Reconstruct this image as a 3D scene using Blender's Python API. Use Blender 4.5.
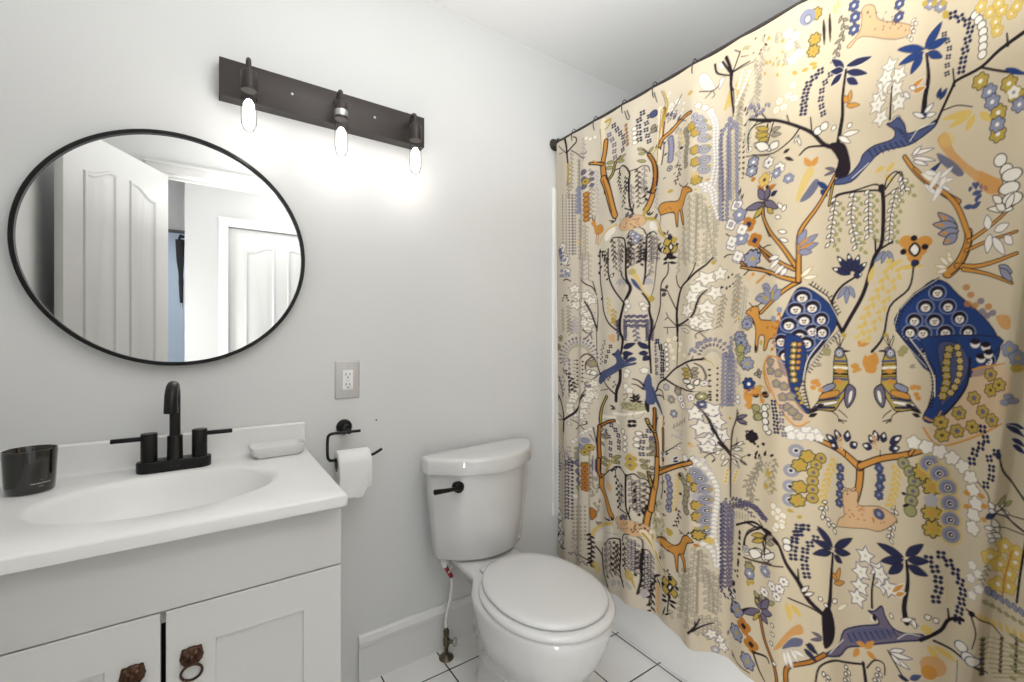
import bpy, bmesh, math, random
import numpy as np
from mathutils import Vector, Matrix

# ------------------------------------------------------------------ camera, world, light, exposure
for o in list(bpy.data.objects): bpy.data.objects.remove(o)
SC = bpy.context.scene
COL = SC.collection
PI = math.pi
FPX, CAM, YAW = 442.0, Vector((0.0, -1.54, 1.165)), math.radians(34.3)
cd = bpy.data.cameras.new('camera'); cam = bpy.data.objects.new('camera', cd); COL.objects.link(cam)
cd.sensor_width = 36.0; cd.lens = 36.0 * FPX / 1024.0; cd.clip_start = 0.02
cam.location = CAM; cam.rotation_euler = (PI/2, 0, -YAW)
SC.camera = cam
w = bpy.data.worlds.new('world'); SC.world = w; w.use_nodes = True
w.node_tree.nodes['Background'].inputs[0].default_value = (0.80, 0.87, 1.0, 1)
w.node_tree.nodes['Background'].inputs[1].default_value = 0.45

def lamp(name, kind, loc, energy, col=(1, 1, 1), size=.5, size_y=None, rot=(0, 0, 0), radius=.02):
    l = bpy.data.lights.new(name, kind); l.energy = energy; l.color = col
    if kind == 'AREA':
        l.shape = 'RECTANGLE'; l.size = size; l.size_y = size_y or size
    else: l.shadow_soft_size = radius
    o = bpy.data.objects.new(name, l); COL.objects.link(o); o.location = loc; o.rotation_euler = rot
    return o
lamp('hall_top_fill', 'AREA', (0.60, -2.0, 2.40), 5, (1, .99, .97), .6, .6)  # added fill shining down in the hall, no fixture behind it
lamp('room_top_fill', 'AREA', (0.40, -0.98, 2.41), 1.5, (1, 1, .99), .9, .7)  # unseen fill added under the bathroom ceiling
lamp('room_up_fill', 'AREA', (0.52, -1.22, 1.70), 10, (.99, 1, 1), .5, .5, (PI, 0, 0))  # added upward fill that brightens the bathroom ceiling
lamp('landing_fill', 'AREA', (-1.0, -3.45, 2.3), 9, (.90, .95, 1), .7, .5)  # added unseen area light standing in for daylight on the landing
side_fill = lamp('hall_side_fill', 'AREA', (-.64, -2.06, 1.1), 20, (1, .99, .97), .4, 1.3)  # added side fill through the doorway for curtain, tub and ceiling, no window
side_fill.rotation_euler = Vector((1.0, .72, .12)).to_track_quat('-Z', 'Y').to_euler()
vs = SC.view_settings
vs.view_transform = 'Standard'; vs.look = 'None'; vs.gamma = 1; vs.exposure = 0.6
try: vs.use_curve_mapping = False
except Exception: pass

# ------------------------------------------------------------------ materials
def mat(name, col, rough=.5, metal=0, spec=.5, coat=0, bump=0, bscale=60, var=0, vscale=3):
    m = bpy.data.materials.new(name); m.use_nodes = True
    nt = m.node_tree; b = nt.nodes['Principled BSDF']
    b.inputs['Base Color'].default_value = (*col, 1); b.inputs['Roughness'].default_value = rough
    b.inputs['Metallic'].default_value = metal; b.inputs['Specular IOR Level'].default_value = spec
    b.inputs['Coat Weight'].default_value = coat; b.inputs['Coat Roughness'].default_value = .08
    if var or bump: tc = nt.nodes.new('ShaderNodeTexCoord')
    if var:
        n = nt.nodes.new('ShaderNodeTexNoise'); n.inputs['Scale'].default_value = vscale; n.inputs['Detail'].default_value = 4
        nt.links.new(tc.outputs['Object'], n.inputs['Vector'])
        r = nt.nodes.new('ShaderNodeValToRGB')
        r.color_ramp.elements[0].color = (*[c*(1-var) for c in col], 1); r.color_ramp.elements[1].color = (*[min(1, c*(1+var)) for c in col], 1)
        nt.links.new(n.outputs['Fac'], r.inputs[0]); nt.links.new(r.outputs[0], b.inputs['Base Color'])
    if bump:
        n = nt.nodes.new('ShaderNodeTexNoise'); n.inputs['Scale'].default_value = bscale; n.inputs['Detail'].default_value = 3
        nt.links.new(tc.outputs['Object'], n.inputs['Vector'])
        p = nt.nodes.new('ShaderNodeBump'); p.inputs['Strength'].default_value = bump; p.inputs['Distance'].default_value = .002
        nt.links.new(n.outputs['Fac'], p.inputs['Height']); nt.links.new(p.outputs[0], b.inputs['Normal'])
    return m

M = dict(
    wall=mat('wall_paint', (.725, .728, .722), .6, spec=.3, bump=.08, bscale=220, var=.012),
    ceil=mat('ceiling_paint', (.92, .918, .91), .8, spec=.2, bump=.08, bscale=200),
    trim=mat('trim_paint', (.78, .775, .76), .35),
    hall=mat('hall_paint', (.58, .58, .575), .6, spec=.3),
    blue=mat('pale_blue_daylit_wall', (.56, .64, .74), .6, spec=.3),  # bluish daylight on the far wall, put into its colour
    door=mat('door_paint', (.66, .66, .65), .32, bump=.03, bscale=120),
    cabinet=mat('cabinet_paint', (.70, .695, .675), .4, bump=.03, bscale=150),
    gap_shade=mat('gap_shade_black', (.012, .012, .012), .8),  # black stand-in for the shade seen through the door gap
    counter=mat('cultured_marble', (.80, .797, .785), .3, spec=.35, coat=.08, var=.01),
    china=mat('vitreous_china', (.66, .658, .65), .07, coat=.5),
    seat=mat('seat_plastic', (.665, .664, .655), .16),
    black=mat('matte_black_metal', (.006, .0058, .0056), .32, spec=.3, bump=.03),
    bronze=mat('dark_bronze', (.048, .040, .037), .40, metal=.45, spec=.5, var=.12, vscale=14),
    gloss=mat('gloss_black', (.012, .011, .009), .06, coat=.6),
    oldbr=mat('antique_bronze', (.075, .038, .022), .36, metal=.75, var=.5, vscale=160),
    valve=mat('tarnished_brass', (.12, .10, .07), .35, metal=.8, var=.4, vscale=90),
    chrome=mat('brushed_metal', (.55, .55, .54), .28, metal=1),
    steel=mat('satin_plate', (.60, .59, .575), .38, metal=.3, var=.03, vscale=40),
    plastic=mat('white_plastic', (.84, .84, .82), .3),
    dark=mat('dark_slot', (.02, .02, .02), .7),
    paper=mat('tissue_paper', (.83, .83, .815), .95, spec=.05, bump=.25, bscale=320),
    core=mat('cardboard_core', (.20, .19, .18), .9),
    hose=mat('white_hose', (.80, .80, .78), .4, bump=.15, bscale=500),
    red=mat('red_sleeve', (.30, .012, .02), .4),
    tub=mat('tub_enamel', (.92, .92, .91), .12, coat=.4),
    ink=mat('white_print', (.75, .74, .7), .5),
    cloth_dark=mat('black_strap', (.02, .02, .022), .6, bump=.2),
    dish=mat('soap_dish_resin', (.70, .695, .68), .35),
)
mg = bpy.data.materials.new('mirror_glass'); mg.use_nodes = True
b_ = mg.node_tree.nodes['Principled BSDF']; b_.inputs['Base Color'].default_value = (.80, .80, .795, 1); b_.inputs['Metallic'].default_value = 1; b_.inputs['Roughness'].default_value = 0.0
M['mirror'] = mg
def glass_mat():
    m = bpy.data.materials.new('clear_bulb_glass'); m.use_nodes = True; nt = m.node_tree; nt.nodes.clear()
    o = nt.nodes.new('ShaderNodeOutputMaterial'); mx = nt.nodes.new('ShaderNodeMixShader')
    t = nt.nodes.new('ShaderNodeBsdfTransparent'); t.inputs[0].default_value = (.97, .97, .97, 1)
    g = nt.nodes.new('ShaderNodeBsdfGlossy'); g.inputs['Roughness'].default_value = .03
    lw = nt.nodes.new('ShaderNodeLayerWeight'); lw.inputs['Blend'].default_value = .05
    nt.links.new(lw.outputs['Fresnel'], mx.inputs[0]); nt.links.new(t.outputs[0], mx.inputs[1]); nt.links.new(g.outputs[0], mx.inputs[2])
    nt.links.new(mx.outputs[0], o.inputs[0]); return m
M['glass'] = glass_mat()
def emit_mat(name, col, s):
    m = bpy.data.materials.new(name); m.use_nodes = True; b = m.node_tree.nodes['Principled BSDF']
    b.inputs['Base Color'].default_value = (*col, 1); b.inputs['Emission Color'].default_value = (*col, 1); b.inputs['Emission Strength'].default_value = s
    return m
M['glow'] = emit_mat('lit_filament', (1, .97, .91), 6)
def tile_mat():
    m = bpy.data.materials.new('white_floor_tile'); m.use_nodes = True; nt = m.node_tree; b = nt.nodes['Principled BSDF']
    tc = nt.nodes.new('ShaderNodeTexCoord'); sp = nt.nodes.new('ShaderNodeSeparateXYZ'); nt.links.new(tc.outputs['Object'], sp.inputs[0])
    def math_(op, a, bb=None, c=None):
        n = nt.nodes.new('ShaderNodeMath'); n.operation = op
        for i, v in enumerate((a, bb, c)):
            if v is None: continue
            if isinstance(v, (int, float)): n.inputs[i].default_value = v
            else: nt.links.new(v, n.inputs[i])
        return n.outputs[0]
    ds = []
    for ax, off, step in (('X', .70, .21), ('Y', -.12, .2)):
        u = math_('DIVIDE', math_('SUBTRACT', sp.outputs[ax], off), step)
        f = math_('ABSOLUTE', math_('SUBTRACT', math_('FRACT', math_('ADD', u, .5)), .5))
        ds.append(math_('MULTIPLY', f, step))
    d = math_('MINIMUM', ds[0], ds[1])
    k = math_('MULTIPLY', math_('SUBTRACT', d, .0018), 900); k = math_('MINIMUM', math_('MAXIMUM', k, 0), 1)
    n = nt.nodes.new('ShaderNodeTexNoise'); n.inputs['Scale'].default_value = 9; nt.links.new(tc.outputs['Object'], n.inputs['Vector'])
    r = nt.nodes.new('ShaderNodeValToRGB'); r.color_ramp.elements[0].color = (.80, .79, .77, 1); r.color_ramp.elements[1].color = (.88, .87, .85, 1); nt.links.new(n.outputs['Fac'], r.inputs[0])
    mx = nt.nodes.new('ShaderNodeMix'); mx.data_type = 'RGBA'; nt.links.new(k, mx.inputs['Factor'])
    mx.inputs[6].default_value = (.045, .043, .042, 1); nt.links.new(r.outputs[0], mx.inputs[7]); nt.links.new(mx.outputs[2], b.inputs['Base Color'])
    b.inputs['Roughness'].default_value = .22
    bp = nt.nodes.new('ShaderNodeBump'); bp.inputs['Distance'].default_value = .002; bp.inputs['Strength'].default_value = .6
    nt.links.new(k, bp.inputs['Height']); nt.links.new(bp.outputs[0], b.inputs['Normal'])
    return m
M['tile'] = tile_mat()

# ------------------------------------------------------------------ mesh helpers
class B:
    def __init__(s): s.bm = bmesh.new()
    def box(s, lo, hi, bev=0, seg=2, rot=None):
        t = bmesh.new(); bmesh.ops.create_cube(t, size=1)
        c = [(a+b)/2 for a, b in zip(lo, hi)]; d = [b-a for a, b in zip(lo, hi)]
        for v in t.verts: v.co = Vector((c[0]+v.co.x*d[0], c[1]+v.co.y*d[1], c[2]+v.co.z*d[2]))
        if bev: bmesh.ops.bevel(t, geom=t.edges[:]+t.verts[:], offset=bev, segments=seg, affect='EDGES', profile=.5)
        if rot is not None: bmesh.ops.transform(t, matrix=rot, verts=t.verts)
        return s.merge(t)
    def merge(s, t):
        me = bpy.data.meshes.new('t'); t.to_mesh(me); t.free(); s.bm.from_mesh(me); bpy.data.meshes.remove(me); return s
    def loft(s, rings, cap0=True, cap1=True, closed=True, flip=False):
        vs_ = [[s.bm.verts.new(p) for p in r] for r in rings]; n = len(rings[0])
        for a, b in zip(vs_, vs_[1:]):
            for i in range(n if closed else n-1):
                j = (i+1) % n
                try: s.bm.faces.new((a[i], a[j], b[j], b[i]))
                except ValueError: pass
        if cap0: s.bm.faces.new(vs_[0][::-1])
        if cap1: s.bm.faces.new(vs_[-1])
        return s
    def lathe(s, prof, mtx=None, n=32, sx=1, sy=1):
        mtx = mtx or Matrix()
        rings = [[mtx @ Vector((max(r, 1e-5)*sx*math.cos(2*PI*k/n), max(r, 1e-5)*sy*math.sin(2*PI*k/n), z)) for k in range(n)] for r, z in prof]
        return s.loft(rings)
    def tube(s, pts, r, n=14, closed=False, sx=1.0):
        pts = [Vector(p) for p in pts]; m = len(pts); rr = r if isinstance(r, (list, tuple)) else [r]*m
        rings = []; up = None
        for i, p in enumerate(pts):
            if closed: t = (pts[(i+1) % m]-pts[i-1]).normalized()
            else: t = (pts[min(i+1, m-1)]-pts[max(i-1, 0)]).normalized()
            if up is None: up = t.orthogonal().normalized()
            up = (up - t*up.dot(t)).normalized(); sd = t.cross(up)
            rings.append([p + up*rr[i]*math.cos(2*PI*k/n)*sx + sd*rr[i]*math.sin(2*PI*k/n) for k in range(n)])
        if closed: rings.append(rings[0]); return s.loft(rings, False, False)
        return s.loft(rings)
    def prism(s, poly, f):           # f(u, v, w) -> point; w = 0 / 1
        return s.loft([[f(u, v, 0) for u, v in poly], [f(u, v, 1) for u, v in poly]])
    def build(s, name, m, parent=None, ang=40, loc=None):
        bmesh.ops.remove_doubles(s.bm, verts=s.bm.verts, dist=1e-6)
        bmesh.ops.recalc_face_normals(s.bm, faces=s.bm.faces)
        me = bpy.data.meshes.new(name); s.bm.to_mesh(me); s.bm.free()
        for p in me.polygons: p.use_smooth = True
        me.set_sharp_from_angle(angle=math.radians(ang))
        me.materials.append(m)
        o = bpy.data.objects.new(name, me); COL.objects.link(o)
        if parent is not None:
            o.parent = parent; o.matrix_parent_inverse = Matrix.Translation(parent.location).inverted()
        return o
def smooth(pts, k=6, closed=False):
    pts = [Vector(p) for p in pts]; n = len(pts); out = []
    for i in range(n if closed else n-1):
        if closed: a, b, c, d = pts[i-1], pts[i], pts[(i+1) % n], pts[(i+2) % n]
        else: a, b, c, d = pts[max(i-1, 0)], pts[i], pts[i+1], pts[min(i+2, n-1)]
        for j in range(k):
            t = j/k; out.append(.5*((2*b)+(c-a)*t+(2*a-5*b+4*c-d)*t*t+(3*b-a-3*c+d)*t**3))
    if not closed: out.append(pts[-1])
    return out
def thing(name, loc, label, cat, group=None):
    o = bpy.data.objects.new(name, None); COL.objects.link(o); o.location = loc; o.empty_display_size = .05
    return tag(o, label, cat, group)
def tag(o, label, cat, group=None):
    o['label'] = label; o['category'] = cat
    if group: o['group'] = group
    return o
def struct(o): o['kind'] = 'structure'; return o
def rrect(w, h, r, n=6):
    out = []
    for cx, cy, a0 in ((w-r, h-r, 0), (-w+r, h-r, 90), (-w+r, -h+r, 180), (w-r, -h+r, 270)):
        for k in range(n+1):
            a = math.radians(a0+90*k/n); out.append((cx+r*math.cos(a), cy+r*math.sin(a)))
    return out
def sellipse(cx, cy, a, bf, bb, z, n=48, p=2.0):   # bf: reach to the front (-y), bb: reach to the back
    out = []
    for k in range(n):
        t = 2*PI*k/n; c, s_ = math.cos(t), math.sin(t)
        x = math.copysign(abs(c)**(2/p), c)*a; y = math.copysign(abs(s_)**(2/p), s_)
        out.append(Vector((cx+x, cy+(y*bb if y > 0 else y*bf), z)))
    return out
ROT_FRONT = Matrix.Rotation(PI/2, 4, 'X')            # local z -> -y (faces the room from the back wall)

# ------------------------------------------------------------------ room shell
XL, XR, YF, ZC, XC, XTUB = -.57, 2.12, -1.53, 2.44, 1.28, 1.34
struct(B().box((-1.6, -4.2, -.05), (XR+.1, .1, 0)).build('floor', M['tile']))
struct(B().box((-1.6, -4.2, ZC), (XR+.1, .1, ZC+.05)).build('ceiling', M['ceil']))
struct(B().box((XL-.1, 0, 0), (XR+.1, .1, ZC)).build('wall_back', M['wall']))
struct(B().box((XL-.1, YF-.1, 0), (XL, 0, ZC)).build('wall_left', M['wall']))
struct(B().box((XR, YF-.1, 0), (XR+.1, 0, ZC)).build('wall_right', M['wall']))
DX0, DX1, DH = -.223, .535, 2.07
wf = B().box((XL, YF-.1, 0), (DX0-.02, YF, ZC)).box((DX1+.02, YF-.1, 0), (XR, YF, ZC)).box((DX0-.02, YF-.1, DH+.02), (DX1+.02, YF, ZC))
struct(wf.build('wall_front', M['wall']))
tr = B()
for ya, yb in ((YF, YF+.014), (YF-.114, YF-.1)):
    for x0, x1 in ((DX0-.065, DX0-.005), (DX1+.005, DX1+.065)):
        tr.box((x0, ya, 0), (x1, yb, DH+.002), .002)
    tr.box((DX0-.065, ya, DH+.003), (DX1+.065, yb, DH+.055), .003)
    tr.box((DX0-.07, ya-.004, DH+.045), (DX1+.07, yb+.006, DH+.062), .003)
tr.box((DX0-.02, YF-.1, 0), (DX0, YF, DH)); tr.box((DX1, YF-.1, 0), (DX1+.02, YF, DH)); tr.box((DX0-.02, YF-.1, DH), (DX1+.02, YF, DH+.02))
tr.box((DX0, YF-.06, 0), (DX0+.012, YF-.04, DH)); tr.box((DX1-.012, YF-.06, 0), (DX1, YF-.04, DH)); tr.box((DX0, YF-.06, DH-.012), (DX1, YF-.04, DH))
struct(tr.build('trim_1', M['trim']))

def panel_door(name, w, h, t, six=True):
    """moulded door, local x 0..w, y -t..0, z 0..h; camber-topped raised panels on both faces."""
    b = B().box((0, -t, 0), (w, 0, h), .002)
    def outline(x0, x1, z0, z1, arch):
        pts = [(x0, z0), (x1, z0)]
        n = 14
        for k in range(n+1):
            u = k/n; x = x1+(x0-x1)*u
            c = arch(x) if arch else 0
            pts.append((x, z1+c))
        return pts
    st, mid = .105*w/.71, .085*w/.71; pw = (w-2*st-mid)/2
    cols = [(st, st+pw), (st+pw+mid, w-st)]
    def camber(x0, x1, left):
        def f(x):
            u = (x-x0)/(x1-x0); u = u if left else 1-u
            u = min(1, max(0, (u-.12)/.76)); return .045*(u*u*(3-2*u))
        return f
    for i, (x0, x1) in enumerate(cols):
        for z0, z1, ar in ((.24, .78, None), (.92, h-.165, camber(x0, x1, i == 0))):
            for face in (0, 1):
                sgn = 1 if face == 0 else -1; y0 = 0 if face == 0 else -t
                o0 = outline(x0, x1, z0, z1, ar); cx, cz = (x0+x1)/2, (z0+z1)/2
                def shrink(pts, d):
                    return [(x+(d if x < cx-1e-6 else -d)*min(1, abs(x-cx)/((x1-x0)/2)), z+(d if z < cz else -d)) for x, z in pts]
                rings = []
                for d, e in ((0, 0.0003), (.004, .006), (.014, .0065), (.022, .0008), (.034, .0004), (.05, .005)):
                    rings.append([Vector((x, y0+sgn*e, z)) for x, z in shrink(o0, d)])
                b.loft(rings, False, True)
    return b
dr = struct(panel_door('door_1', .61, 2.045, .035).build('door_1', M['door'], ang=25))
hx, hy = DX0+.005, YF+.002
ang = math.atan2(.53, -.30)                        # from the hinge towards the left wall
dr.location = (hx, hy, .01); dr.rotation_euler = (0, 0, ang)
kn = B().lathe([(.0, 0), (.026, 0), (.026, .006), (.011, .012), (.011, .03), (.026, .045), (.028, .055), (.02, .064), (0, .066)], Matrix.Translation((.55, 0, .95)) @ Matrix.Rotation(-PI/2, 4, 'X'))
kn.lathe([(.0, 0), (.026, 0), (.026, .006), (.011, .012), (.011, .03), (.026, .045), (.028, .055), (.02, .064), (0, .066)], Matrix.Translation((.55, -.035, .95)) @ Matrix.Rotation(PI/2, 4, 'X'))
k_ = kn.build('door_knob', M['black']); k_.parent = dr
# hall seen through the doorway in the mirror
HY = -2.47
struct(B().box((-.154, HY-.1, 0), (.11, HY, ZC)).box((.11, HY-.1, 2.03), (.83, HY, ZC)).box((.83, HY-.1, 0), (XR+.1, HY, ZC)).build('wall_hall', M['hall']))
tr = B()
for x0, x1 in ((.05, .112), (.828, .89)): tr.box((x0, HY, 0), (x1, HY+.014, 2.0295), .002)
tr.box((.05, HY, 2.03), (.89, HY+.014, 2.092), .003)
tr.box((.045, HY, 2.082), (.895, HY+.02, 2.095), .003)
struct(tr.build('trim_2', M['trim']))
d2 = struct(panel_door('door_2', .714, 2.02, .035).build('door_2', M['door'], ang=25)); d2.location = (.113, HY-.012, .005)
struct(B().box((-1.6, -2.92, 2.03), (-.154, -2.82, ZC)).box((-1.6, -2.92, 0), (-.75, -2.82, 2.03)).build('wall_landing', M['hall']))
struct(B().box((-.154, -4.2, 0), (-.10, HY-.1, ZC)).build('wall_corner', M['hall']))
tr = B().box((-.75, -2.82, 2.005), (-.154, -2.806, 2.03), .003)
struct(tr.build('trim_3', mat('dark_header', (.10, .10, .10), .5)))
struct(B().box((-1.6, -4.2, 0), (-.154, -4.1, ZC)).build('wall_far', M['blue']))
struct(B().box((-1.7, -4.2, 0), (-1.6, YF, ZC)).build('wall_hall_end', M['hall']))
u = thing('hanging_umbrella', (-.215, -2.79, 1.98), 'narrow folded black umbrella hanging past the hall corner, seen in the round mirror', 'umbrella')
B().tube(smooth([(-.196, -2.79, 1.95), (-.194, -2.79, 1.80), (-.190, -2.79, 1.68), (-.188, -2.79, 1.55), (-.186, -2.79, 1.46)]), [.030, .030, .029, .028, .027, .026, .025, .024, .022, .02, .018, .0165, .0155, .015, .0165, .0165, .015, .0145, .014, .0135, .013, .0125, .012, .0115, .011], n=10).build('canopy', M['cloth_dark'], u)
B().tube([(-.186, -2.79, 1.462), (-.185, -2.79, 1.42)], .008).build('tip', M['chrome'], u)
B().tube(smooth([(-.196, -2.79, 1.93), (-.198, -2.79, 1.965), (-.19, -2.79, 1.985), (-.18, -2.8, 1.975), (-.172, -2.806, 1.985)]), .009).build('handle', M['cloth_dark'], u)

# baseboard, surround panel, nail hole
prof = [(0, 0), (.014, 0), (.014, .124), (.020, .128), (.021, .142), (.014, .158), (.008, .163), (0, .163)]
bb = B(); bb.loft([[Vector((x, -d, z)) for d, z in prof] for x in (.415, XTUB)])
struct(bb.build('baseboard_back', M['trim'], ang=25))
struct(B().box((1.265, -.012, .38), (1.283, 0, 1.853), .004).box((1.283, -.006, .38), (XR, 0, 1.85), .002).build('trim_4', M['tub']))
h = B().lathe([(0, .0), (.0028, 0), (.0028, .0012), (.0012, .0016), (0, .0016)], Matrix.Translation((.4775, 0, .890)) @ ROT_FRONT).build('wall_plug', M['dark'])
tag(h, 'tiny dark nail hole plug in the white wall right of the toilet paper holder', 'plug')
# ------------------------------------------------------------------ bathtub
def tub():
    z1 = .40
    def rr(x0, x1, y0, y1, r, z): return [Vector(((x0+x1)/2+u, (y0+y1)/2+v, z)) for u, v in rrect((x1-x0)/2, (y1-y0)/2, r, 8)]
    b = B()
    X0, X1, Y0, Y1 = XTUB, XR-.004, YF+.004, -.008
    b.loft([rr(X0+.008, X1, Y0, Y1, .004, 0), rr(X0+.004, X1, Y0, Y1, .004, .05), rr(X0, X1, Y0, Y1, .004, .30), rr(X0, X1, Y0, Y1, .006, z1-.02), rr(X0+.006, X1, Y0, Y1, .008, z1-.005), rr(X0+.02, X1-.01, Y0+.01, Y1-.01, .02, z1),
            rr(X0+.07, X1-.06, Y0+.08, Y1-.08, .12, z1), rr(X0+.085, X1-.075, Y0+.095, Y1-.095, .12, z1-.012), rr(X0+.11, X1-.10, Y0+.15, Y1-.12, .13, .2), rr(X0+.15, X1-.14, Y0+.22, Y1-.16, .12, .09), rr(X0+.2, X1-.2, Y0+.3, Y1-.22, .10, .075)])
    t = thing('bathtub', ((X0+X1)/2, -.73, 0), 'white enamelled bathtub whose plain apron shows below the patterned shower curtain', 'bathtub')
    b.build('tub_body', M['tub'], t, ang=50)
    B().lathe([(0, 0), (.03, 0), (.03, .003), (.012, .004), (0, .002)], Matrix.Translation(((X0+X1)/2, -.35, .077))).build('drain', M['chrome'], t)
tub()

# ------------------------------------------------------------------ vanity cabinet
VX0, VX1, VY = -.392, .243, -.50
vn = thing('vanity_cabinet', ((VX0+VX1)/2, -.25, 0), 'white two-door bathroom vanity cabinet with bronze lion ring pulls, under the sink top', 'cabinet')
c = B().box((VX0, VY+.02, .09), (VX0+.016, -.003, .803)).box((VX1-.016, VY+.02, 0), (VX1, -.003, .805), .001).box((VX0+.016, -.012, .09), (VX1-.016, -.003, .803)).box((VX0+.016, VY+.02, .09), (VX1-.016, -.012, .106))
c.box((VX0, VY+.02, 0), (VX0+.016, -.003, .09)).box((VX0+.016, VY+.07, 0), (VX1-.016, VY+.085, .09)).box((VX0+.016, VY+.022, .632), (VX1-.016, VY+.038, .803))
c.build('carcass', M['cabinet'], vn)
B().box((VX0+.018, VY+.06, .107), (VX1-.018, VY+.064, .63)).build('gap_shade_sheet', M['gap_shade'], vn)  # dark sheet added behind the doors as the shade in their gap
B().box((VX0, VY, .6645), (VX1, VY+.021, .806), .0015).build('drawer_front', M['cabinet'], vn)
def shaker(x0, x1, z0, z1):
    b = B(); st = .077; e = .0012
    def rr(m, y, zz=0): return [Vector((x0+m, y, z0+m)), Vector((x1-m, y, z0+m)), Vector((x1-m, y, z1-m)), Vector((x0+m, y, z1-m))]
    b.loft([rr(0, VY+.019), rr(0, VY+e), rr(e, VY), rr(st-.0005, VY), rr(st, VY+.0006), rr(st+.0015, VY+.0040), rr(st+.003, VY+.0044)])
    return b
def lion(x, z):
    n, R = 56, 14; rings = []
    def hgt(u, v):
        g = lambda a, b, s: math.exp(-((u-a)**2+(v-b)**2)/(s*s))
        base = .35*max(0, 1-(u*u+v*v)*.75)
        return base + .42*g(0, -.12, .20) + .34*g(0, -.34, .22) + .26*g(-.24, -.42, .19) + .26*g(.24, -.42, .19) + .36*g(-.36, .30, .20) + .36*g(.36, .30, .20) + .2*g(0, .62, .25) \
            - .30*g(-.34, .05, .12) - .30*g(.34, .05, .12) + .22*g(-.33, .03, .06) + .22*g(.33, .03, .06) + .35*g(-.72, .66, .2) + .35*g(.72, .66, .2) - .25*g(0, -.60, .12) \
            + .10*math.sin(9*math.atan2(v, u)*2)*max(0, (u*u+v*v)-.45) + .25*g(0, .08, .14)
    for i in range(R+1):
        ring = []
        for k in range(n):
            a = 2*PI*k/n; d = i/R
            out = 1 + .20*math.exp(-((math.sin((a-math.radians(46))/2)*2)**2)/.05) + .20*math.exp(-((math.sin((a-math.radians(134))/2)*2)**2)/.05) + .03*math.cos(14*a) - .10*math.exp(-((math.sin((a-PI*1.5)/2)*2)**2)/.3)
            u, v = d*out*math.cos(a), d*out*math.sin(a)
            hh = hgt(u*.98, v*.98) if i < R else 0
            ring.append(Vector((x+u*.0185, VY-.003-.014*max(0, hh), z+v*.0185)))
        rings.append(ring)
    rings.append([Vector((p.x, VY+.0004, p.z)) for p in rings[-1]])
    b = B().loft(rings, True, True)
    cy, cz, r = VY-.0125, z-.0275, .0165
    pts = [(x+r*math.cos(2*PI*k/40), cy+.006*(1-math.sin(2*PI*k/40)), cz+r*1.08*math.sin(2*PI*k/40)) for k in range(40)]
    b.tube(pts, .0024, 10, closed=True)
    return b
for x0, x1, px in ((VX0, -.0765, -.1155), (-.0685, VX1, -.0295)):
    d = shaker(x0, x1, .10, .6615).build('door', M['cabinet'], vn, ang=20)
    l = lion(px, .565).build('ring_pull', M['oldbr'], vn, ang=60)
    l['label'] = 'antique bronze lion head with a ring'
    l.parent = d; l.matrix_parent_inverse = Matrix.Translation(vn.location).inverted() @ Matrix()
    l.matrix_parent_inverse = Matrix()

# ------------------------------------------------------------------ sink top
st = thing('sink_top', (-.08, -.26, .80), 'white cultured marble sink top with oval basin and backsplash on the vanity', 'sink')
TX0, TX1, TY0, TY1, TZ = -.405, .247, -.541, -.003, .832
def basin():
    n = 144; cx, cy, a, bq = -.082, -.290, .216, .158
    def rectp(m, z, rad=0):
        out = []
        for k in range(n):
            t = 2*PI*k/n; dx, dy = math.cos(t), math.sin(t)
            tx = ((TX1-m-cx) if dx > 0 else (TX0+m-cx))/dx if abs(dx) > 1e-9 else 9
            ty = ((TY1-m-cy) if dy > 0 else (TY0+m-cy))/dy if abs(dy) > 1e-9 else 9
            q = min(tx, ty); out.append(Vector((cx+dx*q, cy+dy*q, z)))
        # snap the nearest sample to every corner
        for X in (TX0+m, TX1-m):
            for Y in (TY0+m, TY1-m):
                i = min(range(n), key=lambda i: (out[i].x-X)**2+(out[i].y-Y)**2); out[i] = Vector((X, Y, z))
        return out
    def ell(f, z): return [Vector((cx+a*f*math.cos(2*PI*k/n), cy+bq*f*math.sin(2*PI*k/n), z)) for k in range(n)]
    rings = [rectp(.03, TZ-.0255), rectp(0, TZ-.0255), rectp(0, TZ-.006), rectp(.0018, TZ-.0018), rectp(.006, TZ), ell(1.05, TZ), ell(1.02, TZ-.0012), ell(.985, TZ-.005), ell(.95, TZ-.014)]
    for f, d in ((.90, .036), (.83, .058), (.73, .080), (.60, .098), (.45, .110), (.30, .117), (.12, .120)): rings.append(ell(f, TZ-d))
    rings += [ell(.115, TZ-.124)]
    return B().loft(rings, False, True)
basin().build('countertop', M['counter'], st, ang=50)
bs = B(); pr = [(-.004, TZ-.004), (-.004, .905), (-.007, .909), (-.018, .909), (-.022, .905), (-.022, TZ+.012), (-.026, TZ+.004), (-.036, TZ-.0005), (-.036, TZ-.004)]
bs.loft([[Vector((x, y, z)) for y, z in pr] for x in (TX0+.001, TX1-.001)])
bs.build('backsplash', M['counter'], st, ang=35)
B().lathe([(.0, 0), (.022, 0), (.024, .002), (.020, .004), (.010, .003), (0, .003)], Matrix.Translation((-.082, -.290, TZ-.1235))).build('drain', M['chrome'], st)

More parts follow.
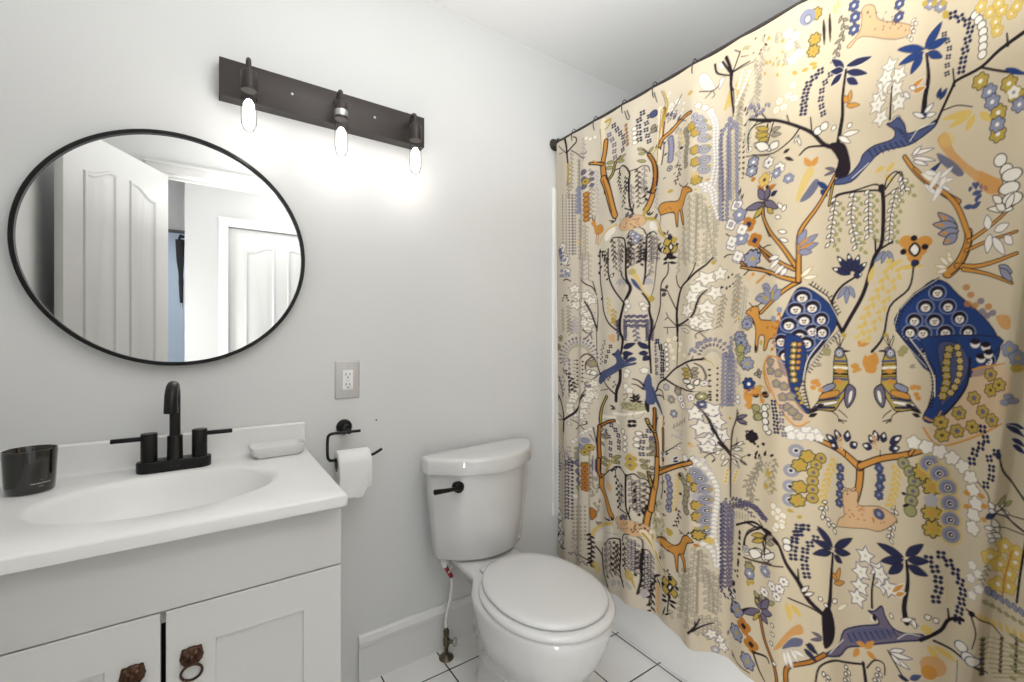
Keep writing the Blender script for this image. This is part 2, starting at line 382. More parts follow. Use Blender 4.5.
# ------------------------------------------------------------------ faucet
FX, FY, FZ = -.0765, -.0915, TZ+.0004
fc = thing('faucet', (FX, FY, FZ), 'matte black two-handle centerset faucet standing on the sink top', 'faucet')
b = B(); b.loft([[Vector((FX+u*s, FY+v*s, FZ+z)) for u, v in rrect(.0785, .0255, .0252, 10)] for z, s in ((0, .985), (.002, 1), (.024, 1), (.0265, .985), (.027, .96))])
b.build('base_plate', M['black'], fc, ang=50)
def text_mesh(txt, size, f, name, m, parent, depth=.0002, space=1.0):
    cu = bpy.data.curves.new('txt', 'FONT'); cu.body = txt; cu.size = size; cu.align_x = 'CENTER'; cu.extrude = depth; cu.space_character = space; cu.resolution_u = 2
    o = bpy.data.objects.new('txt', cu); COL.objects.link(o); bpy.context.view_layer.update()
    me = bpy.data.meshes.new_from_object(o.evaluated_get(bpy.context.evaluated_depsgraph_get())); bpy.data.objects.remove(o); bpy.data.curves.remove(cu)
    for v in me.vertices: v.co = f(v.co)
    me.name = name; me.materials.clear(); me.materials.append(m)
    r = bpy.data.objects.new(name, me); COL.objects.link(r)
    if parent is not None: r.parent = parent; r.matrix_parent_inverse = Matrix.Translation(parent.location).inverted()
    return r
B().box((FX-.011, FY-.0259, FZ+.0115), (FX+.011, FY-.0252, FZ+.0135)).build('maker_mark', M['bronze'], fc)
b = B().lathe([(0, .024), (.0185, .024), (.0185, .028), (.0172, .030), (.0165, .086), (.0158, .087), (0, .087)], Matrix.Translation((FX, FY, FZ)), 36)
b.build('spout_collar', M['black'], fc)
sp = [(FX, FY, FZ+.08), (FX, FY, FZ+.14), (FX, FY, FZ+.176)]
sdir = Vector((-.04, -.999, 0)).normalized()
for k in range(1, 13):
    t = PI*k/12; R_ = .043
    p = Vector((FX, FY, FZ+.176)) + sdir*(R_*(1-math.cos(t))) + Vector((0, 0, R_*math.sin(t))); sp.append(tuple(p))
e = Vector(sp[-1]); sp.append(tuple(e+Vector((0, 0, -.010)))); sp.append(tuple(e+Vector((0, 0, -.020))))
b = B().tube(sp, [.0118]*3+[.0120+.0022*k/12 for k in range(12)]+[.0145, .0145], 24)
b.build('spout', M['black'], fc, ang=50)
for s in (-1, 1):
    hx_ = FX+s*.0525
    hb = B().lathe([(0, .024), (.0172, .024), (.0172, .058), (.0166, .0587), (.0172, .0594), (.0172, .0965), (.0163, .0978), (0, .0978)], Matrix.Translation((hx_, FY, FZ)), 36).build('handle', M['black'], fc)
    lv = B().box((min(hx_+s*.012, hx_+s*.074), FY-.0055, FZ+.0800), (max(hx_+s*.012, hx_+s*.074), FY+.0055, FZ+.0905), .0015).build('lever', M['black'], fc)
    lv.parent = hb; lv.matrix_parent_inverse = Matrix()

# ------------------------------------------------------------------ tumbler and soap dish
cx_, cy_ = -.330, -.129
tm = thing('tumbler', (cx_, cy_, TZ), 'glossy black tumbler with small white lettering on the sink top left of the faucet', 'tumbler')
b = B().lathe([(0, .0005), (.0365, .0005), (.039, .003), (.0403, .02), (.0437, .091), (.0434, .0935), (.042, .094), (.041, .092), (.0378, .02), (.035, .007), (0, .006)], Matrix.Translation((cx_, cy_, TZ)), 48)
b.build('cup_body', M['gloss'], tm, ang=50)
vdir = math.atan2(CAM.y-cy_, CAM.x-cx_)+.42
def wrap(zc):
    def f(co):
        r = .0403 + (zc+co.y-.02)*.048 + .0003 + co.z; a = vdir + co.x/.0405
        return Vector((cx_+r*math.cos(a), cy_+r*math.sin(a), TZ+zc+co.y))
    return f
text_mesh('THE MALMAISON', .0043, wrap(.0215), 'lettering', M['ink'], tm, .0001, 1.05)
text_mesh('SOAPS', .0024, wrap(.0155), 'small_lettering', M['ink'], tm, .0001, 1.2)
text_mesh('I', .003, wrap(.029), 'emblem', M['ink'], tm, .0001, 1.2)
sdm = Matrix.Translation((.163, -.080, TZ)) @ Matrix.Rotation(math.radians(.5), 4, 'Z')
b = B()
def sdr(w, h, r, z): return [sdm @ Vector((u, v, z)) for u, v in rrect(w, h, r, 8)]
b.loft([sdr(.054, .028, .014, .0008), sdr(.061, .034, .015, .0022), sdr(.067, .038, .016, .012), sdr(.0725, .0415, .016, .030), sdr(.072, .041, .016, .0315), sdr(.0705, .0395, .015, .0315), sdr(.0695, .0385, .0145, .0295), sdr(.064, .035, .014, .013), sdr(.058, .030, .014, .008)])
o = b.build('soap_dish', M['dish'], ang=50)
tag(o, 'empty white soap dish on the right corner of the sink top', 'soap dish')

# ------------------------------------------------------------------ mirror
MX, MZ, MR = -.073, 1.416, .3185
mr = thing('wall_mirror', (MX, 0, MZ), 'large round black-framed wall mirror hanging above the sink', 'mirror')
prof = [(MR, 0), (MR, -.026), (MR-.0015, -.028), (MR-.0085, -.028), (MR-.010, -.0265), (MR-.010, -.006), (MR-.010, 0)]
n = 128; b = B()
b.loft([[Vector((MX+r*math.cos(2*PI*k/n), y-.0005, MZ+r*math.sin(2*PI*k/n))) for r, y in prof] for k in list(range(n))+[0]], False, False)
b.build('frame', M['black'], mr, ang=30)
b = B(); ring = [Vector((MX+(MR-.0095)*math.cos(2*PI*k/n), -.020, MZ+(MR-.0095)*math.sin(2*PI*k/n))) for k in range(n)]
b.loft([[Vector((p.x, -.016, p.z)) for p in ring], ring]); b.build('glass', M['mirror'], mr, ang=20)

# ------------------------------------------------------------------ vanity light
LX0, LX1, LZ0, LZ1, LD = .020, .637, 1.863, 1.969, -.045
vl = thing('vanity_light', ((LX0+LX1)/2, 0, LZ0), 'dark bronze three-bulb wall light bar above and right of the round mirror', 'light')
b = B().box((LX0, LD, LZ0), (LX1, LD+.0025, LZ1), .0006)
for lo, hi in (((LX0, LD+.001, LZ0), (LX0+.002, 0, LZ1)), ((LX1-.002, LD+.001, LZ0), (LX1, 0, LZ1)), ((LX0, LD+.001, LZ0), (LX1, -.0002, LZ0+.002)), ((LX0, LD+.001, LZ1-.002), (LX1, 0, LZ1))): b.box(lo, hi)
b.build('back_plate', M['bronze'], vl)
for sx in (.206, .458):
    B().lathe([(0, 0), (.0045, 0), (.0045, .002), (.003, .0045), (0, .005)], Matrix.Translation((sx, LD, 1.919)) @ ROT_FRONT, 16).build('screw', M['chrome'], vl)
for i, bx in enumerate((.0885, .335, .577)):
    by = -.110; dz = (0, -.011, -.014)[i]
    arc = [(bx, LD, 1.941+dz), (bx, LD-.012, 1.9415+dz), (bx, LD-.022, 1.945+dz), (bx, LD-.030, 1.951+dz), (bx, LD-.042, 1.9565+dz), (bx, LD-.054, 1.9545+dz), (bx, LD-.0625, 1.947+dz), (bx, by, 1.936+dz), (bx, by, 1.915+dz)]
    a = B().tube(smooth(arc, 5), .0062, 14); a.lathe([(0, 0), (.011, 0), (.011, .003), (.007, .006), (0, .006)], Matrix.Translation((bx, LD, 1.941+dz)) @ ROT_FRONT, 20)
    a.build('arm', M['bronze'], vl, ang=60)
    so = B().lathe([(0, 1.918), (.0075, 1.918), (.0185, 1.9155), (.0205, 1.912), (.0205, 1.864), (.019, 1.862), (.0, 1.862)], Matrix.Translation((bx, by, dz)), 32).build('socket', M['bronze'], vl)
    if i == 1:
        g = B().lathe([(0, 1.888), (.0209, 1.888), (.0212, 1.886), (.0212, 1.871), (.0209, 1.869), (0, 1.869)], Matrix.Translation((bx, by, dz)), 32).build('ring', M['chrome'], vl)
        g.parent = so; g.matrix_parent_inverse = Matrix()
    bl = B().lathe([(.0145, 1.865), (.0155, 1.852), (.0195, 1.838), (.0198, 1.79), (.0185, 1.768), (.0125, 1.753), (.005, 1.748), (0, 1.7475)], Matrix.Translation((bx, by, dz)), 32).build('bulb', M['glass'], vl, ang=60)
    bl['label'] = 'clear glass tubular bulb, lit'
    f = B()
    f.lathe([(.0, 1.838), (.007, 1.836), (.0135, 1.824), (.015, 1.79), (.0135, 1.768), (.008, 1.757), (0, 1.754)], Matrix.Translation((bx, by, dz)), 20)
    fo = f.build('filament', M['glow'], vl, ang=60)
    fo.parent = bl; fo.matrix_parent_inverse = Matrix()
    lm = lamp('bulb_light', 'POINT', (bx, by, 1.735+dz), .17, (1, .975, .93), radius=.012)
    lm.parent = vl; lm.matrix_parent_inverse = Matrix.Translation(vl.location).inverted()

# ------------------------------------------------------------------ outlet
OX, OZ = .380, 1.035
ot = thing('wall_outlet', (OX, 0, OZ), 'grey cover plate with a white duplex power outlet on the wall above the paper holder', 'outlet')
b = B(); b.loft([[Vector((OX+u*s, -y, OZ+v*s2)) for u, v in rrect(.040, .0635, .004, 5)] for y, s, s2 in ((0, 1, 1), (.002, 1, 1), (.0055, .93, .955), (.006, .90, .93))])
b.build('cover_plate', M['steel'], ot, ang=30)
rc = B(); rc.loft([[Vector((OX+u*s, -y, OZ+v*s)) for u, v in rrect(.0168, .0335, .002, 4)] for y, s in ((.0055, 1), (.0078, 1), (.0084, .97))])
rec = rc.build('receptacle', M['plastic'], ot, ang=30)
sl = B()
for dz in (.017, -.017):
    for dx, hh in ((-.0062, .0042), (.0062, .0034)): sl.box((OX+dx-.0011, -.0088, OZ+dz+.002-hh), (OX+dx+.0011, -.0083, OZ+dz+.002+hh))
    sl.lathe([(0, 0), (.0024, 0), (.0024, .0005), (0, .0005)], Matrix.Translation((OX, -.0083, OZ+dz-.0085)) @ ROT_FRONT, 14)
sl.box((OX-.008, -.0088, OZ-.0009), (OX+.008, -.0083, OZ-.0003))
s_ = sl.build('slots', M['dark'], ot); s_.parent = rec; s_.matrix_parent_inverse = Matrix()
for dz in (.0485, -.0485): B().lathe([(0, 0), (.0028, 0), (.0022, .0012), (0, .0014)], Matrix.Translation((OX, -.006, OZ+dz)) @ ROT_FRONT, 14).build('screw', M['steel'], ot)

# ------------------------------------------------------------------ toilet paper holder and roll
HX, HZ = .369, .878
hp = thing('toilet_paper_holder', (HX, 0, HZ), 'matte black wire toilet paper holder fixed to the wall beside the sink', 'holder')
B().lathe([(0, 0), (.0245, 0), (.0255, .002), (.0255, .006), (.022, .011), (.014, .013), (.0135, .016), (.011, .045), (0, .047)], Matrix.Translation((HX, 0, HZ)) @ ROT_FRONT, 32).build('rosette', M['black'], hp)
ay = -.066; zt, zb, xl, xr = .872, .787, .304, .470
arm = [(.405, ay, zt), (.36, ay, zt), (xl+.018, ay, zt), (xl+.005, ay, zt-.004), (xl, ay, zt-.018), (xl, ay, zb+.018), (xl+.005, ay, zb+.004), (xl+.018, ay, zb), (.40, ay, zb), (xr-.03, ay, zb+.001), (xr-.014, ay, zb+.006), (xr+.006, ay, zb+.016)]
B().tube(smooth(arm, 5), .0046, 12).build('arm', M['black'], hp, ang=60)
B().tube([(HX, -.04, .876), (HX, -.058, .873), (HX, ay-.002, zt)], .0075, 14).build('post', M['black'], hp, ang=60)
rz = zb-.0148; ry = ay; RR = .0435; CR = .0215
rl = thing('toilet_paper_roll', (.376, ry, rz), 'white toilet paper roll with a torn hanging end on the black holder', 'toilet paper')
b = B(); n = 72; x0, x1 = .330, .4305
def rringe(x, r): return [Vector((x, ry+r*math.cos(2*PI*k/n), rz+r*math.sin(2*PI*k/n))) for k in range(n)]
b.loft([rringe(x0, CR), rringe(x0, RR-.002), rringe(x0+.002, RR), rringe(x1-.002, RR), rringe(x1, RR-.002), rringe(x1, CR), rringe(x0, CR)], False, False)
rng = random.Random(3); cols = 24; rows = 12; fy = ry-RR-.0012; sh = []
grid = []
for i in range(rows+1):
    r_ = []
    for j in range(cols+1):
        u_ = j/cols; zend = .672 + .003*math.sin(7*u_) + .0012*math.sin(31*u_+1) + .026*min(1, max(0, (u_-.70)/.16))
        z = rz+.012+(zend-rz-.012)*i/rows
        dz = rz-z; yy = ry - (math.sqrt(max(0, (RR+.0012)**2-dz*dz)) if dz < 0 else RR+.0012) + .003*math.sin(u_*5+i*.3)*i/rows
        r_.append(Vector((x0+.0005+(x1-x0-.001)*u_, yy, z)))
    grid.append(r_)
b.loft(grid + [[p+Vector((0, .0007, 0)) for p in r_] for r_ in grid[::-1]], False, False, closed=False)
b.build('roll', M['paper'], rl, ang=50)
b = B(); b.loft([rringe(x0-.0004, CR-.001), rringe(x0-.0004, CR+.0012), rringe(x1+.0004, CR+.0012), rringe(x1+.0004, CR-.001), rringe(x0-.0004, CR-.001)], False, False); b.build('core', M['core'], rl)

# ------------------------------------------------------------------ toilet
TXC = .834
to = thing('toilet', (TXC, -.35, 0), 'white two-piece toilet with closed lid between the vanity and the shower curtain', 'toilet')
NY = 30
def outline(z, yb, yf, yc, hw, dk, back=.0, pw=2.1):
    """bowl plan at height z: an ellipse whose rear runs on into the tank deck of half width dk"""
    R_ = []
    for i in range(NY+1):
        y = yf+(yb-yf)*(.5-.5*math.cos(PI*i/NY)); a_ = (yc-yf) if y < yc else max(.02, (yb if not dk else yc+.20)-yc)
        e = hw*max(0, 1-abs((y-yc)/a_)**pw)**(1/pw)
        d_ = 0
        if dk:
            t = min(1, max(0, (y-(yc-.02))/.12)); d_ = dk*t*t*(3-2*t)
        R_.append(((e**5+d_**5)**.2, y))
    return [Vector((TXC+r, y, z)) for r, y in R_] + [Vector((TXC-r, y, z)) for r, y in R_[::-1]]
b = B()
b.loft([outline(0, -.20, -.555, -.38, .118, 0, pw=2.6), outline(.014, -.20, -.555, -.38, .118, 0, pw=2.6), outline(.026, -.175, -.548, -.36, .110, 0, pw=2.5), outline(.05, -.18, -.535, -.36, .100, 0, pw=2.4), outline(.10, -.17, -.535, -.36, .094, 0, pw=2.3),
        outline(.15, -.155, -.565, -.37, .104, 0, pw=2.2), outline(.19, -.14, -.615, -.39, .126, 0), outline(.235, -.12, -.655, -.41, .150, .02), outline(.285, -.08, -.685, -.43, .170, .05), outline(.325, -.055, -.700, -.44, .181, .080),
        outline(.352, -.04, -.708, -.445, .1865, .106), outline(.372, -.036, -.711, -.447, .189, .116), outline(.382, -.036, -.708, -.447, .187, .116), outline(.388, -.04, -.697, -.447, .177, .110)])
for s in (-1, 1):
    b.tube(smooth([(TXC+s*.062, -.46, .05), (TXC+s*.066, -.42, .14), (TXC+s*.057, -.355, .195), (TXC+s*.043, -.300, .19), (TXC+s*.034, -.272, .13), (TXC+s*.034, -.272, .03)], 5), [.035]*26, 16)
b.build('bowl', M['china'], to, ang=60)
TTH = .12
def TW(u, v, z):                       # the tank sits a little askew
    c, s = math.cos(TTH), math.sin(TTH); return Vector((TXC+.014+u*c-v*s, -.043+u*s+v*c, z))
def dshape(hw, yb, ys, yf, z, N=32, e=2.2):
    """tank section: straight back, short sides, bowed front"""
    pts = []
    for k in range(N+1):
        u_ = -math.cos(PI*k/N); pts.append(TW(u_*hw, ys-(ys-yf)*(1-abs(u_)**e), z))
    return pts + [TW(hw, yb-.012, z), TW(hw-.012, yb, z), TW(-hw+.012, yb, z), TW(-hw, yb-.012, z)]
b = B(); b.loft([dshape(.165, -.02, -.04, -.130, .3895), dshape(.188, -.008, -.045, -.155, .394), dshape(.198, -.004, -.048, -.166, .405), dshape(.210, -.002, -.05, -.175, .52), dshape(.229, 0, -.055, -.188, .704)])
b.build('tank', M['china'], to, ang=60)
b = B(); b.loft([dshape(.234, .004, -.056, -.193, .7055), dshape(.242, .006, -.057, -.2, .7075), dshape(.2435, .007, -.057, -.202, .714), dshape(.2420, .006, -.057, -.2005, .749), dshape(.2395, .004, -.056, -.198, .7555), dshape(.234, 0, -.054, -.1925, .7595), dshape(.22, -.008, -.051, -.18, .7615), dshape(.15, -.026, -.046, -.125, .7625)])
b.build('tank_lid', M['china'], to, ang=50)
lz = .665
def tf(u, off=0): return -.0545-.132*(1-abs(u/.2255)**2.2)-off
lmx = Matrix.Translation(TW(-.163, tf(-.163), lz)) @ Matrix.Rotation(TTH, 4, 'Z') @ ROT_FRONT
lv = B().lathe([(0, -.012), (.0185, -.010), (.0205, .004), (.0185, .012), (.010, .017), (0, .018)], lmx, 28).build('flush_lever', M['black'], to)
l2 = B().tube([TW(-.160, tf(-.163, .015), lz-.002), TW(-.190, tf(-.163, .015), lz+.001), TW(-.232, tf(-.163, .014), lz+.004), TW(-.262, tf(-.163, .012), lz+.006), TW(-.264, tf(-.163, .012), lz+.006)], [.006, .0062, .0078, .0092, .006], 14).build('lever_arm', M['black'], to)
l2.parent = lv; l2.matrix_parent_inverse = Matrix()
def seatring(a, bf, bb, z): return sellipse(TXC+.004, -.483, a, bf, bb, z, 64, 2.12)
b = B(); b.loft([seatring(.180, .216, .205, .387), seatring(.186, .224, .21, .389), seatring(.188, .2265, .212, .396), seatring(.186, .224, .21, .403), seatring(.178, .215, .20, .4065)])
b.build('seat', M['seat'], to, ang=60)
b = B(); b.loft([seatring(.160, .192, .21, .408), seatring(.168, .202, .219, .4095), seatring(.1705, .206, .222, .414), seatring(.1690, .204, .220, .420), seatring(.162, .196, .212, .4245), seatring(.14, .17, .182, .4265), seatring(.08, .10, .10, .4285), seatring(.02, .02, .02, .429)])
b.build('seat_lid', M['seat'], to, ang=60)
for s in (-1, 1):
    B().box((TXC+s*.072-.014, -.272, .3885), (TXC+s*.072+.014, -.248, .402), .004, 3).build('hinge', M['seat'], to)
    B().lathe([(.0, 0), (.017, 0), (.017, .006), (.013, .018), (.006, .024), (0, .025)], Matrix.Translation((TXC+s*.088, -.300, .026)), 24).build('bolt_cap', M['seat'], to)

# ------------------------------------------------------------------ water supply
vx, vy = .717, -.060
wv = thing('water_supply_valve', (vx, vy, 0), 'tarnished shut-off valve with a white hose rising from the floor to the toilet tank', 'valve')
B().lathe([(0, .0), (.027, 0), (.027, .003), (.022, .008), (.011, .012), (.0085, .014), (0, .014)], Matrix.Translation((vx, vy, 0)), 32).build('floor_flange', M['valve'], wv)
b = B().lathe([(0, .012), (.0075, .012), (.0075, .045), (.0115, .047), (.0115, .072), (.0085, .074), (.0085, .082), (.0105, .083), (.0105, .100), (.007, .102), (.0065, .112), (0, .112)], Matrix.Translation((vx, vy, 0)), 20)
b.tube([(vx, vy, .06), (vx+.014, vy-.012, .06), (vx+.020, vy-.017, .06)], [.007, .007, .006], 12)
b.build('valve_body', M['valve'], wv)
ax = Vector((.76, -.65, 0)).normalized(); mtx = Matrix.Translation((vx+.021, vy-.018, .06)) @ Vector((0, 0, 1)).rotation_difference(ax).to_matrix().to_4x4()
B().lathe([(0, 0), (.008, 0), (.016, .002), (.0172, .005), (.016, .009), (.007, .0095), (0, .008)], mtx, 28, 1.28, .9).build('valve_handle', M['chrome'], wv)
hs = [(vx, vy, .108), (vx-.001, vy, .14), (vx+.006, vy-.008, .19), (vx+.012, vy-.018, .25), (vx+.010, vy-.023, .30), (vx-.013, vy-.026, .345), (vx-.020, vy-.027, .360)]
B().tube(smooth(hs, 6), .0058, 14).build('hose', M['hose'], wv, ang=60)
B().tube([(vx+.0085, vy-.0240, .306), (vx-.0115, vy-.026, .342), (vx-.0175, vy-.0268, .355)], .0075, 14).build('hose_sleeve', M['red'], wv)
B().lathe([(0, .350), (.008, .350), (.0095, .354), (.0095, .360), (.013, .362), (.013, .376), (.009, .377), (.009, .3865), (0, .3865)], Matrix.Translation((vx-.020, vy-.027, 0)), 14).build('coupling_nut', M['plastic'], wv)
g = B().box((-.008, -.0004, -.014), (.008, .0004, .014), rot=Matrix.Translation((vx-.006, vy-.048, .347)) @ Matrix.Rotation(.6, 4, 'Y') @ Matrix.Rotation(.6, 4, 'Z')).build('paper_tag', M['paper'], wv)
gm = B()
for k in range(5): gm.box((-.006, -.0008, -.011+.005*k), (.006-.003*(k % 2), -.0004, -.0099+.005*k), rot=Matrix.Translation((vx-.006, vy-.048, .347)) @ Matrix.Rotation(.6, 4, 'Y') @ Matrix.Rotation(.6, 4, 'Z'))
gm = gm.build('tag_print', M['dark'], wv); gm.parent = g; gm.matrix_parent_inverse = Matrix()
# ------------------------------------------------------------------ curtain rod and hooks
RZ, RR_ = 2.048, .0095
rod = thing('curtain_rod', (XC, -.73, RZ), 'slim dark curtain rod running from the back wall above the bathtub', 'rod')
B().tube([(XC, -.004, RZ), (XC, -.40, RZ), (XC, -.80, RZ), (XC, YF+.004, RZ)], RR_, 20).build('tube', M['bronze'], rod, ang=60)
for y0, s in ((0, 1), (YF, -1)):
    B().lathe([(0, 0), (.026, 0), (.027, .003), (.025, .008), (.017, .016), (.0155, .030), (0, .030)], Matrix.Translation((XC, y0, RZ)) @ Matrix.Rotation(s*PI/2, 4, 'X'), 32).build('wall_flange', M['bronze'], rod)

def ss(a, b, x):
    t = np.clip((x-a)/(b-a), 0, 1); return t*t*(3-2*t)
def fold(a, b):
    """cloth displacement (m, + towards the tub) at a, b in mm: a = distance from the back wall, b = height"""
    low = 1 - ss(500, 1950, b)
    d = (.0085+.0085*low)*np.sin(2*PI*a/262+.9+.25*np.sin(b/420)) + (.0045+.0025*low)*np.sin(2*PI*a/131+2.1-.3*np.sin(b/380+1))
    d += .022*np.exp(-((a-150-.012*(b-1000))/26)**2)*(.35+.65*ss(2050, 1500, b))       # deep pleat near the wall
    d -= .012*np.exp(-((a-95)/40)**2)
    d += .010*np.exp(-((a-745)/22)**2)*ss(2050, 1700, b) - .006*np.exp(-((a-700)/30)**2)*ss(2050, 1700, b)
    e = 1366 - (1000-b)*.09
    d += .030*ss(e-3, e+16, a)*ss(2040, 1500, b) - .010*np.exp(-((a-e+14)/16)**2)*ss(2040, 1500, b)
    d -= .006*low*(1-ss(180, 420, b))
    return d
hooks_a = [30, 134, 262, 410, 548, 700, 852, 1004, 1156, 1308, 1440]
TOP, BOT = 2041.0, 200.0
CELL = 1.9
px_ = np.linspace(0, 1, 640)
# columns are laid finer where the cloth is nearer the doorway
A_ = 1462*(1-(1-px_)**1.0); A_ = 1462*(px_*1.62-px_**2*.62)
NA = len(A_); NB = int((TOP-BOT)/CELL)+1
B_ = np.linspace(BOT, TOP, NB)
ACELL = np.gradient(A_)

def lin(c):
    c = np.asarray(c, float)/255
    return np.where(c <= .04045, c/12.92, ((c+.055)/1.055)**2.4)
INK = {k: lin(v) for k, v in dict(
    w=(226, 219, 206), k=(38, 30, 36), b=(74, 82, 116), n=(44, 46, 74), B=(40, 62, 112), l=(136, 138, 156), o=(196, 138, 66), O=(172, 112, 48), y=(206, 176, 98), Y=(178, 152, 72),
    t=(205, 168, 128), g=(146, 136, 118), G=(112, 104, 96), e=(150, 146, 98), p=(106, 98, 116), r=(132, 60, 50), s=(186, 178, 160), c=(226, 211, 184), d=(82, 70, 60), u=(172, 166, 168)).items()}
CAN = np.empty((NB, NA, 3)); gr_ = np.clip((A_-350)/600, 0, 1)[:, None]                 # mixed-light cast painted into the ground: greyer by the wall, warmer by the doorway
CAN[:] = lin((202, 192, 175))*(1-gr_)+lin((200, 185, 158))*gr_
# ---- the printed pattern: drawn in millimetres of flat fabric (u from the back wall, b up from the floor);
# the fabric is gathered unevenly on its hooks, so u runs ahead of the hung distance a towards the doorway
U_ = np.polyval([5.62e-11, -4.142e-8, 1.8282e-4, .63079, .52], A_); UCELL = np.gradient(U_)
def cover(sd, a0, a1, b0, b1): return np.clip(.5-sd/(.9*max(CELL, float(UCELL[a0:a1].mean()))), 0, 1)
def win(x0, x1, y0, y1):
    i0, i1 = np.searchsorted(U_, [x0-4, x1+4]); j0, j1 = np.searchsorted(B_, [y0-4, y1+4])
    return (i0, i1, j0, j1) if i1 > i0 and j1 > j0 else None
def put(c, w_, al):
    i0, i1, j0, j1 = w_; v = CAN[j0:j1, i0:i1]; v += (INK[c]-v)*al[..., None]
def cat(pts, k=4, closed=False):
    p = np.asarray(pts, float); n = len(p)
    if n < 3: return p
    out = []
    for i in range(n if closed else n-1):
        a, b, c_, d = (p[i-1], p[i], p[(i+1) % n], p[(i+2) % n]) if closed else (p[max(i-1, 0)], p[i], p[i+1], p[min(i+2, n-1)])
        for t in np.arange(k)/k: out.append(.5*(2*b+(c_-a)*t+(2*a-5*b+4*c_-d)*t*t+(3*b-a-3*c_+d)*t**3))
    if not closed: out.append(p[-1])
    return np.array(out)
def S(c, w0, w1, pts, k=4):                       # brush stroke, tapering from w0 to w1
    p = cat(pts, k); n = len(p); m = max(w0, w1)/2
    w_ = win(p[:, 0].min()-m, p[:, 0].max()+m, p[:, 1].min()-m, p[:, 1].max()+m)
    if not w_: return
    al = np.zeros((w_[3]-w_[2], w_[1]-w_[0]))
    for i in range(n-1):
        (x0, y0), (x1, y1) = p[i], p[i+1]; r0 = (w0+(w1-w0)*i/(n-1))/2; r1 = (w0+(w1-w0)*(i+1)/(n-1))/2; r = max(r0, r1)
        v = win(min(x0, x1)-r, max(x0, x1)+r, min(y0, y1)-r, max(y0, y1)+r)
        if not v: continue
        X = U_[v[0]:v[1]][None]-x0; Y = B_[v[2]:v[3]][:, None]-y0; dx, dy = x1-x0, y1-y0
        t = np.clip((X*dx+Y*dy)/(dx*dx+dy*dy+1e-9), 0, 1)
        cv_ = cover(np.hypot(X-t*dx, Y-t*dy)-(r0+(r1-r0)*t), *v)
        if r < .9: cv_ = cv_*r/.9
        s_ = al[v[2]-w_[2]:v[3]-w_[2], v[0]-w_[0]:v[1]-w_[0]]; np.maximum(s_, cv_, out=s_)
    put(c, w_, al)
def poly_sd(p, w_):
    X = U_[w_[0]:w_[1]][None]; Y = B_[w_[2]:w_[3]][:, None]; d = np.full((w_[3]-w_[2], w_[1]-w_[0]), 1e9); ins = np.zeros(d.shape, bool)
    for i in range(len(p)):
        (x0, y0), (x1, y1) = p[i-1], p[i]; dx, dy = x1-x0, y1-y0
        t = np.clip(((X-x0)*dx+(Y-y0)*dy)/(dx*dx+dy*dy+1e-9), 0, 1); d = np.minimum(d, np.hypot(X-x0-t*dx, Y-y0-t*dy))
        if dy: ins ^= ((Y > y0) != (Y > y1)) & (X < x0+(Y-y0)*dx/dy)
    return np.where(ins, -d, d)
def P(c, pts, oc=None, ow=0, k=3, al=1):               # filled shape with an outline
    p = cat(pts, k, True) if k > 1 else np.asarray(pts, float)
    w_ = win(p[:, 0].min()-ow, p[:, 0].max()+ow, p[:, 1].min()-ow, p[:, 1].max()+ow)
    if not w_: return
    sd = poly_sd(p, w_)
    if c: put(c, w_, cover(sd, *w_)*al)
    if oc: put(oc, w_, cover(abs(sd)-ow/2, *w_)*min(1, ow/1.6))
def L(c, x0, y0, x1, y1, w0, oc=None, ow=0):            # leaf from base to tip
    dx, dy = x1-x0, y1-y0; h = np.array([(0, 0), (.2, .36), (.45, .5), (.75, .33), (1, 0), (.75, -.33), (.45, -.5), (.2, -.36)])
    l = math.hypot(dx, dy) or 1
    P(c, [(x0+t*dx-s_*w0*dy/l, y0+t*dy+s_*w0*dx/l) for t, s_ in h], oc, ow, 2)
def E(c, x, y, rx, ry=None, oc=None, ow=0, al=1):
    ry = ry or rx; w_ = win(x-rx-ow, x+rx+ow, y-ry-ow, y+ry+ow)
    if not w_: return
    X = (U_[w_[0]:w_[1]][None]-x)/rx; Y = (B_[w_[2]:w_[3]][:, None]-y)/ry; sd = (np.hypot(X, Y)-1)*min(rx, ry)
    if c: put(c, w_, cover(sd, *w_)*al)
    if oc: put(oc, w_, cover(abs(sd)-ow/2, *w_)*min(1, ow/1.6))
def F(c, x, y, r, n, cc=None, oc=None, ow=0, dep=.3, ph=.3):   # petalled flower
    t = np.linspace(0, 2*PI, n*6, False); q_ = r*(1-dep+dep*np.abs(np.cos(n*(t-ph)/2))**.8)
    P(c, np.stack([x+q_*np.cos(t), y+q_*np.sin(t)], 1), oc, ow, 1)
    if cc: E(cc, x, y, r*.25)
def Q(c, x, y, r, n, oc, ow, ph=.3):                    # pointed star blossom
    t = np.linspace(0, 2*PI, n*2, False)+ph; q_ = np.where(np.arange(n*2) % 2, r*.52, r)
    P(c, np.stack([x+q_*np.cos(t), y+q_*np.sin(t)], 1), oc, ow, 1); E('s', x, y, r*.13)
def along(pts, sp):
    p = cat(pts, 5); d = np.hypot(*np.diff(p, axis=0).T); s_ = np.r_[0, np.cumsum(d)]; n = max(1, int(s_[-1]/sp))
    for i in range(n+1):
        v = min(s_[-1], i*sp); j = min(len(d)-1, np.searchsorted(s_, v, 'right')-1); f = (v-s_[j])/(d[j]+1e-9)
        yield i, *(p[j]+(p[j+1]-p[j])*f), math.atan2(p[j+1][1]-p[j][1], p[j+1][0]-p[j][0])
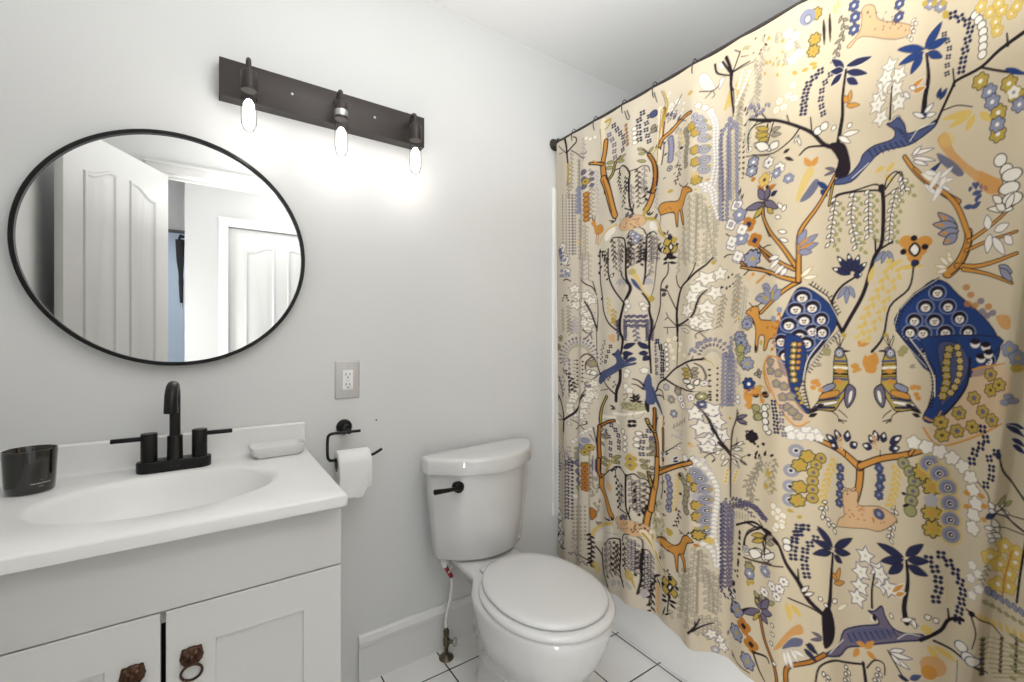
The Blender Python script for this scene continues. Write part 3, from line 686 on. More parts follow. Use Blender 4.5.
def V(c, pts, sp, ln, w0, wl=0, oc=None, ow=0, sc=None, an=.7, sides=3):   # spray: leaves on both sides of a stem
    if wl: S(sc or oc or c, wl, wl, pts, 5)
    for i, x, y, a in along(pts, sp/2 if sides == 3 else sp):
        sg = (1 if i % 2 else -1) if sides == 3 else (1 if sides == 1 else -1)
        b = a+sg*(an+.12*math.sin(i*2.3)); L(c, x, y, x+ln*math.cos(b), y+ln*math.sin(b), w0, oc, ow)
def D(c, pts, sp, r, oc=None, ow=0, ry=None):           # row of dots
    for i, x, y, a in along(pts, sp): E(c, x, y, r, ry or r, oc, ow)
def G(c, pts, sp, r):                                   # row of little four-petal blossoms
    for i, x, y, a in along(pts, sp):
        for k_ in range(4):
            t = PI/4+k_*PI/2+.2*math.sin(i*1.7); E(c, x+r*.62*math.cos(t), y+r*.62*math.sin(t), r*.40)
def FF(c, pts, sp, r, n, cc=None, oc=None, ow=0):
    for i, x, y, a in along(pts, sp): F(c, x, y, r, n, cc, oc, ow, ph=.3+i*.4)

V('u',[(135,2003),(132,1914)],17.4,10.6,6.3,0,'g',1.2,None,0.7,3)
D('w',[(144,1996),(158,1985),(182,1982)],18,8.1,'s',2.4)
V('g',[(80,1969),(78,1811)],17,12,5.5,2,None,0,None,0.7,3)
V('s',[(109,1927),(104,1802)],14.8,10.8,5.9,2,'G',1.7,None,0.7,3)
V('g',[(153,1868),(153,1781)],16.3,12.4,5.7,1.9,None,0,None,0.7,3)
V('u',[(172,1857),(170,1776)],16.1,12.3,5.7,1.4,None,0,None,0.7,3)
S('k',10.1,6.6,[(49,2048),(58,2009),(61,1973),(65,1932)])
S('k',7.9,4,[(60,1977),(83,1990),(101,2001),(102,2018),(88,2029)])
S('k',3.6,3.6,[(61,1974),(33,2006),(16,2023)])
S('k',3.1,3.1,[(39,1988),(18,1990)])
S('k',3.4,3.4,[(79,1977),(100,1955),(123,1927),(133,1918)])
S('k',2.4,2.4,[(117,1945),(138,1935),(142,1945)])
S('d',4.5,4.5,[(65,1927),(65,1877),(61,1839)])
D('Y',[(67,1921),(69,1835)],20.1,7)
D('p',[(129,1862),(131,1789)],30,12.6)
F('Y',137,1820,14.4,6,'d','d',2.1)
D('p',[(157,1848),(157,1800)],23.9,8.1)
S('c',21.2,21.2,[(214,2026),(205,1959),(196,1883)])
S('e',4.2,2.3,[(199,2002),(197,1959),(189,1891)])
S('Y',10.9,3.6,[(224,2020),(242,2019),(232,1998),(217,1993)])
S('k',21.4,30.7,[(217,1947),(206,1901),(198,1872),(203,1819),(214,1777),(218,1753)])
S('o',12,21.2,[(217,1947),(206,1901),(198,1872),(203,1819),(214,1777),(218,1753)])
S('k',15.8,13.9,[(196,1868),(172,1882),(153,1889)])
S('o',6.1,4.3,[(196,1868),(172,1882),(153,1889)])
S('o',4.3,4.3,[(172,1884),(161,1898)])
S('k',4.1,5,[(213,1791),(231,1807),(249,1821),(269,1819)])
S('k',13.3,12.4,[(224,1796),(239,1813),(250,1849),(270,1861)])
S('Y',4.1,3.2,[(224,1796),(239,1813),(250,1849),(270,1861)])
L('e',214,1863,249,1853,13.8,'d',2)
L('e',211,1846,244,1832,13.8,'d',2)
L('e',250,1853,299,1857,13.5,'d',1.9)
L('e',251,1856,292,1836,13.5,'d',1.9)
G('n',[(252,1989),(271,1952),(289,1917),(282,1879)],23.4,10.6)
G('p',[(232,1964),(246,1922),(245,1887),(248,1870)],23.9,10.1)
G('n',[(357,1980),(343,1954),(342,1921),(343,1875)],23.2,10.8)
G('n',[(377,1959),(366,1940),(363,1909),(371,1882),(367,1862)],22.1,9.3)
D('O',[(300,1962),(306,1886)],14.7,5.6,'d',1.5)
D('w',[(329,1935),(330,1884)],17,7.6,'g',2.2)
E('b',395,1956,13.1,9,'k',2.4)
L('g',378,1918,400,1896,14.1,'k',1.8)
L('g',383,1900,404,1914,14,'k',1.8)
S('k',3.9,3.9,[(297,2015),(305,1985),(314,1978)])
S('k',3.9,3.9,[(306,2014),(315,1984)])
S('c',18.6,18.6,[(417,1958),(410,1884),(406,1784)])
S('k',18.8,15.5,[(428,1953),(421,1910),(412,1858),(400,1843)])
S('o',10.5,7.3,[(428,1953),(421,1910),(412,1858),(400,1843)])
L('e',353,1849,338,1861,11.8,'d',1.8)
L('e',359,1836,340,1841,11.7,'d',1.8)
L('e',361,1806,337,1817,11.7,'d',1.8)
L('e',369,1836,386,1849,11.7,'d',1.8)
S('d',5.8,8.3,[(354,1852),(373,1823),(391,1780)])
S('k',20.8,23.3,[(390,1786),(394,1744),(389,1713),(382,1695)])
S('o',12.3,14.8,[(390,1786),(394,1744),(389,1713),(382,1695)])
S('k',2,2,[(398,1775),(401,1725)])
S('k',8.7,3.9,[(311,1715),(311,1754),(314,1777),(301,1805),(282,1822),(268,1818),(269,1791)])
S('k',4.2,2.9,[(316,1786),(338,1788),(351,1794),(367,1787),(373,1767)])
V('k',[(270,1808),(264,1775),(276,1730)],15.1,13.3,5.8,1.8,None,0,None,0.7,3)
V('k',[(299,1776),(299,1720)],14.7,12.1,6.5,1.3,None,0,None,0.7,3)
V('d',[(338,1786),(341,1707)],17.8,12.7,5.1,1.7,'k',1.4,None,0.7,3)
V('u',[(357,1788),(355,1703)],18.5,11.8,5.5,1.7,'d',1.4,None,0.7,3)
V('O',[(386,1743),(384,1694)],10.7,6.6,3.7,1.2,None,0,None,0.7,3)
D('d',[(36,1806),(39,1542)],12.9,2.6,ry=3.6)
D('g',[(56,1796),(58,1537)],12.7,3,ry=4.3)
D('p',[(69,1791),(71,1534)],12.6,3,ry=4.2)
D('p',[(81,1787),(82,1532)],12.5,3.5,ry=4.9)
D('g',[(90,1784),(89,1531)],12.4,3,ry=4.2)
V('g',[(67,1853),(67,1782)],15.1,11.1,6,2,None,0,None,0.7,3)
V('u',[(106,1680),(105,1507)],15.8,12.8,6.4,2,'g',1.7,None,0.7,3)
V('s',[(137,1644),(136,1499)],16.4,12.5,6.3,1.9,'g',1.6,None,0.7,3)
V('g',[(157,1792),(156,1663)],17.2,13.4,5.3,1.4,None,0,None,0.7,3)
V('u',[(176,1785),(173,1673)],18,11.3,5.7,1.4,None,0,None,0.7,3)
D('l',[(104,1804),(102,1704)],22.7,12.8)
FF('O',[(139,1766),(140,1662)],20.2,12,6,'Y','d',2.1)
D('y',[(105,1587),(102,1575)],9.9,5.9)
S('k',29.4,24.9,[(200,1808),(218,1759),(229,1713),(240,1669),(248,1646)])
S('o',20.1,15.5,[(200,1808),(218,1759),(229,1713),(240,1669),(248,1646)])
S('k',3.2,3.2,[(198,1804),(216,1750),(225,1710),(235,1664)])
V('k',[(299,1762),(287,1674)],17.4,14.8,6.5,1.3,None,0,None,0.7,3)
V('u',[(321,1735),(319,1662)],17.1,12.8,5.1,1.3,'d',1.5,None,0.7,3)
V('d',[(338,1749),(342,1648)],18.6,12.7,5.1,1.7,None,0,None,0.7,3)
V('u',[(355,1744),(359,1665)],19.3,11.7,5.5,1.7,'d',1.4,None,0.7,3)
V('k',[(367,1713),(357,1670)],25.1,14.2,7.5,1.3,None,0,None,0.7,3)
S('k',8.6,5.1,[(311,1757),(312,1690),(318,1650),(330,1616)])
S('k',5.2,5.2,[(295,1657),(321,1640)])
S('k',4.7,4.7,[(327,1661),(323,1634)])
S('k',22.6,20.9,[(393,1733),(387,1699),(375,1661),(362,1635)])
S('o',14.1,12.4,[(393,1733),(387,1699),(375,1661),(362,1635)])
S('Y',10.8,6.7,[(362,1640),(355,1608),(389,1598)])
V('d',[(389,1731),(385,1695)],9.1,5.8,3.3,0.8,None,0,None,0.7,3)
E('t',314,1598,48,26.6,'g',1.5)
E('d',323,1586,1.7,1.7)
E('d',333,1578,1.7,1.7)
E('d',330,1579,1.7,1.7)
E('d',272,1612,1.8,1.8)
E('d',340,1586,1.7,1.7)
E('d',338,1605,1.7,1.7)
E('d',313,1606,1.7,1.7)
E('d',318,1593,1.7,1.7)
E('d',270,1621,1.8,1.8)
E('d',298,1587,1.7,1.7)
E('d',331,1604,1.7,1.7)
E('d',333,1605,1.7,1.7)
E('d',323,1607,1.7,1.7)
E('d',269,1598,1.8,1.8)
E('d',291,1614,1.7,1.7)
E('d',342,1578,1.7,1.7)
E('d',299,1585,1.7,1.7)
E('d',318,1590,1.7,1.7)
E('d',291,1588,1.7,1.7)
E('d',327,1578,1.7,1.7)
E('d',338,1598,1.7,1.7)
E('d',305,1611,1.7,1.7)
E('d',285,1621,1.8,1.8)
E('d',300,1597,1.7,1.7)
E('d',269,1605,1.8,1.8)
E('d',303,1606,1.7,1.7)
E('d',334,1593,1.7,1.7)
E('d',301,1601,1.7,1.7)
E('d',328,1609,1.7,1.7)
E('d',342,1607,1.7,1.7)
E('d',330,1581,1.7,1.7)
E('d',271,1601,1.8,1.8)
E('d',306,1596,1.7,1.7)
E('d',270,1627,1.8,1.8)
L('k',249,1624,222,1635,6.3)
L('k',247,1625,230,1622,6.3)
L('k',249,1625,251,1639,6.3)
L('k',368,1612,362,1627,5.8)
L('k',369,1611,386,1622,5.8)
L('k',368,1612,372,1627,5.8)
L('p',299,1621,310,1638,12.1,'k',2.2)
L('p',314,1615,321,1628,12,'k',2.2)
L('w',230,1576,243,1613,27.3)
L('w',211,1558,230,1599,27.6)
L('w',373,1586,399,1554,25)
S('y',7.4,4.6,[(254,1611),(222,1602),(197,1582),(178,1549)])
S('Y',7.4,4.9,[(359,1602),(391,1587),(407,1545),(423,1524)])
P('o',[(155,1644),(163,1657),(168,1642),(169,1631),(191,1630),(200,1603),(181,1594),(167,1601),(163,1627)],'O',2)
S('O',2.8,2.8,[(172,1599),(168,1558)])
S('O',2.8,2.8,[(179,1597),(175,1554)])
S('k',2.4,2.4,[(160,1655),(158,1669)])
S('k',2.4,2.4,[(165,1656),(167,1669)])
F('w',35,1576,21.7,4,'l','p',2.6)
F('w',43,1530,21.5,4,'l','p',2.6)
D('p',[(21,1568),(28,1525)],15.6,10.4)
S('k',8.8,3.1,[(301,1461),(298,1518),(292,1544),(265,1558),(240,1563),(229,1550)])
S('k',4.7,3,[(304,1542),(314,1565),(326,1567)])
S('k',8.3,2.9,[(359,1452),(361,1506),(363,1542),(374,1546),(387,1550),(396,1539)])
S('k',4.6,2.9,[(360,1548),(353,1566),(343,1574)])
V('d',[(239,1558),(244,1477)],18.1,14.5,6.3,1.8,'d',1.5,None,0.7,3)
V('u',[(264,1554),(271,1471)],17.8,14.2,6.2,1.8,'d',1.5,None,0.7,3)
V('d',[(283,1531),(280,1469)],17.6,14,6.1,1.8,'d',1.5,None,0.7,3)
V('u',[(312,1553),(312,1462)],17.2,13.7,6,1.7,'d',1.5,None,0.7,3)
V('d',[(321,1529),(323,1457)],17.1,13.6,6,1.7,'d',1.5,None,0.7,3)
V('d',[(341,1526),(341,1454)],16.9,13.5,5.9,1.7,'d',1.4,None,0.7,3)
V('u',[(351,1545),(352,1453)],16.8,13.5,5.9,1.7,'d',1.4,None,0.7,3)
V('d',[(374,1541),(375,1449)],16.6,13.3,5.8,1.7,'d',1.4,None,0.7,3)
V('u',[(388,1537),(385,1447)],16.5,13.2,5.8,1.7,'d',1.4,None,0.7,3)
V('k',[(315,1552),(312,1458)],21.4,14.6,7.7,0,None,0,None,0.7,3)
V('k',[(350,1533),(351,1453)],23.6,13.5,6.7,0,None,0,None,0.7,3)
F('l',325,1554,11.1,5,'w','p',1.8)
F('l',337,1542,11,5,'w','p',1.8)
F('l',332,1529,11,5,'w','p',1.8)
V('k',[(185,1529),(217,1479)],18.6,18.6,8.4,3.7,None,0,None,0.7,3)
L('k',411,1503,399,1485,6.5)
L('k',422,1492,411,1478,6.4)
L('k',404,1496,417,1467,6.5)
V('g',[(68,1319),(70,1213)],15.1,16.1,5.5,2,None,0,None,0.7,3)
V('u',[(88,1273),(86,1203)],15,15,5.5,2,None,0,None,0.7,3)
V('g',[(35,1308),(40,1214)],15.4,14.4,5.1,2.1,None,0,None,0.7,3)
V('u',[(127,1532),(126,1425)],19.4,13.6,6.8,2.9,'g',1.2,None,0.7,3)
V('s',[(146,1528),(146,1413)],20.2,13.4,6.2,1.9,'g',1.2,None,0.7,3)
F('w',49,1515,22.4,4,'l','p',3)
F('w',53,1462,22.4,4,'l','p',3)
E('l',31,1452,6.7,6.7)
E('l',32,1475,6.7,6.7)
E('l',69,1446,6.5,6.5)
E('l',41,1518,6.7,6.7)
E('l',51,1468,6.6,6.6)
E('l',27,1477,6.7,6.7)
E('l',63,1456,6.6,6.6)
E('l',22,1455,6.8,6.8)
E('l',26,1524,6.8,6.8)
E('l',55,1451,6.6,6.6)
E('l',40,1454,6.7,6.7)
E('l',52,1520,6.6,6.6)
E('l',39,1538,6.7,6.7)
E('l',25,1546,6.8,6.8)
S('k',6.1,3.5,[(43,1431),(62,1431),(76,1420)])
L('k',59,1487,73,1494,6.1)
L('k',20,1502,35,1508,6.3)
D('k',[(35,1343),(50,1367),(70,1332)],12.2,4.1)
E('k',81,1333,4.5,4.5)
E('k',60,1361,4,4)
Q('w',87,1387,22.9,5,'g',2.6,0.3)
Q('w',101,1355,22.8,5,'g',2.5,0.8)
Q('w',139,1354,22.1,5,'g',2.5,1.3)
Q('w',132,1322,22.2,5,'g',2.5,1.8)
Q('w',93,1317,22.9,5,'g',2.5,2.3)
Q('w',145,1273,22.1,5,'g',2.5,2.8)
Q('w',135,1250,22.2,5,'g',2.5,3.3)
Q('w',145,1225,22.1,5,'g',2.5,3.8)
Q('w',153,1330,22,5,'g',2.4,4.3)
Q('w',122,1289,22.3,5,'g',2.5,4.8)
S('k',5.3,3.8,[(113,1426),(139,1398),(157,1383),(170,1351)])
S('k',3.3,3.3,[(157,1408),(166,1370)])
S('k',5.3,6.2,[(135,1327),(149,1292),(161,1248),(169,1217)])
S('k',4.3,2.4,[(170,1206),(174,1277),(173,1334)])
S('k',4.6,6.5,[(185,1532),(185,1412),(194,1341),(200,1284),(222,1236),(252,1208)])
L('k',184,1501,175,1513,7.5)
L('k',184,1482,176,1472,7.5)
L('k',182,1455,195,1466,7.5)
L('k',183,1431,177,1446,7.5)
L('k',192,1340,188,1327,7.5)
S('k',5.9,7.2,[(221,1525),(221,1438),(231,1390),(255,1346),(290,1310)])
V('d',[(212,1523),(211,1431)],18.4,13.8,6.5,0,None,0,None,0.7,3)
V('d',[(249,1514),(249,1447)],18.9,15.3,6.3,1.3,None,0,None,0.7,3)
V('u',[(270,1509),(271,1429)],17.7,14.2,6.2,1.3,'d',1.5,None,0.7,3)
L('k',237,1417,244,1429,8.2)
L('k',221,1410,211,1403,8.2)
E('w',235,1418,6.8,5.4,'k',2.7)
V('Y',[(245,1290),(243,1236)],15.3,18,9,0,None,0,None,0.7,3)
V('y',[(221,1337),(226,1264)],18.3,13.7,7.3,0,None,0,None,0.7,3)
D('Y',[(245,1245),(245,1240)],9,9)
S('k',8.7,15.7,[(301,1505),(302,1405),(317,1364),(313,1340),(295,1307),(282,1273),(272,1243),(262,1204)])
S('k',5.2,6.1,[(276,1416),(307,1376)])
S('k',4,4,[(271,1433),(284,1415)])
L('u',284,1399,249,1383,14.9)
L('u',287,1397,265,1372,14.8)
L('u',290,1392,296,1367,14.8)
L('u',361,1389,355,1365,14.2)
L('u',365,1389,380,1366,14.2)
L('u',365,1391,366,1364,14.2)
P('b',[(319,1393),(331,1385),(346,1354),(351,1341),(337,1354),(325,1372)])
P('y',[(312,1417),(326,1433),(335,1409),(344,1384),(352,1353),(362,1332),(382,1321),(377,1302),(359,1322),(349,1344),(337,1380),(327,1395)],al=0.85)
E('e',321,1417,12.8,11.1,al=0.6)
V('d',[(314,1500),(314,1438)],19.7,14.6,7.7,1.7,'k',1.8,None,0.7,3)
V('u',[(328,1497),(328,1440)],17,12.8,6,1.3,'d',1.5,None,0.7,3)
V('k',[(350,1494),(345,1438)],19.4,13.5,7.6,0,None,0,None,0.7,3)
S('k',7.6,4.2,[(358,1493),(358,1415),(352,1369)])
S('k',3.8,2.5,[(355,1386),(372,1413)])
S('k',5.9,10,[(350,1337),(368,1301),(368,1272),(374,1239),(376,1201)])
S('k',3.7,2.5,[(399,1485),(393,1422),(386,1362),(375,1325)])
S('k',4.5,3.3,[(427,1382),(413,1358),(410,1285),(398,1246),(378,1201)])
V('u',[(373,1490),(375,1405)],16.6,13.3,5.8,1.2,'d',1.4,None,0.7,3)
F('w',306,1309,9.5,5,None,'g',2.2)
F('w',311,1292,9.4,5,None,'g',2.2)
F('w',302,1280,9.5,5,None,'g',2.2)
F('w',349,1298,9.3,5,None,'g',2.2)
F('w',358,1289,9.2,5,None,'g',2.1)
F('w',354,1281,9.3,5,None,'g',2.2)
L('p',307,1253,317,1260,8.6,'n',1.8)
L('p',307,1249,296,1259,8.6,'n',1.8)
L('p',307,1236,317,1243,8.6,'n',1.8)
L('p',307,1232,296,1242,8.6,'n',1.8)
L('p',307,1219,317,1226,8.6,'n',1.8)
L('p',307,1215,296,1225,8.6,'n',1.8)
L('p',323,1253,331,1260,8.5,'n',1.8)
L('p',323,1248,316,1258,8.5,'n',1.8)
L('p',323,1235,331,1243,8.5,'n',1.8)
L('p',323,1231,316,1241,8.5,'n',1.8)
L('p',323,1218,331,1226,8.5,'n',1.8)
L('p',323,1214,316,1224,8.5,'n',1.8)
L('p',340,1252,347,1259,8.5,'n',1.8)
L('p',340,1248,333,1257,8.5,'n',1.8)
L('p',340,1235,347,1242,8.5,'n',1.8)
L('p',340,1231,333,1240,8.5,'n',1.8)
L('p',340,1218,347,1225,8.5,'n',1.8)
L('p',340,1214,333,1223,8.5,'n',1.8)
L('p',354,1251,363,1259,8.4,'n',1.8)
L('p',354,1247,348,1257,8.4,'n',1.8)
L('p',354,1235,363,1242,8.4,'n',1.8)
L('p',354,1230,348,1240,8.4,'n',1.8)
L('p',354,1218,362,1225,8.4,'n',1.8)
L('p',354,1214,348,1223,8.4,'n',1.8)
L('k',412,1345,430,1339,7.3)
L('k',415,1323,430,1331,7.3)
V('g',[(72,1258),(76,1195)],15,16.1,5.5,1.5,None,0,None,0.7,3)
V('u',[(89,1257),(90,1204)],14.9,14.9,5.5,1.5,None,0,None,0.7,3)
Q('w',142,1222,21.2,5,'g',2.5,0.3)
Q('w',151,1241,21.1,5,'g',2.5,0.8)
Q('w',132,1241,21.2,5,'g',2.5,1.3)
S('k',4.3,2.4,[(130,1213),(142,1197),(157,1203)])
S('k',3.8,2.4,[(137,1174),(146,1188),(152,1198)])
S('k',2.9,2.9,[(151,1193),(155,1172)])
S('k',5.7,4.3,[(159,1253),(168,1217)])
S('k',3.3,1.9,[(168,1217),(169,1084)])
F('e',22,1177,14.6,5,'d','d',2.2)
F('e',9,1138,14.7,5,'d','d',2.2)
L('p',36,1072,10,1066,7.2)
L('p',31,1088,6,1085,7.2)
L('p',33,1105,8,1106,7.2)
L('p',40,1121,15,1126,7.2)
L('p',51,1136,31,1144,7.1)
L('p',63,1149,50,1159,7.1)
L('p',74,1159,67,1171,7)
L('p',83,1166,80,1180,7)
L('p',92,1169,91,1184,7)
L('p',117,1170,119,1184,6.8)
L('p',133,1167,135,1181,6.8)
L('p',142,1161,146,1173,6.7)
L('p',149,1152,155,1163,6.7)
L('p',155,1140,163,1149,6.7)
L('p',160,1127,171,1133,6.7)
L('p',164,1113,175,1116,6.7)
L('p',165,1097,177,1098,6.7)
L('l',58,1077,36,1072,7.1)
L('l',56,1090,32,1088,7.1)
L('l',56,1103,33,1104,7.1)
L('l',60,1116,41,1121,7.1)
L('l',66,1127,51,1135,7.1)
L('l',73,1137,63,1148,7)
L('l',79,1145,74,1158,7)
L('l',86,1151,83,1165,7)
L('l',94,1154,92,1168,7)
L('l',114,1154,117,1169,6.8)
L('l',129,1152,133,1166,6.8)
L('l',137,1147,141,1160,6.7)
L('l',143,1140,149,1151,6.7)
L('l',148,1131,155,1140,6.7)
L('l',152,1121,160,1127,6.7)
L('l',154,1109,163,1112,6.7)
L('l',155,1097,164,1097,6.7)
L('s',71,1082,56,1077,7,'g',1.7)
L('s',69,1091,53,1090,7,'g',1.7)
L('s',70,1101,54,1103,7,'g',1.7)
L('s',72,1111,58,1116,7,'g',1.7)
L('s',75,1120,64,1128,7,'g',1.7)
L('s',79,1127,72,1138,7,'g',1.7)
L('s',84,1133,79,1146,7,'g',1.7)
L('s',89,1138,86,1152,7,'g',1.7)
L('s',95,1140,94,1155,7,'g',1.7)
L('s',110,1140,114,1155,6.9,'g',1.7)
L('s',126,1139,130,1153,6.8,'g',1.7)
L('s',133,1135,137,1148,6.8,'g',1.6)
L('s',138,1130,144,1141,6.7,'g',1.6)
L('s',141,1123,149,1132,6.7,'g',1.6)
L('s',144,1115,152,1121,6.7,'g',1.6)
L('s',146,1106,155,1109,6.7,'g',1.6)
L('s',147,1097,156,1097,6.7,'g',1.6)
L('p',42,1087,35,1075,7.2)
L('l',70,1089,73,1076,7,'p',1.7)
L('p',46,1069,53,1058,7.2)
L('l',70,1071,73,1058,7,'p',1.7)
L('p',43,1050,36,1038,7.2)
L('l',71,1053,73,1040,7,'p',1.7)
L('p',46,1032,54,1022,7.2)
L('l',71,1034,73,1022,7,'p',1.7)
L('p',43,1014,36,1001,7.2)
L('l',71,1016,73,1004,7,'p',1.7)
L('p',47,996,54,985,7.2)
L('l',71,998,74,986,7,'p',1.7)
L('p',43,977,36,964,7.2)
L('l',71,980,74,968,7,'p',1.7)
L('p',47,959,54,949,7.1)
L('l',71,962,74,949,7,'p',1.7)
L('p',44,940,36,927,7.2)
L('l',71,944,74,931,7,'p',1.7)
S('d',5.7,6.2,[(117,1091),(139,1112),(155,1102),(167,1074),(180,1032),(186,1027)])
S('k',3.8,3.8,[(137,1047),(139,1078),(154,1099)])
S('k',3.3,4.7,[(154,1006),(171,1026),(186,1038)])
S('g',2.9,2.9,[(119,1014),(139,1011),(154,1006)])
D('d',[(94,1083),(95,978)],16.9,4)
D('d',[(129,1080),(128,983)],16.4,3.9)
D('g',[(86,1082),(86,977)],15,3)
F('g',155,1073,17.2,6,'Y','d',2)
F('w',149,1037,11.5,4,None,'k',2.5)
F('w',159,1035,11.5,4,None,'k',2.4)
D('u',[(143,989),(143,971)],17.3,8.2,'k',2.9)
V('k',[(45,1042),(71,1016),(83,975),(85,935)],18.1,15.1,8.1,1.5,None,0,None,0.7,3)
V('n',[(2,1011),(26,967),(39,928)],17.7,14.6,7.8,1.6,None,0,None,0.7,3)
Q('w',103,957,19.7,5,'g',2.1,0.3)
Q('w',86,935,20,5,'g',2.1,0.8)
Q('w',150,963,19.2,5,'g',2,1.3)
Q('w',159,992,19.1,5,'g',2,1.8)
Q('w',147,939,19.2,5,'g',2,2.3)
Q('w',162,945,19.1,5,'g',2,2.8)
S('k',4,4,[(71,989),(73,934),(79,904)])
S('k',3.9,3.9,[(136,962),(120,931),(105,908)])
S('k',3.7,3.7,[(1,921),(5,895)])
L('t',250,1160,221,1187,22.5)
L('t',250,1178,231,1191,18)
V('n',[(208,1167),(192,1132),(185,1075)],18.7,10.3,5.6,0,None,0,None,0.7,3)
G('k',[(231,1144),(211,1095),(203,1063)],21.5,8.8)
L('p',272,1246,249,1237,8.8,'n',1.5)
L('p',290,1245,307,1236,8.7,'n',1.5)
L('p',367,1241,357,1232,7.5,'n',1.4)
L('p',373,1241,383,1232,7.5,'n',1.4)
L('p',267,1237,251,1228,8.9,'n',1.5)
L('p',290,1236,307,1227,8.7,'n',1.5)
L('p',367,1233,357,1223,7.5,'n',1.4)
L('p',373,1233,383,1224,7.5,'n',1.4)
L('p',262,1229,252,1219,8.9,'n',1.5)
L('p',290,1227,307,1219,8.7,'n',1.5)
L('p',367,1225,357,1215,7.5,'n',1.4)
L('p',373,1225,383,1216,7.5,'n',1.4)
L('p',272,1219,254,1210,8.8,'n',1.5)
L('p',290,1219,307,1210,8.7,'n',1.5)
L('p',367,1216,357,1207,7.5,'n',1.4)
L('p',373,1216,383,1208,7.5,'n',1.4)
L('p',267,1211,256,1201,8.9,'n',1.5)
L('p',290,1210,307,1202,8.7,'n',1.5)
L('p',367,1208,357,1198,7.5,'n',1.4)
L('p',373,1208,383,1199,7.5,'n',1.4)
L('p',262,1202,257,1192,8.9,'n',1.5)
L('p',291,1201,307,1193,8.7,'n',1.5)
L('p',367,1200,357,1190,7.5,'n',1.4)
L('p',373,1200,383,1191,7.5,'n',1.4)
L('p',272,1193,259,1183,8.8,'n',1.5)
L('p',291,1192,307,1184,8.7,'n',1.5)
L('p',367,1191,357,1181,7.5,'n',1.4)
L('p',372,1191,383,1183,7.5,'n',1.4)
L('p',267,1184,261,1174,8.9,'n',1.5)
L('p',291,1184,307,1176,8.7,'n',1.5)
L('p',367,1183,357,1173,7.5,'n',1.4)
L('p',372,1183,382,1175,7.5,'n',1.4)
L('p',263,1175,263,1165,8.9,'n',1.5)
L('p',291,1175,307,1167,8.7,'n',1.5)
L('p',367,1175,357,1165,7.5,'n',1.4)
L('p',372,1175,382,1166,7.5,'n',1.4)
V('p',[(328,1241),(333,1199),(337,1165)],17,14.4,7.6,1.7,None,0,None,0.7,3)
S('k',2.6,2.6,[(303,1216),(307,1190),(303,1178)])
S('k',2.5,2.5,[(358,1215),(361,1177)])
S('k',15,12.3,[(272,1246),(273,1200),(288,1169),(279,1119)])
L('n',291,1138,332,1157,19.1,'k',1.9)
L('n',287,1118,326,1119,19.2,'k',1.9)
L('n',291,1099,312,1111,19.1,'k',1.9)
L('n',364,1138,337,1159,18.4,'k',1.8)
L('n',363,1122,340,1120,18.4,'k',1.8)
L('n',366,1111,350,1095,18.4,'k',1.8)
S('k',9.2,6.7,[(375,1242),(373,1198),(367,1165),(369,1115),(372,1052)])
S('k',17.6,12.3,[(275,1055),(274,1015),(258,977),(255,936)])
S('k',16.9,11.5,[(275,1055),(274,1015),(258,977),(255,936)])
S('k',6.9,5,[(254,959),(223,982),(198,1006)])
S('k',3.7,2.8,[(219,977),(181,966)])
V('n',[(197,1015),(232,1019)],18.4,13.8,6.4,0,None,0,None,0.7,3)
V('p',[(251,1012),(247,989)],18,13.5,7.2,0,None,0,None,0.7,3)
F('w',307,1052,12.9,5,None,'g',2.2)
F('w',303,1039,12.9,5,None,'g',2.2)
F('w',354,1059,12.6,5,None,'g',2.2)
F('w',303,998,12.9,5,None,'g',2.2)
F('w',315,985,12.8,5,None,'g',2.2)
P('b',[(237,1114),(250,1120),(264,1134),(275,1121),(280,1108),(298,1091),(321,1106),(333,1101),(330,1094),(308,1084),(321,1084),(333,1087),(330,1080),(303,1071),(274,1058),(232,1032),(201,1010),(180,992),(176,1013),(191,1043),(216,1054),(255,1079),(252,1102)],'n',2.3)
S('n',1.8,1.8,[(211,1049),(225,1036)])
S('n',1.8,1.8,[(223,1054),(235,1042)])
S('n',1.8,1.8,[(234,1059),(246,1048)])
S('n',1.8,1.8,[(244,1064),(257,1055)])
S('n',1.8,1.8,[(255,1069),(269,1061)])
S('n',1.8,1.8,[(267,1074),(284,1068)])
S('n',1.7,1.7,[(282,1079),(297,1074)])
S('l',1.4,1.4,[(217,1040),(222,1033)])
S('l',1.4,1.4,[(230,1045),(235,1039)])
S('l',1.4,1.4,[(242,1051),(247,1046)])
S('l',1.3,1.3,[(255,1056),(261,1052)])
S('l',1.3,1.3,[(270,1062),(276,1059)])
L('n',250,1115,237,1111,6.3)
L('n',303,1090,331,1103,6)
P('b',[(359,1038),(366,1047),(372,1031),(375,1002),(388,982),(393,955),(371,952),(363,979),(350,995),(352,1013)],'n',2.1)
S('k',5.9,4.2,[(352,1004),(340,1021),(325,1028)])
S('k',5.1,3.4,[(350,991),(337,1005),(323,1009)])
L('l',372,964,374,959,1.7)
L('l',357,963,357,957,1.7)
L('l',365,1008,365,1002,1.7)
L('l',376,996,376,990,1.7)
L('l',357,967,360,963,1.7)
L('l',367,973,369,968,1.7)
L('l',373,967,372,961,1.7)
L('l',375,1016,375,1011,1.7)
L('l',359,972,360,966,1.7)
L('l',366,963,364,958,1.7)
L('l',380,997,380,991,1.7)
L('l',373,994,375,989,1.7)
L('l',365,1013,366,1007,1.7)
L('l',380,967,379,961,1.7)
G('n',[(397,1165),(417,1132),(417,1088),(417,1044)],21.5,9.7)
D('p',[(388,1156),(390,1045)],13.2,4.1)
S('k',4.9,7.3,[(388,987),(404,1018),(431,1035)])
S('k',4.1,2.8,[(393,975),(417,975),(424,967)])
L('k',331,958,315,959,7.2)
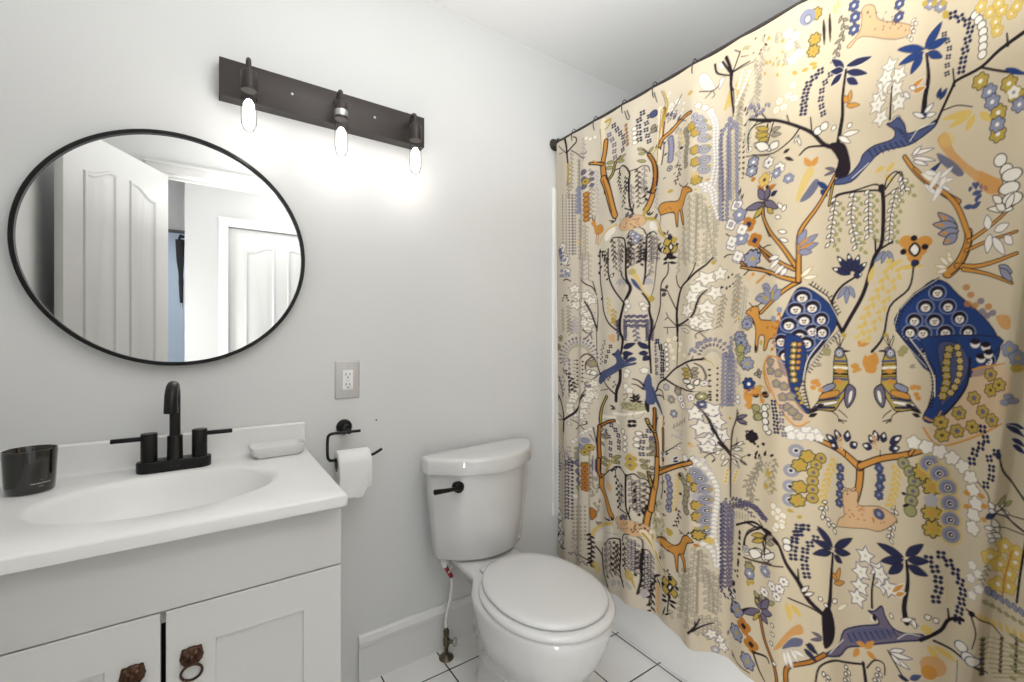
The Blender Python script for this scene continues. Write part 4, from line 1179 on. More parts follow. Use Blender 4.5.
L('k',331,958,326,977,7.2)
L('k',331,958,341,974,7.2)
S('g',3.5,3.5,[(295,965),(308,971),(308,961),(295,943)])
L('k',369,972,362,950,12.5)
D('p',[(-9,675),(4,647),(11,586)],12.7,4.8)
L('p',50,666,57,660,4.1)
L('p',12,607,5,595,4.2)
L('p',27,614,17,600,4.2)
L('p',65,642,62,632,4)
L('p',27,622,36,616,4.2)
L('p',48,626,44,614,4.1)
L('p',15,593,11,581,4.2)
L('p',57,699,57,688,4)
L('p',9,617,10,606,4.2)
L('p',72,645,69,635,4)
L('p',24,626,17,612,4.2)
L('p',72,672,69,662,4)
L('p',74,642,70,633,4)
L('p',78,658,77,648,4)
L('p',2,598,-2,587,4.2)
L('p',47,633,42,620,4.1)
L('p',67,687,64,677,4)
L('p',58,639,59,630,4)
L('p',61,631,59,620,4)
L('p',67,700,70,692,4)
L('p',42,634,50,628,4.1)
L('p',65,645,69,638,4)
L('p',46,675,55,670,4.1)
L('p',0,647,4,639,4.2)
L('p',4,675,5,665,4.2)
L('p',31,632,28,621,4.1)
L('p',8,594,20,592,4.2)
L('p',36,666,40,657,4.1)
L('p',0,597,0,587,4.3)
L('p',-5,616,-1,609,4.3)
L('p',54,668,53,657,4.1)
L('p',78,631,78,621,4)
L('p',71,646,73,636,4)
L('p',0,620,0,609,4.2)
L('p',77,618,77,607,4)
L('p',25,603,42,604,4.2)
L('p',-1,622,-2,611,4.3)
L('p',0,617,-3,606,4.2)
L('p',30,649,40,644,4.1)
L('p',14,590,18,582,4.2)
L('p',78,623,77,612,4)
L('p',10,588,11,577,4.2)
L('p',38,663,21,647,4.1)
L('p',49,671,50,661,4.1)
L('p',0,617,0,607,4.3)
L('p',15,608,8,596,4.2)
L('p',-6,624,-4,614,4.3)
L('p',77,634,79,625,4)
L('p',12,667,3,655,4.2)
L('p',15,625,16,615,4.2)
L('p',62,646,59,636,4)
L('p',0,604,1,595,4.3)
L('p',53,668,57,659,4.1)
L('p',53,656,56,647,4.1)
L('p',68,649,72,642,4)
L('p',10,637,3,625,4.2)
L('p',75,655,78,648,4)
L('p',70,665,69,654,4)
L('p',66,645,66,635,4)
L('p',76,670,77,660,4)
L('g',76,699,77,691,4)
L('g',75,713,73,704,4)
L('g',68,672,70,664,4)
L('g',73,623,75,616,4)
L('g',51,654,52,645,4.1)
L('g',26,686,24,676,4.2)
L('g',74,712,76,704,4)
L('g',74,636,73,627,4)
L('g',-5,610,-9,601,4.3)
L('g',82,647,85,640,4)
L('g',75,696,75,687,4)
L('g',80,645,82,638,4)
L('g',18,598,29,596,4.2)
L('g',63,673,66,666,4)
L('g',64,712,67,705,4)
L('g',36,699,48,696,4.1)
L('g',60,637,56,627,4)
L('g',1,645,3,637,4.2)
L('g',62,665,57,655,4)
L('g',35,701,29,689,4.1)
L('g',2,623,2,614,4.2)
L('g',78,662,78,653,4)
L('g',13,637,20,631,4.2)
L('g',71,664,74,657,4)
L('g',10,655,6,645,4.2)
L('g',4,615,2,605,4.2)
L('g',-2,618,2,611,4.3)
L('g',0,627,3,619,4.2)
L('g',77,669,78,661,4)
L('g',73,716,72,707,4)
L('g',-4,675,-7,666,4.3)
L('g',67,694,71,687,4)
L('g',81,651,79,642,4)
L('g',1,624,3,615,4.2)
L('g',10,660,8,649,4.2)
L('g',30,663,42,660,4.1)
L('g',75,651,73,642,4)
L('g',46,620,46,610,4.1)
L('g',62,656,59,646,4)
L('g',39,698,50,695,4.1)
L('g',7,691,2,681,4.2)
L('g',52,632,59,628,4.1)
L('g',51,618,49,608,4.1)
L('g',45,661,53,656,4.1)
L('g',2,676,4,667,4.2)
L('g',37,612,47,609,4.1)
L('g',13,667,22,662,4.2)
L('g',18,674,19,665,4.2)
L('g',-5,588,-4,579,4.3)
L('g',79,648,78,639,4)
V('y',[(2,795),(37,728)],13.6,9.4,6.3,0,None,0,None,0.7,3)
D('w',[(83,736),(133,790),(153,807)],13.6,7.3,'u',2.5)
Q('w',80,916,21,5,'g',2.1,0.3)
Q('w',72,884,21.1,5,'g',2.1,0.8)
Q('w',86,930,21,5,'g',2.1,1.3)
Q('w',132,900,20.3,5,'g',2.1,1.8)
Q('w',129,871,20.3,5,'g',2.1,2.3)
Q('w',142,926,20.2,5,'g',2.1,2.8)
Q('w',120,853,20.4,5,'g',2.1,3.3)
Q('w',150,945,20.1,5,'g',2,3.8)
Q('w',92,857,20.9,5,'g',2.1,4.3)
Q('w',73,865,21.1,5,'g',2.1,4.8)
S('k',8.3,12.4,[(-6,932),(37,872),(47,819),(44,772)])
S('k',6,9.9,[(133,944),(105,895),(83,855),(51,824)])
S('k',4.7,4.7,[(-5,841),(39,821)])
S('k',3.7,3.7,[(-7,808),(37,818)])
S('k',3.4,3.4,[(77,830),(107,814),(139,823),(140,835)])
S('k',3.5,3.5,[(107,814),(91,790)])
S('k',3.4,3.4,[(121,816),(135,801)])
S('k',4.6,3.1,[(44,767),(39,693)])
L('w',65,818,78,805,12.1,'d',2.1)
L('w',129,832,139,824,11.6,'d',2.1)
V('p',[(37,687),(70,674),(81,636)],12.1,10.1,4.6,0,None,0,None,0.7,3)
D('l',[(136,756),(126,735),(100,696),(101,622)],30.3,13.7)
F('Y',136,708,14.4,6,'d','d',2.1)
F('Y',137,655,14.4,6,'d','d',2.1)
F('Y',147,729,14.4,6,'d','d',2)
D('e',[(92,708),(90,657)],19.9,7.5)
S('g',3.4,3.4,[(148,710),(147,637)])
S('p',3.4,3.4,[(156,697),(155,638)])
S('p',3.3,3.3,[(162,679),(161,640)])
S('c',16.9,16.9,[(186,851),(188,766),(184,666)])
S('w',15.7,9.2,[(178,861),(253,874)])
S('w',10.7,4.4,[(248,865),(275,853)])
S('w',13.2,7,[(248,887),(304,894)])
S('k',14.7,16.2,[(214,946),(189,903),(180,859),(182,825)])
S('Y',5.2,6.6,[(214,946),(189,903),(180,859),(182,825)])
S('k',15.4,13.5,[(182,826),(223,850),(249,860)])
S('O',6,4.1,[(182,826),(223,850),(249,860)])
S('k',17.3,19.2,[(176,821),(173,753),(175,701),(172,639)])
S('O',7.6,9.5,[(176,821),(173,753),(175,701),(172,639)])
S('k',3.8,2.9,[(157,812),(165,746),(169,700)])
S('p',3.8,2.4,[(148,782),(159,755)])
L('g',177,782,222,803,13.3,'d',2)
L('g',177,781,225,787,13.3,'d',2)
L('g',179,759,201,748,13.2,'d',2)
L('g',177,801,195,817,13.3,'d',2)
L('d',252,910,228,916,9)
L('d',254,908,232,900,8.9)
G('n',[(236,840),(264,814),(270,781),(269,746)],22.7,10.7)
G('n',[(210,811),(232,784),(232,748),(234,719)],24.2,9.5)
D('w',[(291,830),(300,807),(299,764)],22.5,9.1,'d',2.6)
G('n',[(364,843),(351,816),(346,781),(347,752)],22.3,8.8)
D('w',[(340,831),(335,805),(336,767)],22,8.5,'d',2.5)
G('n',[(362,780),(362,729)],22.3,6)
L('k',325,863,332,853,16.2)
L('k',321,862,312,850,16.2)
L('k',321,867,312,876,16.2)
L('k',325,868,332,879,16.2)
E('e',322,927,46,17,al=0.7)
E('d',321,917,1.9,1.9)
E('d',294,919,2,2)
E('d',309,921,1.9,1.9)
E('d',334,935,1.9,1.9)
E('d',302,934,1.9,1.9)
E('d',304,933,1.9,1.9)
E('d',316,916,1.9,1.9)
E('d',314,930,1.9,1.9)
E('d',320,931,1.9,1.9)
E('d',334,923,1.9,1.9)
E('d',298,929,1.9,1.9)
E('d',331,918,1.9,1.9)
E('d',330,929,1.9,1.9)
E('d',346,939,1.9,1.9)
E('d',288,915,2,2)
E('d',317,936,1.9,1.9)
E('d',325,917,1.9,1.9)
E('d',323,930,1.9,1.9)
E('d',291,931,2,2)
E('d',343,929,1.9,1.9)
E('d',344,938,1.9,1.9)
E('d',305,934,1.9,1.9)
E('d',316,935,1.9,1.9)
E('d',306,926,1.9,1.9)
E('d',310,935,1.9,1.9)
E('d',285,910,2,2)
L('k',332,944,315,951,8.5)
L('k',331,945,326,967,8.5)
L('k',332,945,343,967,8.5)
L('k',334,944,350,948,8.5)
S('g',3.9,3.9,[(292,966),(308,972),(308,960),(293,947)])
S('w',11.1,6,[(275,888),(329,902),(362,914)])
S('g',1.7,1.7,[(269,898),(308,902),(304,882)])
S('g',1.7,1.7,[(329,907),(326,889),(340,886),(354,909)])
S('k',18.5,8.4,[(366,965),(360,939),(362,914)])
S('b',16.4,5.8,[(371,995),(385,967),(403,941),(417,913)])
S('n',2.1,2.1,[(375,991),(395,956),(411,918)])
S('k',16.8,16,[(383,923),(385,884),(380,844)])
S('O',8.3,7.5,[(383,923),(385,884),(380,844)])
S('k',12.7,13.6,[(359,884),(369,856),(383,843)])
S('Y',4.2,5,[(359,884),(369,856),(383,843)])
S('c',18,18,[(408,897),(405,823),(401,740)])
S('O',4.8,4.8,[(423,908),(419,827),(421,739)])
S('k',18.4,19.2,[(381,846),(391,807),(391,761),(394,709)])
S('o',9.9,10.7,[(381,846),(391,807),(391,761),(394,709)])
S('k',4.1,3.2,[(396,997),(417,992),(424,965)])
L('e',181,697,233,699,14.2,'d',2.4)
L('e',176,676,224,679,14.2,'d',2.4)
L('e',244,715,282,735,13.5,'d',2.3)
L('e',236,698,276,711,13.6,'d',2.3)
L('e',253,709,275,703,13.4,'d',2.3)
S('Y',4.1,5.9,[(246,725),(230,693),(209,653)])
L('e',342,738,359,727,11.8,'d',2.2)
L('e',345,717,362,719,11.8,'d',2.2)
L('e',365,754,379,774,11.7,'d',2.1)
F('Y',318,713,20.5,4,'p',None,2.6)
V('t',[(323,761),(323,736)],8.5,10.2,4.3,0,None,0,None,0.7,3)
L('g',388,777,365,822,16.5,'d',2.1)
L('g',388,775,365,792,16.5,'d',2.1)
L('g',388,772,370,762,16.5,'d',2.1)
S('k',8,4.5,[(239,664),(254,685),(281,693)])
D('d',[(-10,623),(-9,463)],16,3.2)
D('k',[(5,601),(4,431)],15.9,3.2)
D('d',[(34,641),(32,448)],15.5,3.1)
L('p',62,652,54,636,6.6,'n',1.3)
L('p',65,653,72,643,6.5,'n',1.3)
L('n',80,653,81,641,7.5)
L('p',62,636,54,620,6.6,'n',1.3)
L('p',65,637,72,627,6.5,'n',1.3)
L('n',80,637,81,625,7.5)
L('p',62,620,54,604,6.6,'n',1.3)
L('p',65,621,72,611,6.5,'n',1.3)
L('n',80,620,81,609,7.5)
L('p',62,604,54,588,6.6,'n',1.3)
L('p',65,605,72,595,6.5,'n',1.3)
L('n',80,604,81,593,7.5)
L('p',62,588,54,571,6.6,'n',1.3)
L('p',65,589,72,579,6.5,'n',1.3)
L('n',80,588,81,577,7.5)
L('p',62,572,54,555,6.6,'n',1.3)
L('p',65,573,72,563,6.5,'n',1.3)
L('n',79,572,81,561,7.5)
L('p',62,555,54,539,6.6,'n',1.3)
L('p',65,556,72,546,6.5,'n',1.3)
L('n',79,556,81,545,7.5)
L('p',62,539,54,523,6.6,'n',1.3)
L('p',65,540,72,530,6.5,'n',1.3)
L('n',79,540,81,529,7.5)
L('p',62,523,54,506,6.6,'n',1.3)
L('p',65,524,72,514,6.5,'n',1.3)
L('n',79,524,81,512,7.5)
L('p',62,507,54,490,6.6,'n',1.3)
L('p',65,508,72,498,6.5,'n',1.3)
L('n',79,508,81,496,7.5)
L('p',62,491,54,474,6.6,'n',1.3)
L('p',65,492,72,482,6.5,'n',1.3)
L('n',79,492,81,480,7.5)
L('p',62,475,54,458,6.6,'n',1.3)
L('p',65,476,72,466,6.5,'n',1.3)
L('n',79,476,81,464,7.5)
L('p',62,459,54,442,6.6,'n',1.3)
L('p',65,460,71,450,6.5,'n',1.3)
L('n',79,460,81,448,7.5)
L('p',62,442,54,425,6.6,'n',1.3)
L('p',65,444,71,434,6.5,'n',1.3)
L('n',79,444,81,432,7.5)
L('p',62,426,54,409,6.6,'n',1.3)
L('p',65,427,71,418,6.5,'n',1.3)
L('n',79,428,80,416,7.5)
L('p',62,410,54,393,6.6,'n',1.3)
L('p',65,411,71,402,6.5,'n',1.3)
L('n',79,412,80,400,7.5)
D('n',[(72,658),(70,403)],12.1,3)
D('p',[(101,648),(106,571)],36.5,16.8)
D('l',[(101,648),(106,571)],36.5,8.9)
FF('O',[(137,650),(137,556)],22.1,14.4,6,'r','d',2.5)
E('e',101,544,12.9,12.9)
FF('w',[(91,504),(122,493)],22.6,11.8,5,None,'u',2.1)
S('g',2.9,2.9,[(147,680),(148,351)])
S('p',2.9,2.9,[(153,681),(155,593)])
S('p',2.9,2.9,[(162,683),(163,633)])
D('g',[(82,457),(83,312)],17,3,ry=4.5)
D('g',[(91,459),(93,316)],16.9,3,ry=4.5)
D('g',[(125,480),(127,341)],16.4,2.9,ry=4.4)
D('g',[(137,484),(139,345)],16.4,2.9,ry=4.3)
S('k',26.4,25.5,[(186,621),(186,579),(210,544),(227,506),(238,491)])
S('o',18.5,17.6,[(186,621),(186,579),(210,544),(227,506),(238,491)])
S('k',14.9,17.3,[(181,618),(172,635),(172,685)])
S('O',5.2,7.6,[(181,618),(172,635),(172,685)])
S('k',5.9,4.1,[(193,628),(211,645),(234,667),(255,674)])
S('Y',3.6,3.2,[(209,645),(234,687),(249,711)])
L('t',234,582,216,620,27.2)
L('k',157,567,162,563,5.7)
L('k',170,565,173,575,5.7)
L('k',159,507,163,503,5.7)
L('k',172,509,178,523,5.7)
L('s',157,544,158,534,4.3,'g',2.9)
L('s',166,611,168,601,4.3,'g',2.8)
L('s',155,538,152,529,4.3,'g',2.9)
L('s',168,493,170,485,4.3,'g',2.8)
L('s',153,538,154,528,4.3,'g',2.9)
L('s',167,566,166,556,4.3,'g',2.8)
L('s',171,486,173,477,4.3,'g',2.8)
L('s',164,497,166,488,4.3,'g',2.8)
L('s',156,574,159,565,4.3,'g',2.9)
L('s',172,501,175,492,4.3,'g',2.8)
L('s',156,609,158,599,4.3,'g',2.9)
L('s',155,556,154,545,4.3,'g',2.9)
L('s',158,612,157,602,4.3,'g',2.9)
L('s',154,590,156,581,4.3,'g',2.9)
L('s',162,607,162,597,4.3,'g',2.9)
L('s',160,507,160,497,4.3,'g',2.9)
L('s',176,527,174,516,4.3,'g',2.8)
L('s',167,556,164,546,4.3,'g',2.8)
L('s',169,479,167,468,4.3,'g',2.8)
L('s',170,584,167,573,4.3,'g',2.8)
L('s',162,603,166,595,4.3,'g',2.9)
L('s',157,581,155,571,4.3,'g',2.9)
L('s',159,612,157,602,4.3,'g',2.9)
L('s',166,619,171,612,4.3,'g',2.8)
V('k',[(257,654),(265,603),(271,539)],22.2,16,8,2.2,None,0,None,0.7,3)
V('u',[(281,632),(284,559)],21.9,15.8,7.9,1.8,'k',2.2,None,0.7,3)
V('u',[(321,672),(327,550)],20.4,16.2,7.2,1.7,'d',2.2,None,0.7,3)
V('d',[(332,653),(338,561)],22,16.1,7.6,1.7,None,0,None,0.7,3)
V('u',[(343,664),(344,550)],21.1,16.1,7.2,1.7,'d',2.2,None,0.7,3)
V('d',[(358,658),(354,552)],22.7,15.2,7.2,1.7,None,0,None,0.7,3)
L('k',278,626,292,623,8.8)
L('k',275,590,292,589,8.8)
L('k',332,632,329,612,8.5)
L('k',333,598,329,578,8.5)
L('k',348,559,353,537,8.4)
L('k',340,532,343,545,8.5)
L('k',359,578,356,558,8.4)
S('k',9.4,6,[(304,672),(302,619),(304,555),(314,529),(321,509)])
S('k',6.2,3.5,[(304,666),(289,683),(265,688),(254,671),(257,651)])
S('k',5.5,3.4,[(308,672),(329,683),(343,670),(357,668),(366,653)])
S('k',6.1,4.3,[(275,534),(309,531)])
S('k',4.7,3.4,[(317,557),(314,528)])
S('k',22.5,22.5,[(396,752),(393,705),(384,661),(377,632)])
S('o',14.1,14.1,[(396,752),(393,705),(384,661),(377,632)])
S('k',13.2,11.9,[(374,636),(367,668),(363,695)])
S('Y',4.6,3.3,[(374,636),(367,668),(363,695)])
S('k',22.8,19.5,[(378,636),(371,582),(362,541),(356,487)])
S('o',14.2,10.9,[(378,636),(371,582),(362,541),(356,487)])
S('k',15.6,16.4,[(432,724),(397,702)])
S('o',7.3,8.1,[(432,724),(397,702)])
L('e',356,674,338,692,11.8,'d',2.2)
L('e',361,704,344,719,11.8,'d',2.2)
L('e',363,708,382,714,11.8,'d',2.1)
L('e',361,690,383,693,11.8,'d',2.2)
F('Y',318,735,19.6,4,'p',None,2.6)
L('s',383,557,378,546,4.2,'e',2.5)
L('s',421,542,426,535,4,'e',2.4)
L('s',395,562,398,554,4.1,'e',2.5)
L('s',378,524,375,514,4.2,'e',2.5)
L('s',410,605,410,595,4.1,'e',2.4)
L('s',384,509,385,500,4.1,'e',2.5)
L('s',421,517,427,512,4,'e',2.4)
L('s',390,484,390,474,4.1,'e',2.5)
L('s',395,551,391,540,4.1,'e',2.5)
L('s',421,552,413,540,4,'e',2.4)
L('s',403,601,398,589,4.1,'e',2.4)
L('s',395,604,388,592,4.1,'e',2.5)
L('s',379,525,380,516,4.2,'e',2.5)
L('s',418,569,423,563,4,'e',2.4)
L('s',388,581,388,570,4.1,'e',2.5)
L('s',391,507,396,500,4.1,'e',2.5)
L('s',391,576,385,565,4.1,'e',2.5)
L('s',416,507,414,496,4,'e',2.4)
L('s',394,591,389,580,4.1,'e',2.5)
L('s',398,607,404,601,4.1,'e',2.5)
L('s',381,507,377,496,4.2,'e',2.5)
L('s',385,498,388,489,4.1,'e',2.5)
L('s',407,500,405,489,4.1,'e',2.4)
L('s',414,569,423,566,4.1,'e',2.4)
L('s',399,533,405,527,4.1,'e',2.5)
L('s',393,567,401,563,4.1,'e',2.5)
L('s',390,556,390,547,4.1,'e',2.5)
L('s',409,564,400,551,4.1,'e',2.4)
L('s',414,496,411,485,4,'e',2.4)
L('s',407,544,401,532,4.1,'e',2.4)
L('n',382,602,389,577,4.2)
L('n',376,541,384,523,4.2)
E('t',314,484,59,28.2,'g',1.5)
E('d',303,474,2.2,2.2)
E('d',329,487,2.1,2.1)
E('d',294,491,2.2,2.2)
E('d',268,466,2.2,2.2)
E('d',322,476,2.1,2.1)
E('d',331,496,2.1,2.1)
E('d',344,501,2.1,2.1)
E('d',331,506,2.1,2.1)
E('d',334,482,2.1,2.1)
E('d',346,476,2.1,2.1)
E('d',329,475,2.1,2.1)
E('d',333,485,2.1,2.1)
E('d',284,467,2.2,2.2)
E('d',342,502,2.1,2.1)
E('d',347,490,2.1,2.1)
E('d',307,500,2.1,2.1)
E('d',306,493,2.1,2.1)
E('d',327,471,2.1,2.1)
E('d',343,487,2.1,2.1)
E('d',306,495,2.2,2.2)
E('d',330,486,2.1,2.1)
E('d',331,494,2.1,2.1)
E('d',341,503,2.1,2.1)
E('d',297,485,2.2,2.2)
E('d',325,471,2.1,2.1)
E('d',278,459,2.2,2.2)
E('d',334,501,2.1,2.1)
E('d',265,455,2.2,2.2)
E('d',338,475,2.1,2.1)
E('d',332,492,2.1,2.1)
E('d',310,480,2.1,2.1)
E('d',343,499,2.1,2.1)
E('d',294,469,2.2,2.2)
E('d',346,505,2.1,2.1)
E('d',262,472,2.2,2.2)
E('d',321,481,2.1,2.1)
E('d',281,479,2.2,2.2)
E('d',323,480,2.1,2.1)
E('d',330,479,2.1,2.1)
E('d',265,459,2.2,2.2)
S('g',5.5,2.3,[(199,407),(234,422),(264,430)])
S('y',11.3,6.6,[(238,462),(182,424),(160,393),(154,364)])
P('w',[(163,352),(176,399),(240,454),(234,392)],al=0.6)
P('O',[(149,483),(162,476),(166,457),(159,441),(151,436)],'k',2)
L('p',168,424,185,436,6.7,'g',2)
L('p',165,433,172,416,6.7,'g',2)
F('w',6,383,26.4,4,'l','n',4.1)
F('w',25,336,26,4,'l','n',4)
F('w',25,288,26,4,'l','n',4)
L('k',-8,425,2,408,7.5)
L('k',-9,282,1,303,7.5)
L('k',38,324,60,328,7.2)
E('p',-9,356,12.8,12.8)
E('p',-10,298,11.7,11.7)
L('k',234,469,193,459,6.3)
L('k',232,466,224,476,6.4)
L('k',237,471,240,491,6.3)
L('k',239,473,249,485,6.3)
L('k',359,486,369,485,5.9)
L('k',356,487,353,497,5.9)
L('p',275,495,296,523,11.5,'k',2.3)
L('p',298,505,308,527,11.2,'k',2.2)
F('w',19,274,23,4,'l','n',4)
L('k',15,240,65,273,7.3)
L('k',-7,210,2,231,7.4)
V('g',[(83,349),(84,279)],20,9,4,0,None,0,None,0.7,3)
V('g',[(123,374),(126,261)],19.3,8.7,3.9,0,None,0,None,0.7,3)
V('u',[(71,260),(143,253)],16.7,11.8,4.9,0,'d',1.7,None,0.7,3)
V('k',[(150,378),(154,322),(154,251)],19.1,14.4,8.6,3.8,None,0,None,0.7,3)
S('k',4.4,5.3,[(93,289),(149,268),(164,247)])
S('k',6.1,7.5,[(164,331),(188,303),(196,258),(224,215)])
S('k',4.2,4.2,[(187,336),(188,304)])
P('y',[(156,261),(171,272),(180,248),(169,223)],al=0.7)
V('u',[(208,368),(212,270)],21.2,16.6,7.4,1.8,'k',2,None,0.7,3)
V('u',[(234,389),(237,273)],20.8,16.3,7.2,1.8,'k',1.9,None,0.7,3)
V('d',[(254,399),(251,282)],20.6,16.1,7.2,1.8,'d',1.9,None,0.7,3)
V('d',[(267,397),(266,300)],20.4,16,7.1,1.8,'k',1.9,None,0.7,3)
V('d',[(296,418),(298,325)],19.9,15.6,6.9,1.7,'d',1.8,None,0.7,3)
V('u',[(311,448),(312,333)],19.7,15.4,6.9,1.7,'d',1.8,None,0.7,3)
V('u',[(322,444),(325,331)],19.6,15.3,6.8,1.7,'d',1.8,None,0.7,3)
V('u',[(333,443),(332,329)],19.5,15.3,6.8,1.7,'k',1.8,None,0.7,3)
V('d',[(341,407),(342,340)],19.4,15.2,6.8,1.7,'k',1.8,None,0.7,3)
V('d',[(354,406),(356,286)],19.3,15.1,6.7,1.7,'k',1.8,None,0.7,3)
V('u',[(362,400),(366,273)],19.3,15.1,6.7,1.7,'k',1.8,None,0.7,3)
V('u',[(370,394),(370,283)],19.2,15,6.7,1.7,'k',1.8,None,0.7,3)
L('k',235,326,240,340,10)
L('k',238,301,240,316,9.9)
L('k',298,402,304,394,9.5)
L('k',295,353,304,348,9.5)
L('k',333,325,336,313,9.3)
L('k',216,254,230,251,10.1)
S('k',8.8,7,[(275,419),(279,369),(277,303),(296,254)])
S('k',5.4,3.2,[(275,419),(249,410),(223,391),(204,358)])
S('k',4.8,3.5,[(286,420),(294,448),(314,458)])
S('k',4.8,5.7,[(256,290),(292,272)])
S('k',9.3,5.9,[(350,414),(347,358),(348,309),(340,252)])
S('k',4.6,3.4,[(350,414),(349,447),(338,457)])
S('k',4.6,2.9,[(354,416),(365,413),(374,395)])
S('k',4.6,3.4,[(341,253),(357,283)])
E('Y',315,309,15.4,18.8,al=0.8)
S('Y',10.2,3.4,[(324,301),(334,271)])
L('u',306,283,326,259,18.9)
L('u',256,258,242,227,19.6)
L('u',266,260,278,247,19.5)
L('u',356,277,354,239,18.5)
S('c',18.2,18.2,[(351,477),(370,444),(392,400),(415,382)])
S('Y',7.5,5,[(349,473),(370,440),(389,395),(418,374)])
S('k',5.8,4.2,[(368,222),(375,309)])
L('k',372,267,383,266,7.5)
L('k',379,328,406,350,7.5)
L('k',393,327,407,312,7.4)
L('k',386,323,378,298,7.5)
S('t',18.1,12.3,[(394,303),(398,221)])
P('o',[(389,461),(406,482),(432,493),(432,465),(406,454)],'k',2.8)
F('w',453,1954,11.8,5,'y','g',1.3)
F('w',477,1957,11.6,5,'y','g',1.3)
E('Y',522,1958,9.7,6.7,al=0.8)
F('w',496,1898,6.9,5,'y','s',2.3)
F('w',457,1928,7.1,5,'y','s',2.3)
F('w',480,1909,7,5,'y','s',2.3)
F('w',453,1944,7.1,5,'y','s',2.3)
F('w',498,1940,6.9,5,'y','s',2.3)
F('w',448,1991,7.1,5,'y','s',2.4)
F('w',453,1998,7.1,5,'y','s',2.3)
F('w',448,1953,7.1,5,'y','s',2.4)
F('w',444,1943,7.1,5,'y','s',2.4)
F('w',488,1915,6.9,5,'y','s',2.3)
F('w',494,1921,6.9,5,'y','s',2.3)
F('w',504,1893,6.8,5,'y','s',2.3)
S('Y',5.6,7.2,[(433,2014),(443,1967),(427,1918)])
S('k',2,2,[(426,2018),(436,1971),(420,1921)])
S('k',4,2.8,[(401,2024),(409,1989)])
P('w',[(551,1998),(571,1996),(583,1973),(593,1941),(574,1942),(553,1961)],'g',1.6)
P(None,[(557,1967),(576,1966),(587,1941)],'g',1.6)
P('w',[(606,2006),(620,2005),(623,1987),(612,1990)],'g',1.5)
S('k',10.5,5.6,[(632,2012),(642,1971),(638,1930),(645,1911)])
S('k',7.1,4.2,[(598,2010),(601,1985),(617,1970),(641,1955)])
S('k',4.1,3.4,[(673,2004),(654,1971),(643,1959)])
S('k',3.1,1.7,[(651,1960),(680,1960),(708,1960)])
S('k',3.2,2.2,[(551,1948),(583,1938),(601,1944),(617,1961)])
S('k',2.9,1.8,[(583,1938),(564,1922)])
S('k',2.5,1.8,[(586,1936),(589,1923),(581,1917)])
S('k',3.1,2.4,[(645,1908),(646,1851),(640,1833)])
S('k',3.1,3.1,[(658,2017),(671,2005)])
P('w',[(609,1961),(623,1958),(603,1934)],'d',1.5)
S('p',3.9,2.7,[(492,1971),(462,1939),(442,1926)])
V('p',[(475,1929),(442,1914)],10.2,11.8,4.7,0,None,0,None,0.7,3)
V('e',[(680,2010),(697,2004)],6.7,8.7,4,0,None,0,None,0.7,3)
S('d',3,1.7,[(675,1989),(695,1983)])
D('y',[(633,1909),(617,1865)],8.5,4.6,'Y',1.2)
D('y',[(656,1921),(662,1857)],9.7,4.5,'Y',1.2)
D('y',[(636,1897),(632,1871)],8.4,4.2,'Y',1.2)
V('g',[(737,1961),(699,1841)],11.9,13.3,3.3,1.3,None,0,'g',0.6,3)
V('g',[(714,1967),(716,1833)],12,13.3,3.3,1.3,None,0,'g',0.6,3)
V('g',[(687,1916),(654,1819)],12.3,13.7,3.4,1.4,None,0,'g',0.6,3)
E('g',723,1908,6.6,6.6,al=0.6)
E('g',724,1886,5.9,5.9,al=0.6)
E('g',722,1869,6,6,al=0.6)
E('g',713,1946,6,6,al=0.6)
L('k',744,1985,746,1992,5.2)
L('k',729,1977,733,1984,5.2)
L('k',724,1971,729,1975,5.3)
L('k',708,1982,711,1985,5.3)
FF('w',[(546,1906),(571,1887),(583,1869)],20.5,10.2,5,None,'g',1.6)
L('p',709,1810,713,1801,4,'k',2)
L('p',664,1853,667,1844,4.1,'k',2.1)
L('p',687,1832,686,1825,4.1,'k',2)
L('p',720,1828,721,1820,4,'k',2)
L('p',702,1828,706,1820,4,'k',2)
L('p',707,1826,705,1819,4,'k',2)
L('p',698,1814,694,1809,4,'k',2)
L('p',661,1836,658,1829,4.1,'k',2.1)
L('p',681,1844,681,1836,4.1,'k',2)
L('p',686,1826,682,1820,4.1,'k',2)
L('p',688,1837,688,1828,4.1,'k',2)
L('p',716,1811,715,1804,4,'k',2)
L('p',681,1838,677,1833,4.1,'k',2)
L('p',700,1838,701,1830,4,'k',2)
V('u',[(477,1860),(477,1767)],15.5,10.1,5.4,0,'g',1,None,0.7,3)
L('u',463,1793,469,1782,6.3,'g',2.3)
L('u',465,1868,466,1857,6.3,'g',2.3)
L('u',521,1781,523,1770,6,'g',2.2)
L('u',516,1841,519,1830,6,'g',2.2)
L('u',506,1858,502,1851,6.1,'g',2.3)
L('u',471,1875,475,1864,6.2,'g',2.3)
L('u',478,1824,478,1814,6.2,'g',2.3)
L('u',452,1858,446,1852,6.3,'g',2.4)
L('u',477,1812,483,1801,6.2,'g',2.3)
L('u',466,1753,463,1744,6.3,'g',2.3)
L('u',482,1865,484,1854,6.2,'g',2.3)
L('u',504,1803,503,1794,6.1,'g',2.3)
L('u',515,1770,513,1762,6,'g',2.2)
L('u',451,1884,447,1876,6.3,'g',2.4)
L('u',475,1760,471,1753,6.2,'g',2.3)
L('u',516,1804,508,1801,6,'g',2.2)
S('c',16.2,16.2,[(418,1961),(410,1903),(405,1788)])
S('Y',5.7,4,[(429,1956),(414,1902),(403,1846),(399,1787)])
S('k',2,2,[(421,1960),(406,1886)])
S('k',17.4,13.1,[(410,1841),(418,1859),(449,1872),(473,1888),(501,1896),(523,1895)])
S('o',9.4,5.1,[(410,1841),(418,1859),(449,1872),(473,1888),(501,1896),(523,1895)])
S('k',3.1,1.9,[(483,1895),(506,1877)])
